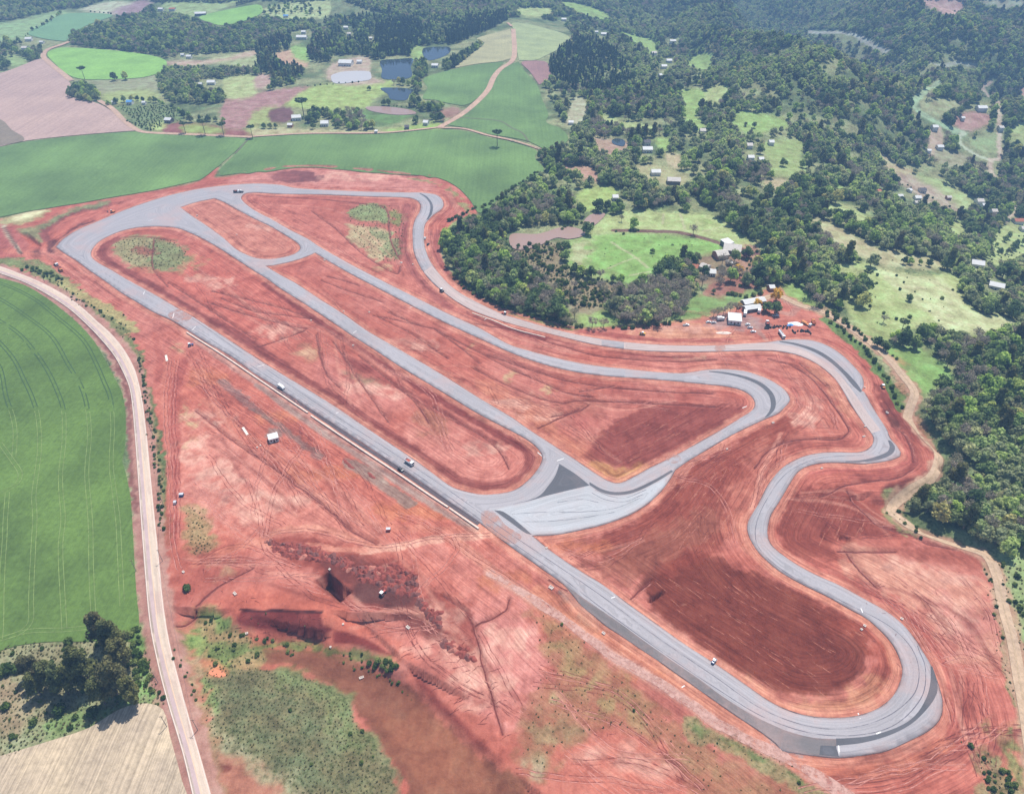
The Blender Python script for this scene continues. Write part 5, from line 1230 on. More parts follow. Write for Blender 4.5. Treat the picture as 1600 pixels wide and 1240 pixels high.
def leaves(rs, cen, rad, n, size, up=.25, squash=(1, 1, 1), rnd=.7, shell=.2):
    d = rs.normal(size=(n, 3)); d[:, 2] += up; d /= np.linalg.norm(d, axis=1)[:, None]
    p = np.asarray(cen) + d * rad * np.asarray(squash) * (1 - shell * rs.rand(n, 1) + .12 * rs.rand(n, 1))
    nn = d + rs.normal(size=(n, 3)) * rnd; nn /= np.linalg.norm(nn, axis=1)[:, None]
    a = np.cross(nn, rs.normal(size=(n, 3))); a /= np.linalg.norm(a, axis=1)[:, None] + 1e-9
    b = np.cross(nn, a); s = size * rs.uniform(.6, 1.3, (n, 1))
    V = np.stack([p - a * s - b * s * .6, p + a * s * .8 - b * s, p + a * s + b * s * .7, p - a * s * .7 + b * s], 1).reshape(-1, 3)
    i = np.arange(n)[:, None] * 4
    return V, np.vstack([i + [0, 1, 2], i + [0, 2, 3]])
def core(rs, cen, rad, squash=(1, 1, 1)):
    v, f = ico()
    return v * (1 + rs.uniform(-.12, .12, (len(v), 1))) * rad * np.asarray(squash) + np.asarray(cen), f
def trunk_parts(rs, h, r, limbs, lobes):
    q = [tube_np((0, 0, -.4), (rs.uniform(-.3, .3), rs.uniform(-.3, .3), h * .55), r, r * .6, 6)]
    top = q[0][0][6:].mean(0)
    for l in lobes[:limbs]:
        q.append(tube_np(top * rs.uniform(.7, 1.0), l, r * .42, r * .12, 4))
    q.append(tube_np(top, (0, 0, h * .85), r * .6, r * .15, 5))
    return join(q)
def make_tree(kind, seed, dens=1.0):
    """crown and trunk (vertices, faces) of one tree at its real size"""
    rs = np.random.RandomState(seed); C = []; lobes = []
    if kind == 'broad':
        R = 4.3; h = 9.5
        for i in range(9):
            a = i * 2.4 + rs.uniform(-.5, .5); rr = R * (.62 if i < 6 else .25) * rs.uniform(.5, 1.35)
            lobes.append((math.cos(a) * rr, math.sin(a) * rr, h * (.56 if i < 6 else .80) + rs.uniform(-1.4, 1.3), R * rs.uniform(.32, .60)))
        for x, y, z, r in lobes:
            C.append(core(rs, (x, y, z), r * .8)); C.append(leaves(rs, (x, y, z), r, int(46 * dens), .55 / math.sqrt(dens), .35))
    elif kind == 'euc':
        h = 17; R = 4.2
        for i in range(13):
            t = i / 12; a = i * 2.4 + rs.uniform(-.5, .5); rr = R * (.75 - .5 * t) * rs.uniform(.4, 1.1)
            lobes.append((math.cos(a) * rr, math.sin(a) * rr, h * (.32 + .6 * t) + rs.uniform(-.8, .8), R * rs.uniform(.36, .5) * (1.05 - .35 * t)))
        for x, y, z, r in lobes:
            C.append(core(rs, (x, y, z), r * .7, (1, 1, 1.2))); C.append(leaves(rs, (x, y, z), r, int(50 * dens), .5 / math.sqrt(dens), .2, (1, 1, 1.25), .8, .3))
    elif kind == 'tall':
        h = 15; R = 2.6
        for i in range(9):
            t = i / 8; a = i * 2.4; rr = R * (.5 - .4 * t) * rs.uniform(.3, 1)
            lobes.append((math.cos(a) * rr, math.sin(a) * rr, h * (.28 + .65 * t), R * (.8 - .5 * t) * rs.uniform(.9, 1.1)))
        for x, y, z, r in lobes:
            C.append(core(rs, (x, y, z), r * .8, (1, 1, 1.3))); C.append(leaves(rs, (x, y, z), r, int(40 * dens), .42, .1, (1, 1, 1.3)))
    elif kind == 'bare':
        h = 9; R = 4.2
        for i in range(11):
            a = i * 2.4 + rs.uniform(-.4, .4); rr = R * rs.uniform(.3, .8)
            lobes.append((math.cos(a) * rr, math.sin(a) * rr, h * rs.uniform(.62, .92), R * rs.uniform(.34, .5)))
        for x, y, z, r in lobes:
            C.append(leaves(rs, (x, y, z), r, int(38 * dens), .27, .3, rnd=1.5, shell=.7))
    elif kind == 'arauc':
        h = 15; R = 4.6
        lobes = [(0, 0, h * .97, 1.6)]
        for i in range(11):
            a = i * 2 * math.pi / 11 + rs.uniform(-.2, .2); lobes.append((math.cos(a) * R * rs.uniform(.75, 1), math.sin(a) * R * rs.uniform(.75, 1), h * .93 + rs.uniform(-.5, .6), 1.15))
        for i in range(6):
            a = i * 2 * math.pi / 6 + .4; lobes.append((math.cos(a) * R * .5, math.sin(a) * R * .5, h * .86 + rs.uniform(-.5, .5), .95))
        for x, y, z, r in lobes:
            C.append(core(rs, (x, y, z), r * .75, (1, 1, .6))); C.append(leaves(rs, (x, y, z), r, 26, .4, .2, (1, 1, .6)))
        T = [tube_np((0, 0, -.4), (0, 0, h * .92), .38, .2, 6)] + [tube_np((0, 0, h * .82), l[:3], .12, .05, 4) for l in lobes[1:]]
        return join(C), join(T), h
    elif kind == 'bush':
        h = 2.4
        for i in range(5):
            a = i * 2.4; lobes.append((math.cos(a) * .9 * rs.rand(), math.sin(a) * .9 * rs.rand(), .8 + rs.uniform(-.2, .5), rs.uniform(.7, 1.1)))
        for x, y, z, r in lobes:
            C.append(core(rs, (x, y, z), r * .8)); C.append(leaves(rs, (x, y, z), r, 34, .25, .4))
        return join(C), tube_np((0, 0, -.3), (0, 0, 1.0), .12, .05, 5), h
    elif kind == 'tuft':
        C.append(leaves(rs, (0, 0, .25), .6, 26, .2, .5, (1, 1, .7), 1.2, .8))
        return join(C), tube_np((0, 0, -.2), (0, 0, .3), .03, .01, 4), .6
    lob = [l[:3] for l in lobes]
    T = trunk_parts(rs, h, {'broad': .34, 'euc': .42, 'tall': .25, 'bare': .28}[kind], {'broad': 6, 'euc': 9, 'tall': 4, 'bare': 11}[kind], lob)
    return join(C), T, h
def mesh_of(name, parts_mats):
    me = bpy.data.meshes.new(name)
    V, Fc = join([p for p, m in parts_mats])
    nf = len(Fc)
    me.vertices.add(len(V)); me.vertices.foreach_set('co', V.astype(np.float32).ravel())
    me.loops.add(nf * 3); me.loops.foreach_set('vertex_index', Fc.astype(np.int32).ravel())
    me.polygons.add(nf); me.polygons.foreach_set('loop_start', np.arange(0, nf * 3, 3, dtype=np.int32))
    mi = np.concatenate([np.full(len(p[1]), i) for i, (p, m) in enumerate(parts_mats)]).astype(np.int32)
    for p, m in parts_mats: me.materials.append(m)
    me.polygons.foreach_set('material_index', mi)
    me.update(calc_edges=True)
    return me
PROTO = {}       # kind -> list of (crown mesh, trunk mesh)
L_PALE = leaf_mat('leaves_pale_grey_green', [(0, c4(152,160,124)), (.35, c4(172,178,142)), (.6, c4(178,196,136)), (.85, c4(196,212,136)), (1, c4(196,190,158))])
SPEC = [('broad', L_DARK, 6), ('pale', L_PALE, 5), ('euc', L_EUC, 2), ('tall', L_PINE, 2), ('bare', L_GREY, 3), ('arauc', L_PINE, 2), ('bush', L_BUSH, 2), ('yellow', L_YEL, 1), ('purple', L_PUR, 1), ('tuft', L_TUFT, 2)]
stuff_col = bpy.data.collections.new('wood_tree_kinds')
IDX = {}; q_ = 0
for kind, lm, n in SPEC:
    PROTO[kind] = []
    for s in range(n):
        base_k = {'yellow': 'broad', 'purple': 'broad', 'pale': 'broad'}.get(kind, kind)
        cr, tr, h = make_tree(base_k, 100 + s * 7 + len(kind))
        PROTO[kind].append((mesh_of(kind + '_crown', [(cr, lm)]), mesh_of(kind + '_trunk', [(tr, BARK)])))
        o = bpy.data.objects.new('%02d_%s_tree' % (q_, kind), mesh_of(kind + '_tree', [(cr, lm), (tr, BARK)]))
        stuff_col.objects.link(o); IDX.setdefault(kind, []).append(q_); q_ += 1
BIG = {}
for kind, lm in (('broad', L_DARK), ('euc', L_EUC)):
    BIG[kind] = []
    for s in range(3):
        cr, tr, h = make_tree(kind, 500 + s, 3.2)
        BIG[kind].append((mesh_of(kind + '_crown', [(cr, lm)]), mesh_of(kind + '_trunk', [(tr, BARK)])))
NAMES = {'broad': 'broadleaf_tree', 'pale': 'pale_leaved_tree', 'euc': 'eucalyptus_tree', 'tall': 'plantation_tree', 'bare': 'bare_tree', 'arauc': 'araucaria_tree', 'bush': 'bush', 'yellow': 'yellow_flowering_tree', 'purple': 'purple_flowering_tree'}
def tree(kind, x, y, sc, label, group=None, rz=None, big=False, sz=None):
    z = float(H(np.array([x]), np.array([y]))[0])
    cm, tm = random.choice((BIG if big else PROTO)[kind])
    e = empty(NAMES[kind], (x, y, z), random.uniform(0, 6.28) if rz is None else rz, label, 'bush' if kind == 'bush' else 'tree', group)
    e.scale = (sc, sc, sz or sc * random.uniform(.9, 1.12))
    for nm, me in (('crown', cm), ('trunk', tm)):
        o = bpy.data.objects.new(nm, me); COL.objects.link(o); o.parent = e
    return e

def gn_scatter(name, pts, picks, scl, rz):
    """one object of kind stuff whose points carry whole plants"""
    me = bpy.data.meshes.new(name); n = len(pts)
    me.vertices.add(n); me.vertices.foreach_set('co', np.asarray(pts, np.float32).ravel())
    for nm, tp, arr in (('pick', 'INT', picks), ('size', 'FLOAT', scl), ('turn', 'FLOAT', rz)):
        a = me.attributes.new(nm, tp, 'POINT'); a.data.foreach_set('value', np.asarray(arr, np.int32 if tp == 'INT' else np.float32))
    o = bpy.data.objects.new(name, me); COL.objects.link(o)
    ng = bpy.data.node_groups.new(name, 'GeometryNodeTree')
    ng.interface.new_socket('Geometry', in_out='INPUT', socket_type='NodeSocketGeometry')
    ng.interface.new_socket('Geometry', in_out='OUTPUT', socket_type='NodeSocketGeometry')
    N = ng.nodes; gi = N.new('NodeGroupInput'); go = N.new('NodeGroupOutput')
    ci = N.new('GeometryNodeCollectionInfo'); ci.inputs['Collection'].default_value = stuff_col
    ci.inputs['Separate Children'].default_value = True; ci.inputs['Reset Children'].default_value = True
    ip = N.new('GeometryNodeInstanceOnPoints'); ip.inputs['Pick Instance'].default_value = True
    def na(nm, tp):
        a = N.new('GeometryNodeInputNamedAttribute'); a.data_type = tp; a.inputs['Name'].default_value = nm; return a.outputs['Attribute']
    cx = N.new('ShaderNodeCombineXYZ'); ng.links.new(na('turn', 'FLOAT'), cx.inputs[2])
    ng.links.new(gi.outputs[0], ip.inputs['Points']); ng.links.new(ci.outputs[0], ip.inputs['Instance'])
    ng.links.new(na('pick', 'INT'), ip.inputs['Instance Index']); ng.links.new(cx.outputs[0], ip.inputs['Rotation'])
    ng.links.new(na('size', 'FLOAT'), ip.inputs['Scale']); ng.links.new(ip.outputs[0], go.inputs[0])
    md = o.modifiers.new('scatter', 'NODES'); md.node_group = ng
    return tag(o, kind='stuff')

# where trees may not stand
CLEAR = [p for p, c in MEADOWS.values()] + [p for p, c in LEFTB.values()]
CLEAR += [[(75,82),(100,74),(200,81),(258,93),(253,114),(220,123),(140,127),(105,122)], [(-90,132),(0,115),(65,90),(75,85),(110,131),(106,152),(157,165),(217,206),(60,224),(-90,250)],
 [(45,54),(70,38),(107,22),(175,24),(137,40),(110,57),(100,68)], [(312,27),(350,17),(400,8),(412,12),(405,26),(352,42),(335,40)], [(706,108),(733,88),(755,67),(745,60),(770,52),(797,45),(803,35),(850,43),(892,58),(876,76),(858,96),(862,120),(842,136),(858,180),(856,192),(890,202),(895,218),(848,237),(842,250),(856,266),(832,286),(797,299),(755,338),(-90,360),(-90,235),(217,203),(392,212),(475,207),(680,197),(717,178),(716,166),(662,158),(668,138),(660,122)],
 [(515,119),(540,109),(582,109),(600,122),(596,93),(645,90),(644,122),(600,126),(580,130),(522,134)], [(594,136),(648,138),(636,160),(606,156)], [(660,74),(704,72),(700,92),(668,98)], [(570,166),(650,171),(640,196),(580,192)], [(950,215),(980,216),(976,232),(954,230)], [(796,362),(880,350),(918,356),(890,377),(840,388),(796,392)], [(908,346),(925,333),(948,332),(925,357)],
 SITE, [(1040,505),(1060,497),(1130,487),(1180,458),(1215,452),(1260,470),(1300,485),(1360,525),(1395,555),(1440,605),(1440,650),(1475,690),(1478,720),(1470,750),(1430,775),(1412,790),(1425,812),(1470,830),(1550,860),(1575,900),(1610,1060),(1640,1300),(1300,1300)],
 [(1128,456),(1195,452),(1200,480),(1140,490)]]
CLEAR_W = [pxspline(p, True, 8) if len(p) > 2 else p for p in CLEAR]
ROADS_PX = [([(1465,128),(1440,147),(1427,162),(1437,175),(1462,190),(1482,200),(1505,208),(1497,217),(1507,230),(1525,242),(1547,250)], 4), ([(1547,250),(1562,247),(1561,225),(1562,207),(1561,190),(1560,160)], 3),
 ([(1549,250),(1547,262),(1557,282)], 3), ([(1582,317),(1585,325),(1570,345)], 3), ([(1263,49),(1310,51),(1345,59),(1387,80)], 2.5), ([(1450,100),(1525,101)], 2), ([(1548,128),(1535,137),(1545,150)], 2.5),
 ([(68,88),(75,77),(108,66)], 4), ([(75,97),(112,127)], 3), ([(155,158),(217,205),(394,215)], 3.5), ([(802,46),(804,75)], 4), ([(1440,255),(1470,265)], 1)]
def blocked(u, v, grow_=0):
    b = np.zeros(u.shape, bool)
    for p in CLEAR_W:
        x0, y0 = p.min(0); x1, y1 = p.max(0)
        k = np.nonzero((u > x0) & (u < x1) & (v > y0) & (v < y1))[0]
        if len(k): b[k] |= inside(u[k], v[k], p)
    for l, r in ROADS_PX:
        b |= (seg_dist(u, v, np.array(l, float)) < r) | (seg_dist(u, v - 4, np.array(l, float)) < r + 2)
    for (hx, hy, r) in KEEP:
        b |= (np.abs(u - hx) < r * 1.2) & (np.abs(v - hy) < r * .75)
    return b
WOODS = [
 # outline, spacing, {kind: weight}
 ([(845,240),(895,222),(880,190),(850,130),(860,95),(880,75),(895,55),(870,35),(800,28),(760,45),(700,60),(640,30),(560,10),(500,-30),(500,-60),(1950,-60),(1950,1000),(1545,866),(1500,848),(1455,830),(1415,790),(1440,760),(1480,720),(1470,690),(1440,650),(1430,610),(1390,548),(1340,505),(1300,480),(1260,458),(1215,450),(1150,480),(1060,495),(1000,508),(905,511),(850,500),(800,484),(745,460),(705,425),(692,395),(695,362),(745,338),(775,320),(830,285)], 6.6, {'broad': 6, 'pale': 5, 'bare': 2.4, 'euc': .4}),
 ([(107,58),(128,48),(180,30),(210,20),(250,8),(300,15),(312,27),(337,42),(352,43),(405,28),(480,32),(520,60),(500,90),(430,60),(400,78),(350,82),(330,84),(270,90),(257,92),(200,82),(140,76),(107,72)], 7.5, {'broad': 7, 'pale': 3, 'bare': 2}),
 ([(-140,-60),(520,-60),(510,0),(400,2),(312,25),(235,2),(170,0),(130,12),(95,15),(40,28),(0,35),(-140,42)], 8, {'broad': 7, 'pale': 3, 'bare': 1}),
 ([(-120,66),(0,64),(50,58),(100,60),(70,80),(60,92),(0,112),(-120,130)], 13, {'broad': 8, 'bare': 1}),
 ([(250,107),(290,106),(350,106),(400,102),(405,120),(350,124),(330,128),(260,120)], 8, {'broad': 7, 'pale': 3, 'bare': 3}),
 ([(218,124),(250,114),(300,127),(350,142),(350,160),(270,160),(250,142),(230,140)], 8, {'broad': 7, 'pale': 3, 'bare': 1}),
 ([(104,140),(115,130),(150,135),(158,158),(120,163)], 8, {'broad': 10}),
 ([(400,75),(430,60),(520,60),(530,95),(480,100),(470,125),(440,137),(425,142),(400,150),(395,120),(400,100)], 8.5, {'broad': 6, 'tall': 4, 'euc': 2}),
 ([(510,30),(700,25),(760,20),(795,28),(760,47),(720,57),(690,74),(660,74),(645,90),(590,94),(570,92),(530,97),(520,60)], 7.5, {'broad': 8, 'tall': 2}),
 ([(400,195),(440,190),(470,180),(500,165),(530,152),(565,165),(575,190),(620,195),(650,185),(700,175),(720,172),(700,190),(680,198),(600,206),(500,208),(405,208)], 9, {'broad': 9, 'bare': 3}),
 ([(645,90),(700,97),(730,77),(755,68),(735,90),(708,108),(662,120),(657,135),(663,160),(715,168),(700,178),(650,172),(640,155),(645,130),(640,115)], 8, {'broad': 9}),
 ([(160,160),(260,160),(350,190),(345,203),(260,196),(200,195),(170,175)], 22, {'broad': 5, 'bush': 4}),
 ([(0,92),(60,82),(60,92),(0,115)], 9, {'broad': 5}), ([(585,122),(600,124),(640,128),(640,136),(600,138),(585,132)], 8, {'broad': 5, 'bare': 3}),
 # orchard rows and plantation
 ([(860,95),(880,75),(930,60),(975,100),(985,135),(930,148),(885,140),(862,125)], 5.2, {'tall': 10}),
 ([(590,45),(655,35),(660,75),(640,90),(595,90)], 5.2, {'tall': 10}), ([(700,45),(790,20),(795,30),(745,55),(700,70)], 5.2, {'tall': 10}), ([(690,103),(750,68),(752,74),(710,107)], 5, {'tall': 3, 'broad': 5}),
]
SPARSE = [ # single trees and scrub in open ground
 ([(800,390),(875,382),(882,412),(905,435),(975,450),(950,475),(900,480),(850,430)], 13, {'bare': 5, 'bush': 6}),
 ([(1040,405),(1130,400),(1180,385),(1215,400),(1230,440),(1190,450),(1120,450),(1060,440)], 10, {'broad': 5, 'bare': 3, 'bush': 4}),
 ([(950,450),(1060,430),(1075,440),(1060,500),(960,505)], 8, {'bare': 5, 'broad': 2}),
]
KEEP = []
# ------------------------------------------------------------------ built things: small shape helpers
class MB:
    def __init__(s): s.v = []; s.f = []
    def box(s, x0, x1, y0, y1, z0, z1, taper=0.0, ty=None):
        b = len(s.v); t = taper; u = taper if ty is None else ty
        s.v += [(x0, y0, z0), (x1, y0, z0), (x1, y1, z0), (x0, y1, z0), (x0 + t, y0 + u, z1), (x1 - t, y0 + u, z1), (x1 - t, y1 - u, z1), (x0 + t, y1 - u, z1)]
        s.f += [(b + 3, b + 2, b + 1, b), (b + 4, b + 5, b + 6, b + 7), (b, b + 1, b + 5, b + 4), (b + 1, b + 2, b + 6, b + 5), (b + 2, b + 3, b + 7, b + 6), (b + 3, b, b + 4, b + 7)]
        return s
    def prism(s, prof, y0, y1, inset=0.0):        # profile in x,z extruded over y
        n = len(prof); b = len(s.v)
        s.v += [(p[0], y0, p[1]) for p in prof] + [(p[0], y1, p[1]) for p in prof]
        s.f += [tuple(b + i for i in range(n)), tuple(b + n + i for i in reversed(range(n)))]
        s.f += [(b + (i + 1) % n, b + i, b + n + i, b + n + (i + 1) % n) for i in range(n)]
        return s
    def cyl(s, p0, p1, r0, r1=None, n=12):
        r1 = r0 if r1 is None else r1
        p0 = Vector(p0); p1 = Vector(p1); d = (p1 - p0).normalized()
        a = d.cross(Vector((0.31, 0.9, 0.11))).normalized(); c = d.cross(a); b = len(s.v)
        for p, r in ((p0, r0), (p1, r1)):
            for i in range(n):
                t = 2 * math.pi * i / n; s.v.append(tuple(p + (a * math.cos(t) + c * math.sin(t)) * r))
        s.f += [(b + i, b + (i + 1) % n, b + n + (i + 1) % n, b + n + i) for i in range(n)]
        s.f += [tuple(b + i for i in reversed(range(n))), tuple(b + n + i for i in range(n))]
        return s
    def build(s, name, mat, parent=None, bev=0.0):
        o = new_obj(name, s.v, s.f, mat, parent)
        bm = bmesh.new(); bm.from_mesh(o.data)
        if bev: bmesh.ops.bevel(bm, geom=list(bm.edges), offset=bev, segments=1, affect='EDGES', clamp_overlap=True)
        bmesh.ops.recalc_face_normals(bm, faces=bm.faces); bm.to_mesh(o.data); bm.free()
        return o
def paint_mat(name, c, rough=.35, metal=0.0):
    m, nt, bs = mat_new(name)
    n = noise(nt, 1.3, 4, .65, pos(nt))
    nt.links.new(mix(nt, (*c, 1), (*[x * .62 + .06 for x in c], 1), ramp(nt, n, [(.45, gray(0)), (.75, gray(.6))])), bs.inputs['Base Color'])
    bs.inputs['Roughness'].default_value = rough; bs.inputs['Metallic'].default_value = metal
    return m
V_WHITE = paint_mat('vehicle_white', (.78, .78, .76)); V_DARK = paint_mat('vehicle_dark', (.035, .037, .042)); V_ORANGE = paint_mat('machine_orange', (.62, .22, .05)); V_YEL = paint_mat('machine_yellow', (.70, .42, .06))
V_BLUE = paint_mat('vehicle_blue', (.06, .14, .34)); V_SILVER = paint_mat('vehicle_silver', (.50, .51, .53)); V_RED = paint_mat('vehicle_red', (.42, .07, .05))
GLASS = simple('dark_glass', (.02, .025, .03), .12, .1); RUB = simple('rubber', (.018, .018, .02), .85, .2); STEEL = simple('dark_steel', (.07, .07, .075), .5, .2)
CONC = simple('pale_concrete', A(238, 222, 208), .85, .12, .8); CONCW = simple('weathered_white_concrete', A(226, 204, 188), .85, .15, .6); CONCG = simple('grey_concrete', A(188, 176, 168), .85, .15, .8)
ROOF_W = simple('white_sheet_roof', (.58, .58, .56), .65, .06, .3); ROOF_G = simple('fibre_cement_roof', A(214, 206, 196), .8, .15, .5); ROOF_R = simple('clay_tile_roof', A(186, 118, 92), .85, .2, .6)
ROOF_B = simple('blue_sheet_roof', (.10, .28, .55), .5, .1); ROOF_D = simple('weathered_dark_roof', A(96, 92, 96), .8, .2)
WALL_W = simple('white_wall', (.66, .64, .60), .85, .1); WALL_B = simple('brick_wall', A(176, 122, 100), .9, .2, 1.0); WALL_G = simple('grey_wall', A(140, 132, 126), .9, .15); WOOD = simple('board_door', A(110, 80, 62), .8, .2)

def place(px, py, hf=None):
    x, y = ground_at(np.array([float(px)]), np.array([float(py)]))
    return float(x[0]), float(y[0]), float(H(x, y)[0])
def head(px0, py0, px1, py1):
    a = W([(px0, py0), (px1, py1)]); return math.atan2(a[1][1] - a[0][1], a[1][0] - a[0][0])

# ---- houses and sheds
ROOFS = {'w': ROOF_W, 'g': ROOF_G, 'r': ROOF_R, 'b': ROOF_B, 'd': ROOF_D}; WALLS = {'w': WALL_W, 'b': WALL_B, 'g': WALL_G}
def house(name, px, py, wpx, dep, h, rot, rk, wk, label, group=None, detail=2, mono=False, cat='house', eave=.4):
    x, y, z = place(px, py)
    s = F / (y * CP - (z - HCAM) * SP); L = wpx / s * (.82 if py < 340 else 1)
    KEEP.append((px, py - 1, wpx * .62 + 2.5))
    e = empty(name, (x, y, z), rot, label, cat, group)
    hx, hy = L / 2, dep / 2
    MB().box(-hx, hx, -hy, hy, -1.5, h).build('wall', WALLS[wk], e)
    rh = (.10 if mono else .42) * hy + .25
    pr = [(-hx - eave, h - .08), (-hx - eave, h + .08)]
    r = MB()
    # gable running along x: cross-section in y
    if mono: sec = [(-hy - eave, h + .02), (hy + eave, h + rh), (hy + eave, h + rh + .14), (-hy - eave, h + .16)]
    else: sec = [(-hy - eave, h - .06), (0, h + rh), (hy + eave, h - .06), (hy + eave, h + .1), (0, h + rh + .18), (-hy - eave, h + .1)]
    n = len(sec); b = 0
    r.v = [(-hx - eave, p[0], p[1]) for p in sec] + [(hx + eave, p[0], p[1]) for p in sec]
    r.f = [tuple(range(n)), tuple(reversed(range(n, 2 * n)))] + [((i + 1) % n, i, n + i, n + (i + 1) % n) for i in range(n)]
    r.build('roof', ROOFS[rk], e)
    if not mono:
        for sx in (-1, 1):
            g_ = MB(); X0 = sx * hx
            g_.v = [(X0, -hy, h), (X0, hy, h), (X0, 0, h + rh), (X0 - sx * .2, -hy, h), (X0 - sx * .2, hy, h), (X0 - sx * .2, 0, h + rh)]
            g_.f = [(0, 1, 2), (5, 4, 3), (0, 3, 4, 1), (1, 4, 5, 2), (2, 5, 3, 0)]
            g_.build('gable', WALLS[wk], e)
    if detail > 0:
        MB().box(-.5, .5, -hy - .05, -hy + .05, 0, 2.1).build('door', WOOD, e)
        for q in ((-.28, .28) if L < 14 else (-.38, -.2, .2, .38)):
            MB().box(q * L - .55, q * L + .55, -hy - .05, -hy + .05, 1.0, 2.1).build('window', GLASS, e)
        if detail > 1:
            for sx in (-1, 1): MB().box(sx * hx - .05, sx * hx + .05, -.6, .6, 1.0, 2.1).build('window', GLASS, e)
    if detail > 0 and name == 'farmhouse': MB().box(L * .2, L * .2 + .6, .3, .9, h, h + rh + .7).build('chimney', WALL_B, [c for c in e.children if c.name.startswith('roof')][0])
    return e
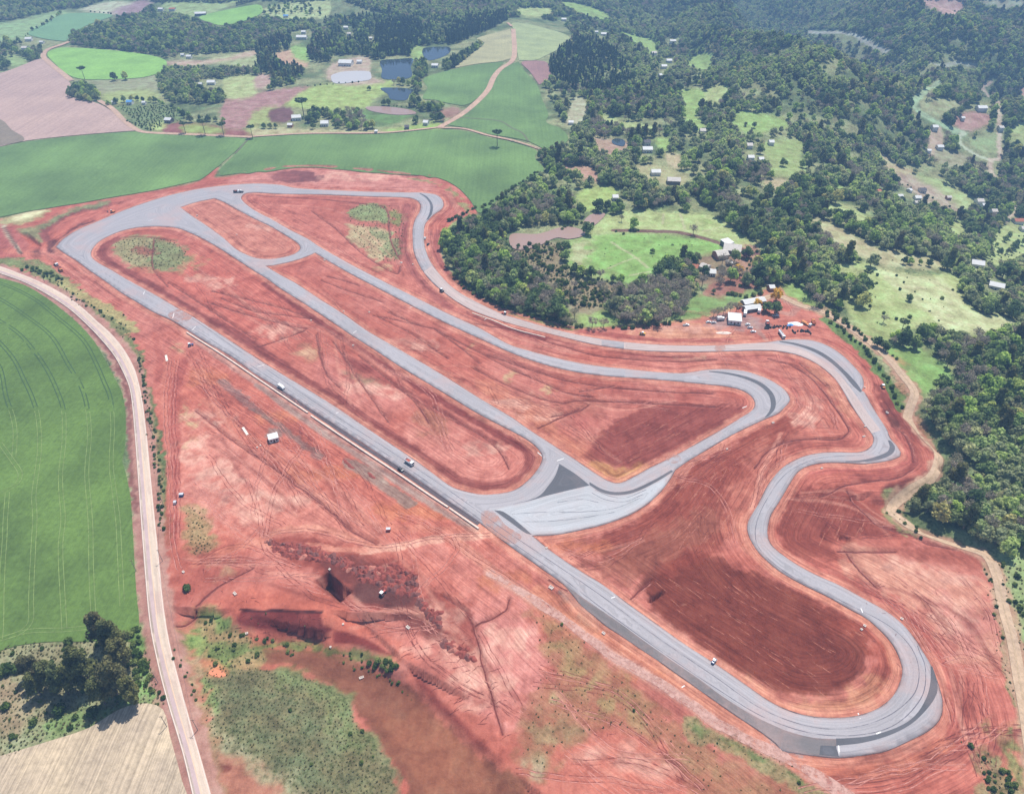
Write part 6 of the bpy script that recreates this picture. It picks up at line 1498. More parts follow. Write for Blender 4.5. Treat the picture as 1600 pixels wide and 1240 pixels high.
HS = [
 ('site_office', 1147, 501, 19, 10.5, 3.6, -.18, 'w', 'w', 'white cabin with broad white roof in the machine yard', 2, True, 'cabin'),
 ('long_shed', 1176, 474, 37, 7, 3.2, .30, 'w', 'g', 'long white roofed shed behind the yellow flowering tree', 0, False, 'shed'),
 ('long_shed', 1174, 484, 26, 6, 3, .25, 'w', 'g', 'shorter white roofed shed just in front of the long white shed', 0, False, 'shed'),
 ('barn', 1135, 384, 14, 9, 4, .45, 'w', 'g', 'small white roofed barn at the top of the farmyard', 0, True, 'barn'),
 ('barn', 1143, 394, 26, 15, 4.5, -.30, 'g', 'g', 'widest pale roofed barn of the farmyard by the pasture', 0, False, 'barn'),
 ('barn', 1125, 402, 19, 11, 4, .25, 'g', 'b', 'grey roofed open barn below the widest barn', 0, False, 'barn'),
 ('farmhouse', 1086, 420, 9, 7, 3, -.5, 'r', 'w', 'small farmhouse with orange tiled roof among trees', 1, False, 'house'),
 ('farmhouse', 1101, 420, 13, 8, 3, -.75, 'g', 'w', 'grey roofed farmhouse beside the orange tiled one', 1, False, 'house'),
 ('farmhouse', 1111, 428, 12, 8, 3, -.15, 'w', 'w', 'pale roofed farmhouse nearest the tilled plot', 1, False, 'house'),
 ('small_shed', 1204, 453, 8, 6, 3, .1, 'w', 'b', 'small white roofed shed behind the long sheds by the lane', 0, False, 'shed'),
 ('small_shed', 1139, 414, 8, 5, 2.8, .1, 'w', 'g', 'tiny white roofed shed in the shade of the farmyard trees', 0, True, 'shed'),
 ('barn', 541, 102, 25, 16, 5, -.12, 'w', 'w', 'big white roofed barn behind the milky pond', 1, False, 'barn'),
 ('small_shed', 562, 99, 9, 8, 3.5, 0, 'w', 'w', 'small white shed beside the big white barn by the ponds', 0, False, 'shed'),
 ('farmhouse', 680, 105, 12, 9, 3.5, -.1, 'w', 'w', 'white house between the blue pond and the green crop', 1, False, 'house'),
 ('farmhouse', 666, 195, 9, 9, 4, -.2, 'w', 'w', 'white house where the sandy path forks', 1, False, 'house'),
 ('small_shed', 588, 208, 5, 4, 3, 0, 'w', 'w', 'tiny white shelter on the edge of the long wheat field', 0, True, 'shed'),
 ('farmhouse', 508, 196, 14, 11, 4, .1, 'w', 'w', 'white roofed house in the tree belt above the wheat', 1, False, 'house'),
 ('small_shed', 636, 201, 8, 7, 3, .1, 'd', 'g', 'dark roofed shed in the tree belt above the wheat', 0, False, 'shed'),
 ('farmhouse', 464, 187, 17, 11, 4, .2, 'w', 'w', 'wide white house below the tall lone araucaria', 1, False, 'house'),
 ('small_shed', 454, 198, 9, 7, 3, 0, 'w', 'b', 'small shed just below the wide white house', 0, False, 'shed'),
 ('farmhouse', 46, 64, 11, 10, 4, .2, 'w', 'w', 'white house at the bend of the upper dirt path', 0, False, 'house'),
 ('small_shed', 66, 68, 7, 6, 3, 0, 'w', 'w', 'small white shed beside the bend of the upper dirt path', 0, False, 'shed'),
 ('farmhouse', 40, 78, 10, 9, 4, 0, 'g', 'w', 'pale grey roofed house below the path bend', 0, False, 'house'),
 ('barn', 314, 24, 20, 12, 4, .2, 'w', 'g', 'long white barn at the corner of the bright far pasture', 0, False, 'barn'),
 ('farmhouse', 252, 17, 9, 9, 4, 0, 'w', 'w', 'white house above the big dark wood', 0, False, 'house'),
 ('farmhouse', 270, 17, 11, 9, 4, 0, 'r', 'w', 'red roofed house above the big dark wood', 0, False, 'house'),
 ('farmhouse', 296, 91, 9, 8, 3.5, 0, 'w', 'w', 'white house under the lower edge of the big dark wood', 0, False, 'house'),
 ('small_shed', 286, 88, 6, 6, 3, 0, 'w', 'w', 'smaller white shed next to the house below the dark wood', 0, False, 'shed'),
 ('farmhouse', 331, 132, 14, 10, 4, .1, 'w', 'w', 'white house with pale yard in the middle orchard', 1, False, 'house'),
 ('small_shed', 314, 134, 6, 6, 3, 0, 'w', 'w', 'small white shed near the middle orchard house', 0, False, 'shed'),
 ('farmhouse', 204, 163, 10, 8, 4, 0, 'b', 'w', 'house with blue sheet roof above the vegetable rows', 1, False, 'house'),
 ('small_shed', 179, 162, 6, 6, 3, 0, 'w', 'w', 'white shed beside the round dark grove', 0, False, 'shed'),
 ('small_shed', 226, 163, 6, 6, 3, 0, 'w', 'w', 'white shed at the upper end of the vegetable rows', 0, False, 'shed'),
 ('farmhouse', 265, 191, 13, 9, 4, -.2, 'w', 'd' if False else 'g', 'white roofed house below the vegetable rows', 1, False, 'house'),
 ('barn', 472, 61, 19, 12, 4, 0, 'w', 'w', 'wide white barn among tall trees behind the ponds', 0, False, 'barn'),
 ('farmhouse', 475, 53, 8, 8, 4, 0, 'w', 'w', 'white house just above the wide white barn', 0, False, 'house'),
 ('farmhouse', 541, 46, 8, 8, 4, 0, 'w', 'w', 'lone white house high in the wooded slope', 0, False, 'house'),
 ('farmhouse', 546, 56, 7, 7, 4, 0, 'g', 'w', 'grey roofed house in a gap of the wooded slope', 0, False, 'house'),
 ('small_shed', 447, 27, 9, 7, 3, 0, 'b', 'w', 'teal roofed shed on the far dotted meadow', 0, False, 'shed'),
 ('small_shed', 580, 62, 5, 6, 3, 0, 'w', 'w', 'tiny white shed left of the pine plantation'.replace('left of', 'beside'), 0, False, 'shed'),
 ('farmhouse', 881, 33, 9, 9, 4, 0, 'w', 'w', 'white house at the end of the hedge above the dry field', 0, False, 'house'),
 ('farmhouse', 943, 56, 10, 10, 4, 0, 'w', 'w', 'white house on the ridge above the dark plantation', 0, False, 'house'),
 ('small_shed', 932, 52, 6, 6, 3, 0, 'w', 'w', 'small shed beside the ridge house above the plantation', 0, False, 'shed'),
 ('farmhouse', 1051, 67, 11, 9, 4, 0, 'w', 'w', 'white house under the first wooded hill', 0, False, 'house'),
 ('farmhouse', 1021, 86, 9, 9, 4, .3, 'g', 'w', 'pale grey house at the top of the hamlet', 0, False, 'house'),
 ('farmhouse', 1045, 98, 10, 9, 4, 0, 'w', 'w', 'white house in the middle of the hamlet', 0, False, 'house'),
 ('farmhouse', 1037, 107, 10, 9, 4, 0, 'w', 'w', 'white gabled house lower in the hamlet', 0, False, 'house'),
 ('small_shed', 1031, 121, 5, 7, 4, .4, 'w', 'w', 'narrow white shed at the bottom of the hamlet', 0, False, 'shed'),
 ('small_shed', 892, 194, 9, 7, 3, 0, 'w', 'w', 'white shed on the bare bank right above the wheat tip'.replace('right ', ''), 0, False, 'shed'),
 ('farmhouse', 1011, 237, 18, 10, 4, 0, 'w', 'w', 'long white house near the small blue pool', 1, False, 'house'),
 ('farmhouse', 1010, 226, 12, 9, 4, .2, 'd', 'w', 'dark roofed house just above the long white house', 1, False, 'house'),
 ('barn', 1024, 273, 17, 9, 4, 0, 'w', 'w', 'white roofed barn above the ring of dark trees', 0, False, 'barn'),
 ('barn', 1052, 286, 24, 11, 4, -.1, 'g', 'g', 'wide grey roofed barn above the ring of dark trees', 0, False, 'barn'),
 ('farmhouse', 1097, 208, 10, 9, 4, 0, 'g', 'w', 'grey roofed house half hidden under the big clearing', 0, False, 'house'),
 ('farmhouse', 1170, 231, 10, 9, 4, 0, 'g', 'w', 'grey roofed house on the wooded slope', 0, False, 'house'),
 ('farmhouse', 1172, 250, 11, 8, 4, 0, 'w', 'w', 'white house of the pair on the wooded slope', 0, False, 'house'),
 ('farmhouse', 1188, 253, 9, 8, 4, 0, 'w', 'b', 'brick walled house of the pair on the wooded slope', 0, False, 'house'),
 ('farmhouse', 961, 311, 10, 8, 3.5, 0, 'w', 'w', 'white house above the brown pond by the pasture', 1, False, 'house'),
 ('barn', 1532, 172, 17, 11, 4, 0, 'w', 'w', 'white barn on the red yard in the far valley', 0, False, 'barn'),
 ('small_shed', 1503, 187, 6, 6, 3, 0, 'w', 'w', 'small white shed on the red yard in the far valley', 0, False, 'shed'),
 ('farmhouse', 1459, 202, 10, 9, 4, 0, 'w', 'w', 'white house beside the pale valley road', 0, False, 'house'),
 ('farmhouse', 1467, 233, 11, 8, 4, 0, 'w', 'w', 'white house inside the valley road bend', 0, False, 'house'),
 ('small_shed', 1450, 238, 7, 6, 3, 0, 'w', 'w', 'small white shed beside the valley bend house', 0, False, 'shed'),
 ('farmhouse', 1562, 203, 8, 8, 4, 0, 'g', 'w', 'pale house at the upper lane junction in the valley', 0, False, 'house'),
 ('farmhouse', 1204, 226, 9, 8, 4, 0, 'w', 'w', 'white house on the edge of the sloping meadow', 0, False, 'house'),
 ('farmhouse', 1371, 303, 8, 7, 3.5, .5, 'r', 'w', 'red roofed house beside the brown slope', 0, False, 'house'),
 ('farmhouse', 1440, 300, 11, 8, 3.5, 0, 'd', 'w', 'dark roofed house on the brown slope', 1, False, 'house'),
 ('farmhouse', 1432, 312, 11, 8, 3.5, 0, 'w', 'w', 'white house of the cluster below the brown slope', 1, False, 'house'),
 ('small_shed', 1420, 300, 6, 6, 3, .6, 'w', 'w', 'small white shed at the top of the brown slope', 0, False, 'shed'),
 ('small_shed', 1431, 319, 8, 6, 3, 0, 'g', 'w', 'small grey shed lowest in the brown slope cluster', 0, False, 'shed'),
 ('small_shed', 1405, 309, 9, 6, 3, 0, 'w', 'w', 'white shed on the grass patch beside the brown slope', 0, False, 'shed'),
 ('small_shed', 1481, 311, 8, 6, 3, 0, 'g', 'b', 'grey roofed brick shed on the brown slope', 0, False, 'shed'),
 ('farmhouse', 1529, 317, 12, 9, 3.5, 0, 'g', 'w', 'grey roofed house beside the sandy lane end', 0, False, 'house'),
 ('farmhouse', 1537, 324, 11, 8, 3.5, 0, 'w', 'w', 'white house beside the sandy lane end', 0, False, 'house'),
 ('farmhouse', 1551, 333, 10, 8, 3.5, 0, 'g', 'w', 'pale house below the sandy lane end', 0, False, 'house'),
 ('farmhouse', 1589, 348, 14, 9, 3.5, 0, 'r', 'w', 'red roofed house at the foot of the sandy lane', 0, False, 'house'),
 ('farmhouse', 1525, 416, 17, 10, 4, -.35, 'w', 'w', 'white house with bright roof above the pale meadow corner', 2, False, 'house'),
 ('barn', 1555, 450, 20, 9, 3.5, -.5, 'w', 'w', 'white roofed barn in the trees beside the pale meadow', 1, False, 'barn'),
 ('farmhouse', 1597, 360, 8, 8, 3.5, 0, 'g', 'w', 'grey house on the dotted meadow', 0, False, 'house'),
]
for nm, px, py, wd, dp, h, rot, rk, wk, lb, dt_, mono, cat_ in HS:
    house(nm, px, py, wd, dp, h, rot, rk, wk, lb, None, dt_, mono, cat_)
house('site_hut', 428, 687, 14.5, 5, 3.0, .42, 'w', 'w', 'white site hut with flat roof on grey gravel below the main straight', None, 2, True, 'cabin', .15)

# ---- vehicles
def wheels(e, xs_, ys_, r, wdt, name='wheel'):
    for xx in xs_:
        for yy in ys_:
            w__ = MB().cyl((xx, yy - wdt / 2, r), (xx, yy + wdt / 2, r), r, n=12).build(name, RUB, e); MB().cyl((xx, yy - wdt / 2 - .012, r), (xx, yy + wdt / 2 + .012, r), r * .55, n=10).build('rim', V_SILVER, w__)
def car(px, py, rz, mat, label, group=None, pick=False, z0=None):
    x, y, z = place(px, py); z = z if z0 is None else z0
    e = empty('pickup_truck' if pick else 'parked_car', (x, y, z + .02), rz, label, 'pickup' if pick else 'car', group)
    if pick:
        b = MB().prism([(-2.55, .45), (2.5, .45), (2.55, .95), (1.5, 1.12), (-2.5, 1.12)], -.9, .9)
        b.build('body', mat, e, .06)
        MB().prism([(-.45, 1.1), (1.35, 1.1), (.75, 1.72), (-.35, 1.72)], -.78, .78).build('cab', mat, e, .05)
        MB().prism([(-.5, 1.16), (1.25, 1.16), (.72, 1.60), (-.4, 1.60)], -.80, .80).build('window', GLASS, e)
        MB().box(-2.35, -.65, -.72, .72, 1.0, 1.13).build('cargo_bed', STEEL, e)
    else:
        MB().prism([(-2.1, .35), (2.1, .35), (2.15, .78), (1.2, .95), (-2.0, .98)], -.87, .87).build('body', mat, e, .07)
        MB().prism([(-1.75, .96), (1.15, .94), (.5, 1.46), (-1.2, 1.46)], -.76, .76).build('window', GLASS, e, .04)
        MB().prism([(-1.25, 1.42), (.55, 1.42), (.45, 1.5), (-1.15, 1.5)], -.7, .7).build('roof', mat, e, .02)
    wheels(e, (-1.35, 1.35), (-.82, .82), .34, .24)
    for yy in (-.6, .6): MB().box(2.08 if not pick else 2.48, 2.2 if not pick else 2.6, yy - .18, yy + .18, .6, .76).build('headlight', V_WHITE, e)
    return e
def truck(px, py, rz, cab, bodym, L, label, kind='box', group=None, z0=None, h=2.9):
    x, y, z = place(px, py); z = z if z0 is None else z0
    e = empty({'box': 'box_truck', 'tip': 'dump_truck', 'tank': 'tanker_truck', 'van': 'van', 'flat': 'flatbed_truck'}[kind], (x, y, z + .02), rz, label, 'van' if kind == 'van' else 'truck', group)
    hx = L / 2
    MB().box(-hx, hx - .2, -.45, .45, .55, .9).build('chassis', STEEL, e)
    if kind == 'van':
        MB().prism([(-hx, .5), (hx, .5), (hx, 1.2), (hx - .9, 2.3), (-hx, 2.4)], -1.0, 1.0).build('body', bodym, e, .08)
        MB().prism([(hx - .12, 1.3), (hx - .82, 2.2), (hx - .95, 2.2), (hx - .25, 1.3)], -.9, .9).build('windscreen', GLASS, e)
        MB().box(-hx * .8, hx - 1.3, -1.02, 1.02, 1.45, 2.0).build('window', GLASS, e)
    else:
        MB().prism([(hx - 2.0, .7), (hx, .7), (hx + .05, 1.5), (hx - .25, 2.55), (hx - 2.0, 2.6)], -1.15, 1.15).build('cab', cab, e, .08)
        MB().prism([(hx + .08, 1.55), (hx - .18, 2.35), (hx - .3, 2.35), (hx - .06, 1.55)], -1.0, 1.0).build('windscreen', GLASS, e)
        MB().box(hx - 1.3, hx - .5, -1.17, 1.17, 1.6, 2.3).build('window', GLASS, e)
        if kind == 'box': MB().box(-hx, hx - 2.15, -1.2, 1.2, .95, h + .3).build('cargo_box', bodym, e, .05)
        elif kind == 'tip':
            m_ = MB().prism([(-hx - .1, 1.1), (hx - 2.2, 1.0), (hx - 2.2, 2.5), (-hx, 2.3)], -1.2, -1.05).prism([(-hx - .1, 1.1), (hx - 2.2, 1.0), (hx - 2.2, 2.5), (-hx, 2.3)], 1.05, 1.2)
            m_.box(-hx, hx - 2.25, -1.04, 1.04, .98, 1.2).box(hx - 2.4, hx - 2.24, -1.04, 1.04, 1.2, 2.7).box(-hx, -hx + .12, -1.04, 1.04, 1.2, 2.2)
            m_.build('tipper_body', bodym, e)
            MB().prism([(-hx + .2, 1.25), (hx - 2.5, 1.25), (hx - 3.0, 2.3), (-hx + 1.3, 2.1)], -.95, .95).build('load', simple('red_soil_load', A(176, 92, 78), .95, .2), e)
        elif kind == 'tank':
            MB().cyl((-hx, 0, 2.0), (hx - 2.2, 0, 2.0), 1.1, n=16).build('tank', bodym, e)
            MB().box(-hx + .5, hx - 2.8, -.25, .25, 3.04, 3.16).build('walkway', STEEL, e)
        elif kind == 'flat': MB().box(-hx, hx - 2.15, -1.2, 1.2, 1.0, 1.3).box(-hx, hx - 4, -1.2, 1.2, 1.3, 1.9, .2).build('cargo_bed', bodym, e)
    wheels(e, (hx - .95, -hx + .9, -hx + 2.1) if L > 6.2 and kind != 'van' else (hx - .95, -hx + .95), (-.98, .98), .48 if kind != 'van' else .36, .3)
    return e
def roller(px, py, rz, mat, label, top=V_WHITE, z0=None, name='road_roller', cat='roller'):
    x, y, z = place(px, py); z = z if z0 is None else z0
    e = empty(name, (x, y, z + .02), rz, label, cat)
    MB().cyl((1.5, -1.05, .75), (1.5, 1.05, .75), .75, n=18).build('drum', STEEL, e)
    MB().box(.6, 2.5, -1.2, -1.08, .7, 1.0).box(.6, 2.5, 1.08, 1.2, .7, 1.0).box(2.4, 2.55, -1.2, 1.2, .7, 1.0).build('drum_frame', mat, e)
    MB().prism([(-2.2, .7), (.6, .7), (.6, 1.2), (-.3, 1.3), (-.5, 1.7), (-2.1, 1.6)], -.85, .85).build('engine_hood', mat, e, .06)
    MB().box(-.55, .6, -.7, .7, 1.3, 2.45, .06).build('cab_glazing', GLASS, e)
    MB().box(-.8, .85, -.9, .9, 2.45, 2.6).build('cab_roof', top, e, .03)
    wheels(e, (-1.2,), (-.85, .85), .72, .45)
    return e
def excavator(px, py, rz, label, mat=V_ORANGE):
    x, y, z = place(px, py); e = empty('excavator', (x, y, z + .02), rz, label, 'excavator')
    for yy in (-1.1, 1.1):
        MB().prism([(-1.9, .35), (-1.6, 0), (1.6, 0), (1.9, .35), (1.6, .75), (-1.6, .75)], yy - .28, yy + .28).build('crawler_track', RUB, e)
    MB().box(-1.0, 1.0, -.85, .85, .3, .85).build('undercarriage', STEEL, e)
    MB().prism([(-2.4, 1.0), (1.3, 1.0), (1.3, 1.5), (-.4, 1.9), (-2.4, 1.9)], -1.25, 1.25).build('engine_housing', mat, e, .08)
    MB().prism([(.0, 1.2), (1.5, 1.2), (1.45, 2.2), (1.1, 2.8), (.0, 2.8)], .25, 1.2).build('cab', GLASS, e, .05)
    MB().box(-.05, 1.2, .2, 1.25, 2.8, 2.92).build('cab_roof', V_WHITE, e)
    a, b, c, d = (1.2, -.25, 1.6), (3.6, -.25, 4.0), (5.6, -.25, 3.3), (6.2, -.25, .9)
    m_ = MB(); m_.cyl(a, b, .3, .26, 6).cyl(b, c, .26, .2, 6); m_.build('boom', mat, e)
    MB().cyl(c, d, .2, .14, 6).build('dipper_arm', mat, e)
    MB().prism([(5.8, .9), (6.5, .9), (6.6, .3), (6.0, -.05), (5.5, .3)], -.75, .25).build('bucket', STEEL, e)
    return e
def tractor(px, py, rz, label, mat=V_RED, name='tractor'):
    x, y, z = place(px, py); e = empty(name, (x, y, z + .02), rz, label, 'tractor')
    MB().prism([(0, .8), (2.2, .8), (2.2, 1.5), (0, 1.65)], -.45, .45).build('engine_hood', mat, e, .05)
    MB().box(-1.3, .1, -.7, .7, 1.0, 2.5, .08).build('cab', GLASS, e)
    MB().box(-1.45, .25, -.85, .85, 2.5, 2.65).build('cab_roof', V_WHITE, e)
    MB().box(-1.5, -.2, -1.15, -.75, 1.3, 1.6).box(-1.5, -.2, .75, 1.15, 1.3, 1.6).build('fender', mat, e)
    wheels(e, (-.8,), (-.95, .95), .85, .5); wheels(e, (1.6,), (-.75, .75), .5, .35)
    return e
ma = head(440, 603, 640, 735)
ZT = .12
truck(640, 724, ma, V_WHITE, V_WHITE, 6.8, 'white topped dump truck on the main straight beside the black car', 'tip', z0=ZT)
car(626, 734, ma, V_DARK, 'small black car on the main straight beside the white truck', z0=ZT)
truck(440, 606, ma, V_WHITE, V_WHITE, 6.0, 'white van driving down the upper main straight', 'van', z0=ZT)
roller(1115, 1034, ma + math.pi / 2, V_BLUE, 'blue road roller with white roof at the edge of the lower straight', z0=ZT).scale = (.7, .7, .8)
excavator(176, 331, math.pi - .2, 'orange excavator working at the edge of the first corner')
truck(88, 413, head(88, 412, 95, 420), V_WHITE, V_ORANGE, 7.2, 'dump truck with white cab, upper one of the pair on the dirt ramp', 'tip')
truck(95, 422, head(88, 412, 95, 420), V_ORANGE, V_DARK, 7.2, 'dark dump truck, lower one of the pair on the dirt ramp', 'tip')
truck(370, 301, 0.05, V_WHITE, V_DARK, 6.5, 'dark bodied truck on the wide top corner', 'tip', z0=ZT)
roller(377, 301, 0.05, V_DARK, 'dark road roller with white roof behind the truck on the top corner', z0=ZT)
roller(690, 455, head(690, 453, 712, 468), V_DARK, 'dark road roller on the inner edge of the back curve', z0=ZT)
tractor(788, 491, 2.8, 'red tractor with white roof on the back curve', V_RED)
car(664, 373, 1.45, V_WHITE, 'white car parked on the outer edge of the bend', z0=ZT)
car(669, 382, 1.3, V_DARK, 'dark car in the earth below the white car at the bend')
roller(1004, 522, 3.0, V_YEL, 'yellow roller with white roof alone on the graded apron')
roller(1379, 605, 1.5, V_ORANGE, 'orange roller on the red bank by the green verge')
car(1072, 508, .1, V_WHITE, 'white pickup alone at the near edge of the yard'.replace('near', 'outer'), pick=True)
car(1107, 503, .2, V_WHITE, 'white car in front of the small trees beside the yard')
truck(1126, 499, .1, V_WHITE, V_WHITE, 6, 'white box truck beside the site office', 'box')
car(1115, 504, .15, V_SILVER, 'silver car between the white car and the box truck')
truck(1199, 506, 1.4, V_WHITE, V_DARK, 6, 'dark truck between the parked cars and the tyre stacks', 'tip')
car(1212, 493, 0, V_WHITE, 'white car in the shade below the yellow flowering tree', pick=True)
car(1168, 507, .3, V_WHITE, 'white car, topmost of the three cars in a loose row')
car(1172, 512, 0, V_SILVER, 'silver car, middle one of the three in a loose row')
car(1177, 518, 0, V_WHITE, 'white car, lowest of the three cars in a loose row')
truck(1221, 524, head(1217, 517, 1225, 528), V_WHITE, V_WHITE, 9.5, 'long white tanker truck among the tyre stacks', 'tank')
truck(1260, 506, head(1250, 500, 1268, 510), V_WHITE, V_ORANGE, 9, 'long rusty orange flatbed truck in the yard corner', 'flat')
truck(1271, 504, 1.4, V_ORANGE, V_ORANGE, 6, 'orange dump truck next to the rusty flatbed', 'tip')
truck(1186, 487, 1.2, V_DARK, V_WHITE, 6, 'white box truck with dark cab in the tree shade', 'box')
truck(1164, 490, 1.25, V_WHITE, V_WHITE, 8.5, 'long white box truck parked along the site office', 'box')
tractor(298, 540, .5, 'blue tractor with white roof beside the concrete wall', V_BLUE)
tractor(598, 928, 1.0, 'small red tractor among the spoil heaps', V_RED)
# ---- tarpaulins, tyres, sand
def blob_mesh(rs, rx, ry, h, n=18, rough=.25, peak=1.0):
    V_, F_ = [], []
    rings_ = 5
    ph = rs.rand(4) * 6.28
    for r in range(rings_ + 1):
        t = r / rings_
        for i in range(n):
            a = 2 * math.pi * i / n
            k = 1 + rough * (math.sin(2 * a + ph[0]) * .5 + math.sin(3 * a + ph[1]) * .4 + math.sin(5 * a + ph[2]) * .25)
            rr = 1 - t
            z = h * (1 - rr ** 1.0) ** peak * (1 + .25 * rs.uniform(-1, 1) * (0 < r < rings_)) - (.25 if r == 0 else 0)
            V_.append((math.cos(a) * rx * k * rr, math.sin(a) * ry * k * rr, z))
    for r in range(rings_):
        for i in range(n):
            j = (i + 1) % n
            F_.append((r * n + i, r * n + j, (r + 1) * n + j, (r + 1) * n + i))
    return V_, F_
def heap(name, px, py, rx, ry, h, mat, label, cat, group=None, seed=0, rz=0, me=None, wz=None):
    x, y, z = place(px, py) if wz is None else wz
    if me is None:
        v, f = blob_mesh(np.random.RandomState(seed), rx, ry, h)
        o = new_obj(name, v, f, mat, smooth=True)
    else:
        o = bpy.data.objects.new(name, me); COL.objects.link(o)
    o.location = (x, y, z); o.rotation_euler = (0, 0, rz)
    return tag(o, label, cat, group)
M_SPOIL = simple('dark_red_spoil', A(150, 78, 68), .95, .28, .6); M_SPOIL2 = simple('grey_red_spoil', A(128, 80, 74), .95, .25, .6); M_SPOIL3 = simple('pale_spoil', A(190, 122, 106), .95, .2, .6)
WHT = simple('white_tarpaulin', (.82, .83, .84), .45, .05); BLT = simple('blue_tarpaulin', (.10, .34, .72), .45, .1)
heap('covered_heap', 1243, 505, 6.5, 3, 1.6, WHT, 'heap under a white tarpaulin behind the tyre stacks', 'tarpaulin', seed=3)
heap('covered_heap', 1235, 507, 3.0, 1.8, 1.5, BLT, 'small heap under a blue tarpaulin beside the white one', 'tarpaulin', seed=4)
heap('sand_pile', 1131, 520, 6, 2.2, 1.2, simple('white_sand', A(246, 226, 210), .9, .05), 'pale sand pile on the red apron below the office', 'pile', seed=5)
rs = np.random.RandomState(5)
ty = MB()
for k in range(4): ty.cyl((0, 0, .26 * k), (0, 0, .26 * k + .23), .6, n=12)
tyre_me = ty.build('tyre_stack', RUB); tmesh = tyre_me.data; bpy.data.objects.remove(tyre_me)
tline = [(1196,513),(1203,511),(1211,510),(1219,510),(1228,510),(1234,512),(1240,518),(1246,517),(1252,516),(1258,517),(1265,519)]
for i in range(60):
    t = rs.uniform(0, len(tline) - 1.01); k = int(t); a = tline[k]; b = tline[k + 1]; f = t - k
    x, y, z = place(a[0] + (b[0] - a[0]) * f + rs.normal() * 1.2, a[1] + (b[1] - a[1]) * f + rs.normal() * 1.1)
    o = bpy.data.objects.new('tyre_stack', tmesh); COL.objects.link(o); o.location = (x, y, z); s_ = rs.uniform(.8, 1.25); o.scale = (s_, s_, rs.uniform(.6, 1.3))
    tag(o, 'stack of black tyres in the winding row behind the tanker truck', 'tyres', 'tyre stacks in the yard')
# ---- spoil heaps dumped side by side
sm = []
for k in range(5):
    v, f = blob_mesh(np.random.RandomState(40 + k), 2.6, 2.2, 1.35, 14, .45, 1.0)
    for mt in (M_SPOIL, M_SPOIL2, M_SPOIL3):
        o = new_obj('spoil_heap', v, f, mt, smooth=True); sm.append(o.data); bpy.data.objects.remove(o)
def heap_row(pa, pb, n, jit, group, label, w3=(.62, .32, .06)):
    for i in range(n):
        t = (i + .5) / n
        u = pa[0] + (pb[0] - pa[0]) * t + rs.normal() * jit; v = pa[1] + (pb[1] - pa[1]) * t + rs.normal() * jit * .6
        x, y, z = place(u, v)
        me = sm[rs.randint(5) * 3 + rs.choice(3, p=w3)]
        o = heap('spoil_heap', 0, 0, 0, 0, 0, None, label, 'soil heap', group, me=me, rz=rs.uniform(0, 6.28), wz=(x, y, z - .1))
        s_ = rs.uniform(.75, 1.15); o.scale = (s_, s_, rs.uniform(.9, 1.4))
G1 = 'spoil heaps dumped in rows'; LB1 = 'knee-deep dark red soil heap in the broad field of dumped heaps'.replace('knee-deep ', 'rough ')
for pa, pb, n in [((415,846),(500,858),18),((424,856),(520,868),14),((440,864),(548,880),14),((500,866),(545,876),6),((525,880),(640,895),15),((535,888),(650,903),15),((545,896),(655,912),14),((560,904),(650,922),12),((610,880),(650,900),6),((590,914),(650,930),8)]:
    heap_row(pa, pb, n, 1.6, G1, LB1)
for pa, pb, n in [((648,935),(686,958),7),((655,944),(688,968),6),((665,952),(690,978),6)]:
    heap_row(pa, pb, n, 1.5, 'spoil heaps in the small lower cluster', 'dark red soil heap in the small cluster below the wheel track')
for pa, pb, n in [((690,1003),(730,1015),6),((700,1012),(742,1030),6)]:
    heap_row(pa, pb, n, 1.5, 'spoil heaps at the far end of the slope', 'low dark soil heap at the lower end of the pink slope')
for px, py, lb in [(471,675,'dark soil pile, upper one beside the gravel above the site hut'),(484,684,'dark soil pile, lower one beside the gravel above the site hut'),(541,721,'dark soil pile at the head of the long grey gravel patch'),(547,727,'dark soil pile just below the one at the gravel head'),(580,742,'dark soil pile on the grey gravel patch')]:
    x, y, z = place(px, py); o = heap('soil_pile', 0, 0, 0, 0, 0, None, lb, 'soil heap', me=sm[0], rz=ma, wz=(x, y, z - .1)); o.scale = (1.5, .7, .6)
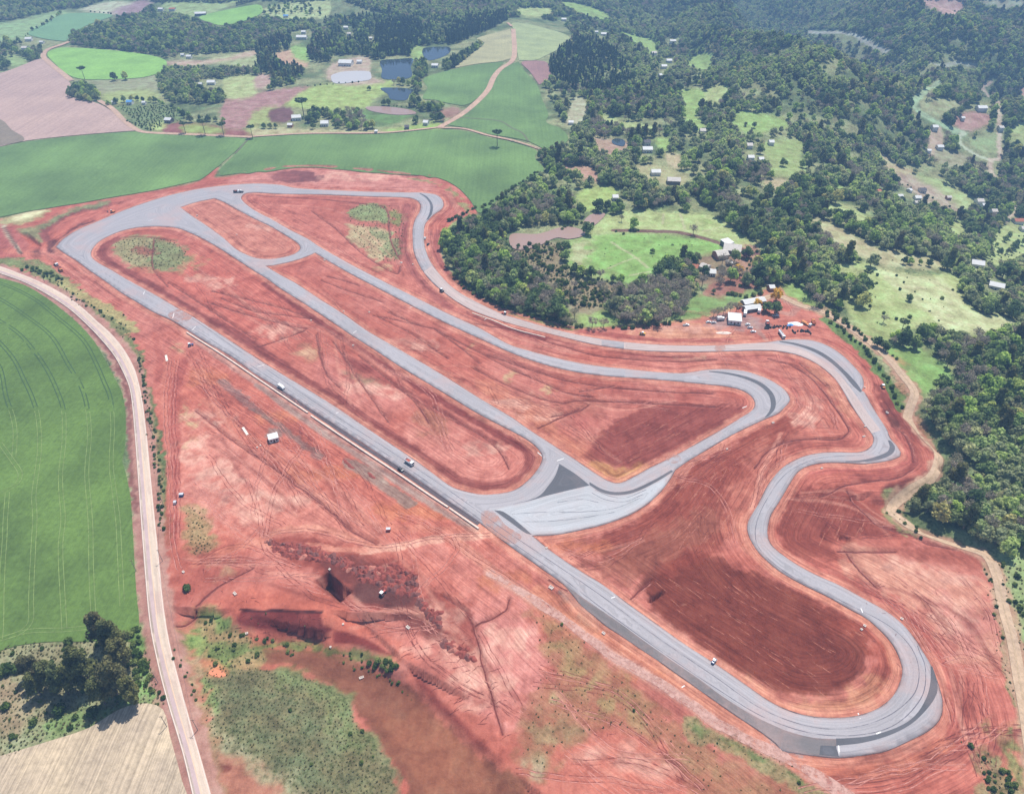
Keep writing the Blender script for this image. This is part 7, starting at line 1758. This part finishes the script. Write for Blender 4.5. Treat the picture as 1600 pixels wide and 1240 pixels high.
# ---- concrete boxes of the drains
def cbox(px, py, L, Wd, h, rz, mat, label, name='concrete_box', cat='drain box', group=None):
    x, y, z = place(px, py); e = empty(name, (x, y, z), rz, label, cat, group)
    t = .22
    MB().box(-L / 2, L / 2, -Wd / 2, -Wd / 2 + t, -.6, h).box(-L / 2, L / 2, Wd / 2 - t, Wd / 2, -.6, h).box(-L / 2, -L / 2 + t, -Wd / 2 + t + .002, Wd / 2 - t - .002, -.6, h).box(L / 2 - t, L / 2, -Wd / 2 + t + .002, Wd / 2 - t - .002, -.6, h).build('wall', mat, e)
    MB().box(-L / 2 + t + .01, L / 2 - t - .01, -Wd / 2 + t + .01, Wd / 2 - t - .01, h * .55, h * .62).build('grate', STEEL if mat is CONCG else CONCG, e)
    return e
for px, py, L, Wd, h, lb in [(507,406,2.6,1.6,.9,'pale drain box at the tip of the V shaped junction'),(627,411,3,2.2,.9,'pale drain box where the two infield ditches meet'),(645,413,1.6,1.4,.8,'small drain box beside the back curve'),(537,486,1.4,1.2,.8,'small drain box below the middle straight'),
  (577,488,2,1.5,.8,'drain box at the ditch fan between the straights'),(486,500,1.6,1.4,.8,'drain box where four infield ditches join'),(552,540,1.8,1.4,.9,'drain box at the head of the long infield ditches'),(861,918,3.2,2.4,1.0,'white drain box between the straight and the service track'),(943,989,2.2,1.6,1.0,'white drain box in the deep cut below the straight'),
  (854,856,1.6,1.2,.8,'drain box below the tip of the pale apron'),(1136,701,1.5,1.2,.8,'white drain box in the dark graded earth'),(1208,660,2.2,1.6,.8,'drain box under the second hairpin'),(1284,731,1.8,1.2,.8,'drain box below the S bend'),(1409,966,1.8,1.5,.8,'drain box outside the last curve'),
  (1351,977,1.8,1.6,.9,'upper one of two white boxes inside the last curve'),(1346,983,1.5,1.3,.9,'lower one of two white boxes inside the last curve'),(402,699,1.3,1.1,.8,'small white box near the site hut, lower one of two'),(407,696,1.3,1.1,.8,'small white box near the site hut, upper one of two'),
  (287,894,2,1.4,.9,'white drain box at the end of the track beside the road'),(382,980,1.8,1.4,.9,'white drain box at the corner of the red scarp'),(367,927,3,1.6,1.0,'white container lying on bare red slope'),(515,889,1.6,1.4,.8,'pale box on the rim of the rectangular pit'),(534,966,1.4,1.2,.8,'pale box below the rectangular pit'),
  (513,998,1.4,1.2,.8,'pale box above the grassy drain'),(637,976,3,1.8,.8,'pale rubble box below the spoil heaps'),(1352,666,2.6,1.0,.7,'pale drain box inside the corner, upper one'),(1350,681,2.6,1.2,.7,'pale drain box inside the corner, lower one'),(1386,645,1.6,2.6,1.2,'white upright box on the pale ramp'),(1351,605,1.5,1.2,.8,'white box at the end of the dark runoff'),
  (1018,938,2.2,1.4,1.0,'white drain box in the trench beside the straight'),(560,1038,3.0,1.6,.9,'white box alone on the brown lower field'),(370,367,1.6,1.2,.8,'small white box in the narrow infield island'),(308,337,2.2,1.8,1.2,'dark topped box at the tip of the narrow island')]:
    cbox(px, py, L * .72, Wd * .72, h * .75, ma if px % 2 else .4, CONC, lb)
for px, py, a, L, lb in [(260,559,-1.1,8.5,'white concrete slab lying alone on the dark red ground'),(383,673,-.95,9,'white concrete slab lying on grey gravel near the site hut')]:
    x, y, z = place(px, py); o = MB().box(-L / 2, L / 2, -.8, .8, -.2, .35).build('concrete_slab', CONC, bev=.04); o.location = (x, y, z); o.rotation_euler = (0, 0, a); tag(o, lb, 'slab')
def container(px, py, rz, mat, lb, L=3.2):
    x, y, z = place(px, py); e = empty('steel_container', (x, y, z), rz, lb, 'container'); e.scale = (.75, .75, .75)
    MB().box(-L / 2, L / 2, -1.1, 1.1, 0, 2.3).build('body', mat, e, .05)
    MB().box(L / 2, L / 2 + .06, -.9, .9, .15, 2.1).build('door', STEEL, e)
    MB().box(-L / 2 - .05, L / 2 + .05, -1.15, 1.15, 2.3, 2.4).build('roof', V_SILVER, e)
container(284, 774, .1, V_BLUE, 'blue container with pale roof near the roadside track')
container(607, 828, .05, V_RED, 'dark red container with pale roof above the spoil heaps', 3)
container(274, 786, .1, V_WHITE, 'tiny white container below the blue one', 2)
# ---- concrete wall of the main straight
def wall_seg(name, px, w_, h, mat, label, cat='barrier', z=0.0):
    c = spline(W(px), False, 6); l, r = ribbon(c, w_)
    n = len(c); V_ = []; F_ = []
    for i in range(n):
        zz = float(H(c[i:i+1, 0], c[i:i+1, 1])[0])
        V_ += [(l[i][0], l[i][1], zz - .6), (l[i][0], l[i][1], zz + h), (r[i][0], r[i][1], zz + h), (r[i][0], r[i][1], zz - .6)]
    for i in range(n - 1):
        for k in range(4):
            F_.append((4 * i + k, 4 * i + (k + 1) % 4, 4 * i + 4 + (k + 1) % 4, 4 * i + 4 + k))
    F_ += [(0, 1, 2, 3), (4 * n - 1, 4 * n - 2, 4 * n - 3, 4 * n - 4)]
    o = new_obj(name, V_, F_, mat)
    bm = bmesh.new(); bm.from_mesh(o.data); bmesh.ops.recalc_face_normals(bm, faces=bm.faces); bm.to_mesh(o.data); bm.free()
    return tag(o, label, cat)
wall_seg('concrete_barrier', [(292,519.5),(350,556),(400,590),(440,617),(481,645)], .95, .9, CONCW, 'upper length of the long white concrete wall along the main straight')
wall_seg('concrete_barrier', [(486,649.5),(525,675.5),(575,709),(625,742),(672,774),(700,792.5)], .95, .9, CONCW, 'middle length of the white concrete wall with a worker gap above'.replace(' with a worker gap above', ' past the gap'))
wall_seg('concrete_barrier', [(702,794),(725,810),(748,826)], .95, .9, CONCW, 'short last length of the white concrete wall by the earth crossing')
wall_seg('concrete_channel', [(738,488.5),(770,500),(800,512.5),(852,526.5)], .8, .35, CONCW, 'pale concrete channel curving along the inside of the back curve', 'channel')
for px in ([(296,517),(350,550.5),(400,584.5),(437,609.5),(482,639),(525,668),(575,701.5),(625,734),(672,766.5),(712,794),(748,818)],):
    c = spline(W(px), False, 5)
    tag(strips('gutter_strip', [c], 2.3, .03, simple('dark_gutter', A(92, 80, 84), .7, .2)), kind='structure')  # even dark strip in the gap between pavement and wall
# ---- poles along the country road
POLE = simple('pole_concrete', A(180, 168, 156), .8, .1)
pp = []
for px, py, lb in [(254,876,'leaning utility pole on the field side bend of the country road, beside the red verge'),(309,1140,'utility pole between the road and the scrub slope'),(261,1135,'utility pole between the road and the stubble field'),(213,892,'utility pole on the wheat edge beside the straight road'),(247,1066,'utility pole beside the big eucalyptus grove'),
   (171,569,'utility pole on the wheat side where the road bends'),(220,560,'utility pole on the bushy verge above the bend'),(239,680,'utility pole in the bushes of the road verge'),(256,790,'utility pole in the verge near the blue container'),(70,440,'utility pole beside the upper road bend')]:
    x, y, z = place(px, py); e = empty('utility_pole', (x, y, z), random.uniform(-.2, .2), ' '.join(lb.split()[:16]).replace('leaning ', ''), 'pole')
    MB().cyl((0, 0, -.5), (0, 0, 9), .17, .11, 8).build('post', POLE, e)
    MB().box(-1.0, 1.0, -.06, .06, 8.3, 8.45).build('crossarm', WOOD, e)
    for q in (-.9, 0, .9): MB().cyl((q, 0, 8.45), (q, 0, 8.7), .06, .05, 6).build('insulator', V_WHITE, e)
    pp.append(((px, py), Vector((x, y, z + 8.6))))
D_ = {k: v for k, v in pp}
for seq in ([(220,560),(239,680),(256,790),(254,876),(309,1140)],):
    for a, b in zip(seq[:-1], seq[1:]):
        A_, B_ = D_[a], D_[b]; m_ = MB(); last = A_
        for k in range(1, 9):
            t = k / 8; p = A_.lerp(B_, t); p = p - Vector((0, 0, 4 * 1.6 * t * (1 - t))); m_.cyl(last, p, .035, n=4); last = p
        o = m_.build('power_cable', STEEL); tag(o, 'thin cable hung between the poles at %s' % {(220,560): 'the road bend', (239,680): 'the bushy verge', (256,790): 'the blue container', (254,876): 'the lower road'}[a], 'cable')
# ---- grazing cattle
HIDE = [simple('brown_hide', A(110, 70, 52), .8, .2), simple('black_hide', (.03, .03, .03), .8, .2), simple('white_hide', (.6, .57, .52), .8, .1)]
def cow_mesh():
    bm = bmesh.new()
    v = {}
    def V_(n, co): v[n] = bm.verts.new(co)
    for n, co in dict(pel=(-.75, 0, 1.15), bel=(0, 0, 1.05), sho=(.75, 0, 1.15), nec=(1.15, 0, 1.05), hd=(1.45, 0, .55), muz=(1.6, 0, .25), tl=(-1.0, 0, 1.1), tl2=(-1.08, 0, .5)).items(): V_(n, co)
    for s, q in ((-1, 'a'), (1, 'b')):
        V_('h1' + q, (-.8, .26 * s, .85)); V_('h2' + q, (-.95, .28 * s, .45)); V_('h3' + q, (-.85, .28 * s, .03))
        V_('f1' + q, (.7, .24 * s, .8)); V_('f2' + q, (.68, .25 * s, .42)); V_('f3' + q, (.7, .25 * s, .03)); V_('e' + q, (1.3, .24 * s, .78))
    E = [('pel', 'bel'), ('bel', 'sho'), ('sho', 'nec'), ('nec', 'hd'), ('hd', 'muz'), ('pel', 'tl'), ('tl', 'tl2')]
    for q in 'ab': E += [('pel', 'h1' + q), ('h1' + q, 'h2' + q), ('h2' + q, 'h3' + q), ('sho', 'f1' + q), ('f1' + q, 'f2' + q), ('f2' + q, 'f3' + q), ('nec', 'e' + q)]
    for a, b in E: bm.edges.new((v[a], v[b]))
    me = bpy.data.meshes.new('cow'); names = list(v); bm.verts.index_update(); bm.to_mesh(me); bm.free()
    o = bpy.data.objects.new('cow_src', me); COL.objects.link(o)
    o.modifiers.new('s', 'SKIN')
    R = dict(pel=(.34, .40), bel=(.40, .42), sho=(.32, .40), nec=(.18, .24), hd=(.13, .16), muz=(.09, .09), tl=(.05, .05), tl2=(.04, .05))
    for i, n in enumerate(names):
        r = R.get(n) or {'h1': (.2, .2), 'h2': (.08, .08), 'h3': (.07, .07), 'f1': (.15, .15), 'f2': (.08, .08), 'f3': (.06, .06), 'ea': (.05, .03), 'eb': (.05, .03)}[n[:2]]
        me.skin_vertices[0].data[i].radius = r
        me.skin_vertices[0].data[i].use_root = (n == 'pel')
    o.modifiers.new('d', 'SUBSURF').levels = 1
    dg = bpy.context.evaluated_depsgraph_get(); m2 = bpy.data.meshes.new_from_object(o.evaluated_get(dg)); bpy.data.objects.remove(o)
    return m2
try:
    cm_ = cow_mesh()
    for i, (px, py, h, lb) in enumerate([(1179,388,0,'brown cow grazing highest in the small herd'),(1187,387,1,'black cow beside the topmost brown cow'),(1201,388,0,'brown cow nearest the dark wood edge'),(1182,394,1,'black cow lowest at the fence side of the herd'),(1198,396,0,'brown cow in the middle of the herd'),(1205,398,2,'white cow beside the brown cow in the herd'),(1201,401,1,'black cow lowest in the herd'),(1051,384,1,'lone black cow on the bright central pasture'),(905,420,0,'brown cow at the lower edge of the central pasture')]):
        x, y, z = place(px, py); me = cm_ if h == 0 else cm_.copy(); me.materials.clear(); me.materials.append(HIDE[h]); o = bpy.data.objects.new('cow', me); COL.objects.link(o); o.location = (x, y, z); o.rotation_euler = (0, 0, i * 1.3); o.scale = (1.1, 1.1, 1.1)
        tag(o, lb, 'cow', 'grazing cattle' )
except Exception as ex:
    print('cow', ex)
print('things', round(time.time() - T0, 1))
# ------------------------------------------------------------------ plant the trees
CT = []      # x, y, z, kind, scale
rs = np.random.RandomState(3)
def scatter(px, sp, mixw, scl=(.75, 1.3), test=True, lift=5.0):
    P = pxspline(px, True, 8) if len(px) > 4 else np.array(px, float)
    uu = np.linspace(P[:, 0].min(), P[:, 0].max(), 14); vv_ = np.linspace(max(P[:, 1].min(), -60), P[:, 1].max(), 14)
    gu, gv = np.meshgrid(uu, vv_); wx, wy = ground_at(gu.ravel(), gv.ravel())
    x0, x1, y0, y1 = wx.min() - 20, wx.max() + 20, max(wy.min() - 20, 60), min(wy.max() + 20, 3300)
    gx, gy = np.meshgrid(np.arange(x0, x1, sp), np.arange(y0, y1, sp * .87))
    gx = (gx + (np.arange(gx.shape[0]) % 2)[:, None] * sp / 2 + rs.uniform(-.38, .38, gx.shape) * sp).ravel(); gy = (gy + rs.uniform(-.38, .38, gy.shape) * sp).ravel()
    gz = H(gx, gy)
    u, v = project(gx, gy, gz); u2, v2 = project(gx, gy, gz + lift)
    k = inside(u, v, P) & inside(u2, v2, P) if len(P) < 400 or True else None
    idx = np.nonzero(k)[0]; gx, gy, gz, u, v, u2, v2 = [a[idx] for a in (gx, gy, gz, u, v, u2, v2)]
    if test:
        b = blocked(u, v) | blocked(u2, v2)
        gx, gy, gz = gx[~b], gy[~b], gz[~b]
    thin = vn(gx, gy, 45, 88); thin2 = vn(gx, gy, 24, 89)
    up, vp = project(gx, gy, gz)
    zone = (up > 850) & (up < 1560) & (vp > 60) & (vp < 350)
    if not test: kb = np.zeros(len(gx), bool); [kb.__ior__((np.abs(up - a) < r * 1.1) & (vp - b > -r * .4) & (vp - b < r * .8)) for a, b, r in KEEP]
    else: kb = np.zeros(len(gx), bool)
    keep = rs.rand(len(gx)) < np.where(kb, 0, np.where(zone & ((thin < .36) | (thin2 < .27)), .16, np.where(thin < .16, .5, 1.0)))
    gx, gy, gz = gx[keep], gy[keep], gz[keep]
    kinds = list(mixw); w_ = np.array([mixw[q] for q in kinds], float)
    patchy = vn(gx, gy, 38, 66)
    selv = .6 * vn(gx, gy, 75, 91) + .4 * vn(gx, gy, 210, 92)
    for x, y, z, pt, sv in zip(gx, gy, gz, patchy, selv):
        w2 = w_.copy()
        for i, q in enumerate(kinds):
            if q == 'bare': w2[i] *= 3.2 if pt > .62 else .35
            if q == 'bare' and -200 < x and 940 < (upp := float(800 + F * x / (y * CP - (z - HCAM) * SP))) < 1075 and 445 < float(620 - F * (y * SP + (z - HCAM) * CP) / (y * CP - (z - HCAM) * SP)) < 508: w2[i] *= 25
            if q == 'pale': w2[i] *= 5.0 if sv > .56 else .12
        q = kinds[rs.choice(len(kinds), p=w2 / w2.sum())]
        CT.append((x, y, z, q, rs.uniform(*scl) * (.88 if test and y > 900 else 1) * (1.35 if rs.rand() < .10 and q == 'broad' and test else 1)))
for px, sp, mw in WOODS: scatter(px, sp, mw)
n_w = len(CT)
for px, sp, mw in SPARSE: scatter(px, sp, mw, test=False)
# extra rows and hedges
def row(px, sp, kinds, scl, jit=1.2):
    c = W(px); c = resample(c, max(2, int(np.linalg.norm(np.diff(c, axis=0), axis=1).sum() / sp)))
    for x, y in c:
        x += rs.normal() * jit; y += rs.normal() * jit
        CT.append((x, y, float(H(np.array([x]), np.array([y]))[0]), kinds[rs.randint(len(kinds))], rs.uniform(*scl)))
HEDGE = [([(1290,490),(1310,510),(1345,540),(1375,572),(1398,605),(1412,628)],4,['bush'],(.8,1.5)),([(1280,478),(1300,488),(1325,508),(1350,528)],3.5,['bush'],(1,1.8)),([(1345,520),(1372,540),(1400,560)],4,['bush','broad'],(.6,.9)),
 ([(0,92),(30,86),(62,92)],9,['broad'],(.7,1)),([(885,385),(883,400),(888,415),(905,432),(940,437),(970,445),(990,452)],4.5,['bush','bush','broad'],(.7,1.2)),([(925,352),(905,350),(880,360)],5,['bush'],(1,1.6)),
 ([(1135,458),(1165,464),(1185,460)],3.5,['bush'],(1,1.8)),([(1060,502),(1030,508),(1000,512),(960,514)],4,['bush'],(.8,1.6)),([(905,512),(870,502),(830,492),(790,480),(750,462),(720,444)],3.5,['bush'],(.8,1.6)),
 ([(700,345),(720,335),(745,325),(765,318),(785,305),(810,290),(840,270)],5,['bush'],(1,1.8)),([(600,165),(640,168),(680,172)],6,['bush','broad'],(.7,1)),([(200,190),(235,204)],5,['bush'],(.8,1.3)),
 ([(170,165),(200,158),(240,160),(255,165)],9,['broad'],(.6,.9)),([(270,170),(290,185),(330,190),(350,190)],11,['broad'],(.6,1)),([(480,135),(515,132),(560,128)],8,['bush'],(.7,1.2)),([(420,78),(438,60)],9,['tall'],(.8,1)),
 ([(40,56),(72,38),(95,22)],10,['broad','bush'],(.5,.8)),([(142,19),(175,22)],10,['bush'],(1,2)),([(1340,468),(1370,480),(1420,510)],9,['bush'],(.6,1.4)),([(1395,430),(1430,455),(1465,500)],12,['bush'],(.5,1.2)),
 ([(1550,380),(1570,400),(1590,380),(1560,365)],12,['broad','bush'],(.6,.9)),([(1410,412),(1450,415)],5,['broad'],(.5,.8)),([(1330,410),(1372,412)],5,['broad','bush'],(.5,.8)),
 ([(1000,362),(985,362)],3,['bush'],(.7,1)),([(975,366),(965,363)],5,['bush'],(.8,1)),([(1570,255),(1560,300),(1550,330)],9,['broad'],(.8,1.1))]
for h in HEDGE: row(*h)
ver = [([(215,560),(224,600),(232,640),(240,690),(248,740),(252,790),(255,830)],1.6,['bush','tuft','bush'],(.35,.9),1.3),([(60,430),(80,438),(95,445),(120,465),(150,480),(180,500),(205,530)],1.8,['bush','tuft'],(.35,.85),2.2),([(40,418),(60,424),(85,432),(95,436)],2,['bush'],(.8,1.3),1.8),
 ([(378,965),(420,962),(470,975)],5,['tuft'],(.6,1),2),([(375,982),(400,985),(430,992),(465,1000)],1.3,['bush','tuft'],(.4,.9),1.3),([(535,1004),(560,1012)],1.2,['bush','tuft'],(.3,.6),1.2),([(520,1018),(560,1026),(600,1044),(640,1072)],1.4,['tuft','bush'],(.3,.6),.8),([(573,1021),(600,1027),(622,1031)],1.0,['bush'],(.6,1.1),1.2),
 ([(1085,1140),(1120,1150),(1170,1172),(1215,1195),(1255,1220)],1.8,['bush','tuft','tuft','tuft'],(.3,.6),2.2),([(276,1015),(292,1060),(303,1095)],3,['bush'],(.3,.6),1),([(1540,888),(1551,930),(1560,985),(1570,1035),(1580,1090)],1.8,['bush','tuft','tuft'],(.3,.8),1),
 ([(1520,1165),(1545,1180),(1580,1210),(1594,1240)],2,['tuft','bush'],(.4,1),3),([(1395,790),(1410,815),(1440,832)],2,['tuft','bush'],(.5,1),2.5),([(212,975),(218,1010),(228,1050),(234,1080)],2,['bush'],(.6,1.1),1.4),([(205,985),(208,1030),(222,1060)],2,['bush'],(.8,1.5),2)]
for v_ in ver: row(*v_)
SPL = [
 ([(320,1045),(370,1040),(440,1050),(490,1062),(540,1095),(560,1132),(600,1182),(615,1260),(500,1260),(420,1192),(334,1162)], 2.1, {'tuft': 6, 'bush': .04}, (.4, .8)),
 ([(0,1018),(100,1004),(217,1002),(245,1070),(258,1098),(200,1102),(140,1135),(60,1160),(0,1178)], 2.0, {'tuft': 6, 'bush': .5}, (.4, 1.1)),
 ([(830,960),(880,970),(940,1030),(1040,1120),(1150,1190),(1250,1235),(1110,1240),(1060,1172),(980,1140),(900,1150),(840,1210),(810,1190),(815,1130),(850,1040)], 4.0, {'tuft': 5, 'bush': .1}, (.3, .8)),
 ([(800,390),(875,382),(882,412),(905,435),(975,450),(950,475),(900,480),(850,430)], 3.2, {'tuft': 5, 'bush': 2}, (.7, 1.8)),
 ([(545,322),(600,320),(628,335),(625,402),(600,410),(560,375)], 5, {'tuft': 1}, (.6, 1.3)), ([(180,378),(260,374),(292,392),(290,410),(235,422),(205,412)], 4.5, {'tuft': 1}, (.6, 1.3)),
 ([(287,790),(318,795),(332,860),(300,868)], 2.4, {'tuft': 1}, (.5, 1)), ([(306,958),(380,985),(420,1030),(330,1050)], 2.8, {'tuft': 4, 'bush': 1}, (.5, 1)),
 ([(1562,878),(1640,878),(1640,1060),(1600,1020),(1580,960)], 3, {'tuft': 5, 'bush': 1}, (.5, 1.2)), ([(880,385),(1060,370),(1120,395),(1000,440),(900,430)], 20, {'tuft': 5}, (.6, 1.2)),
 ([(1330,405),(1500,432),(1510,480),(1400,520),(1345,475)], 21, {'tuft': 5, 'bush': 1}, (.7, 1.3)), ([(1385,270),(1500,330),(1440,320)], 12, {'bush': 3}, (.7, 1.3)), ([(405,15),(475,3),(512,24),(412,24)], 13, {'bush': 2, 'broad': 2}, (.6, .9)),
 ([(1520,1170),(1590,1215),(1594,1260),(1550,1250)], 2.4, {'tuft': 3, 'bush': 2}, (.4, 1)), ([(182,165),(262,165),(285,190),(232,205)], 5, {'bush': 3}, (.5, .8)), ([(1540,365),(1640,350),(1600,405),(1545,410)], 14, {'bush': 3, 'broad': 1}, (.5, .9)),
]
S0 = len(CT)
for px, sp, mw, sc in SPL: scatter(px, sp, mw, sc, test=False, lift=.3)
print('candidates', len(CT), round(time.time() - T0, 1))
A_ = np.array([(c[0], c[1], c[2]) for c in CT]); uu, vv_ = project(A_[:, 0], A_[:, 1], A_[:, 2] + 4)
dist = A_[:, 1] * CP - (A_[:, 2] - HCAM) * SP
isw = np.zeros(len(CT), bool); isw[:n_w] = True
vis = (uu > -15) & (uu < 1615) & (vv_ > -15) & (vv_ < 1255)
REG = [(lambda u, v: (u > 1280) & (v > 545), 'the dense wood beyond the dirt lane'), (lambda u, v: (u > 1280) & (v > 470), 'the tree belt above the walled-off meadow'.replace('walled-off', 'triangular')), (lambda u, v: (u < 920) & (v > 300), 'the wood hugging the outside of the back curve'), (lambda u, v: (v > 250), 'the woods around the central pasture'), (lambda u, v: v > -99, 'the distant woods')]
KW = {'broad': 'dark green', 'pale': 'pale green', 'bare': 'grey leafless', 'euc': 'eucalyptus', 'tall': 'slim plantation', 'bush': 'low', 'arauc': 'araucaria'}
single = np.zeros(len(CT), bool)
for kind, lim in (('broad', 240), ('pale', 60), ('bare', 110), ('euc', 20)):
    ids = np.array([i for i in range(n_w) if CT[i][3] == kind and vis[i]])
    if not len(ids): continue
    ids = ids[np.argsort(dist[ids])][:lim]; single[ids] = True
for i in np.nonzero(single)[0]:
    x, y, z, k, s = CT[i]
    for f, nm in REG:
        if bool(f(uu[i], vv_[i])): break
    tree(k, x, y, s, '%s tree in %s' % (KW[k], nm), 'trees of ' + nm)
rest = [i for i in range(len(CT)) if not single[i]]
def dump(name, ids):
    if not ids: return
    pts = [(CT[i][0], CT[i][1], CT[i][2]) for i in ids]
    picks = [random.choice(IDX[CT[i][3]]) for i in ids]
    gn_scatter(name, pts, picks, [CT[i][4] for i in ids], [random.uniform(0, 6.28) for _ in ids])
dump('woodland', [i for i in rest if CT[i][3] not in ('bush', 'tuft')])
dump('undergrowth', [i for i in rest if CT[i][3] in ('bush', 'tuft')])
print('woodland', len(rest), 'singles', single.sum())
# ---- trees one can tell apart
EUC = [(188,1020,1.15,'tall olive eucalyptus at the top corner of the roadside grove'),(170,1012,1.1,'bright topped eucalyptus beside the wheat corner'),(198,1040,1.05,'brownish eucalyptus in the grove next to the road'),(146,1070,1.2,'broad olive eucalyptus in the middle of the grove'),(128,1078,1.1,'olive eucalyptus just beside the broad middle one'),
 (199,1090,1.25,'grey green eucalyptus nearest the road in the grove'),(184,1085,1.1,'slim grey eucalyptus behind the roadside one'),(214,1098,.95,'dark eucalyptus at the road end of the grove'),(66,1062,.85,'olive eucalyptus at the outer end of the grove'),(88,1072,.95,'dark grey eucalyptus in the outer grove'),(64,1085,.75,'small brown eucalyptus at the grove edge'),(108,1085,1.0,'eucalyptus between the outer and middle grove'),(165,1100,.9,'shaded eucalyptus low in the grove'),(50,1058,.75,'small green eucalyptus beside the silvery bushes')]
for px, py, s, lb in EUC:
    x, y, z = place(px, py); tree('euc', x, y, s * 1.28, lb, big=True)
for i, (px, py, s, lb) in enumerate([(109,1004,1.7,'round green bush on the wheat field edge'),(10,1106,1.5,'dark bush alone on the dry scrub'),(54,1130,1.4,'dark bush low on the dry scrub above the stubble'),(146,1115,1.9,'green bush in front of the eucalyptus grove'),(95,1112,2.0,'dark bush in the shade of the grove'),(16,1048,2.2,'silvery bush mass at the picture edge side of the scrub'.replace('picture edge side', 'outer side')),(30,1045,2.0,'silvery bush beside the small eucalyptus'),(5,1052,2.0,'silvery bush beyond the outer scrub'),
   (292,920,1.6,'round olive bush on the red roadside ground'),(508,1135,0.1,'')]):
    if lb:
        x, y, z = place(px, py); tree('bush', x, y, s, lb)
IND = [('arauc',777,229,1.25,'lone araucaria standing in the long wheat field'),('arauc',133,125,1.25,'leaning araucaria at the edge of the bright pasture'),('broad',180,126,1.35,'tall dark tree of the pair below the bright pasture'),('broad',197,125,1.35,'taller dark tree of the pair below the bright pasture'),('arauc',290,208,1.0,'small araucaria on the tilled strip above the wheat'),('arauc',321,211,1.25,'bushy araucaria on the tilled strip'),
 ('arauc',350,212,1.15,'araucaria at the wheat edge near the path'),('arauc',395,216,1.0,'araucaria where the two wheat fields meet'),('arauc',475,182,1.7,'tall lone araucaria above the tree belt'),('broad',577,141,.7,'small tree alone on the pale meadow by the milky pond'),('broad',970,450 if False else 331,1.0,'dark tree beside the brown pond'),('broad',957,333,.8,'small tree at the pond dam'),
 ('broad',989,358,1.15,'round dark tree beside the farm track'),('bare',1083,367,1.1,'grey bare tree on the farm track above the pasture'),('broad',1019,395,.5,'tiny tree in the middle of the bright pasture'),('bare',937,437,1.0,'bare topped tree at the lower rim of the pasture'),('bare',971,346,.7,'small pale tree above the farm track'),('broad',935,330,1.4,'large round tree above the brown pond'),
 ('broad',1115,458,.45,'small dark bush-like tree at the corner of the tilled plot'),('yellow',1212,471,1.15,'bright yellow flowering tree at the yard entrance'),('yellow',1183,478,.7,'smaller yellow flowering tree between the sheds'),('yellow',1155,480,.5,'low yellow flowering tree at the end of the sheds'),('yellow',1197,441,.55,'small orange yellow tree above the long shed'),('yellow',1153,428,.9,'yellow green flowering tree in the farmyard'),
 ('purple',1183,428,1.1,'purple flowering tree in the farmyard'),('purple',1165,404,.7,'small mauve tree above the purple flowering one'),('broad',1141,440,1.3,'dark round tree in the farmyard'),('broad',1165,445,1.2,'very dark tree below the purple flowering tree'),('broad',1210,489,1.15,'dark shady tree at the yard entrance'),('broad',1196,486,1.0,'green tree beside the shady one in the yard'),
 ('bare',1115,494,.75,'thin tree first in the row behind the parked cars'),('bare',1121,493,.75,'thin tree second in the row behind the parked cars'),('bare',1130,491,.9,'thin tree third in the row beside the sheds'),('bare',1140,489,1.0,'thin tree fourth in the row beside the sheds'),('bare',1150,487,.9,'thin tree last in the row beside the sheds'),('bare',1063,497,.8,'lone bare tree at the lower end of the green strip'),
 ('bare',925,512,1.1,'wide bare tree on the green strip by the back curve'),('bare',943,512,1.0,'second bare tree on the green strip by the back curve'),('bare',1380,503,.7,'pale leafless tree on the grassy slope'),('broad',1420,470,.7,'dark small tree on the grassy slope'),('broad',1579,497,.9,'dark tree in the corner of the pale meadow'),('broad',1165,197,.6,'small tree alone in the far clearing'),('broad',1178,200,.8,'rounder tree in the far clearing'),
 ('bare',1262,465,1.3,'broad bare tree above the green bank, nearest the yard'),('bare',1275,478,1.3,'broad bare tree above the green bank, lower one'),('bare',1308,478,1.0,'flat topped bare tree beside the dark trees'),('broad',1345,478,1.3,'dark tree at the lower end of the green bank'),('broad',1332,468,1.3,'leafy tree behind the flat topped bare tree'),('broad',1350,455,1.2,'leafy tree high on the green bank'),('arauc',1407,520,.75,'slim araucaria rising from the tree belt'),('arauc',1352,440,.8,'araucaria above the leafy trees on the slope'),
 ('broad',1223,260,1.0,'dark round tree in the sloping meadow'),('broad',1253,262,1.0,'dark tree at the side of the sloping meadow'),('tall',1020,92,.8,'narrow tree beside the hamlet'),('broad',1130,100,.9,'tree by the hamlet clearing'),('broad',1095,170,1.2,'round tree inside the first long clearing')]
for k, px, py, s, lb in IND:
    x, y, z = place(px, py); tree(k, x, y, s, lb)
print('trees', round(time.time() - T0, 1))
# ------------------------------------------------------------------ the air between
if True:
    hz = MB().box(-4400, 5000, -850, 9300, -420, 700).build('haze', None)
    hm = bpy.data.materials.new('haze_air'); hm.use_nodes = True; nt = hm.node_tree
    for n_ in list(nt.nodes):
        if n_.type != 'OUTPUT_MATERIAL': nt.nodes.remove(n_)
    out = [n_ for n_ in nt.nodes if n_.type == 'OUTPUT_MATERIAL'][0]
    pv = nt.nodes.new('ShaderNodeVolumePrincipled')
    pv.inputs['Color'].default_value = (.34, .60, 1.0, 1); pv.inputs['Density'].default_value = .00023; pv.inputs['Anisotropy'].default_value = .0
    nt.links.new(pv.outputs[0], out.inputs['Volume'])
    hz.data.materials.append(hm); tag(hz, kind='stuff')
print('done', round(time.time() - T0, 1))
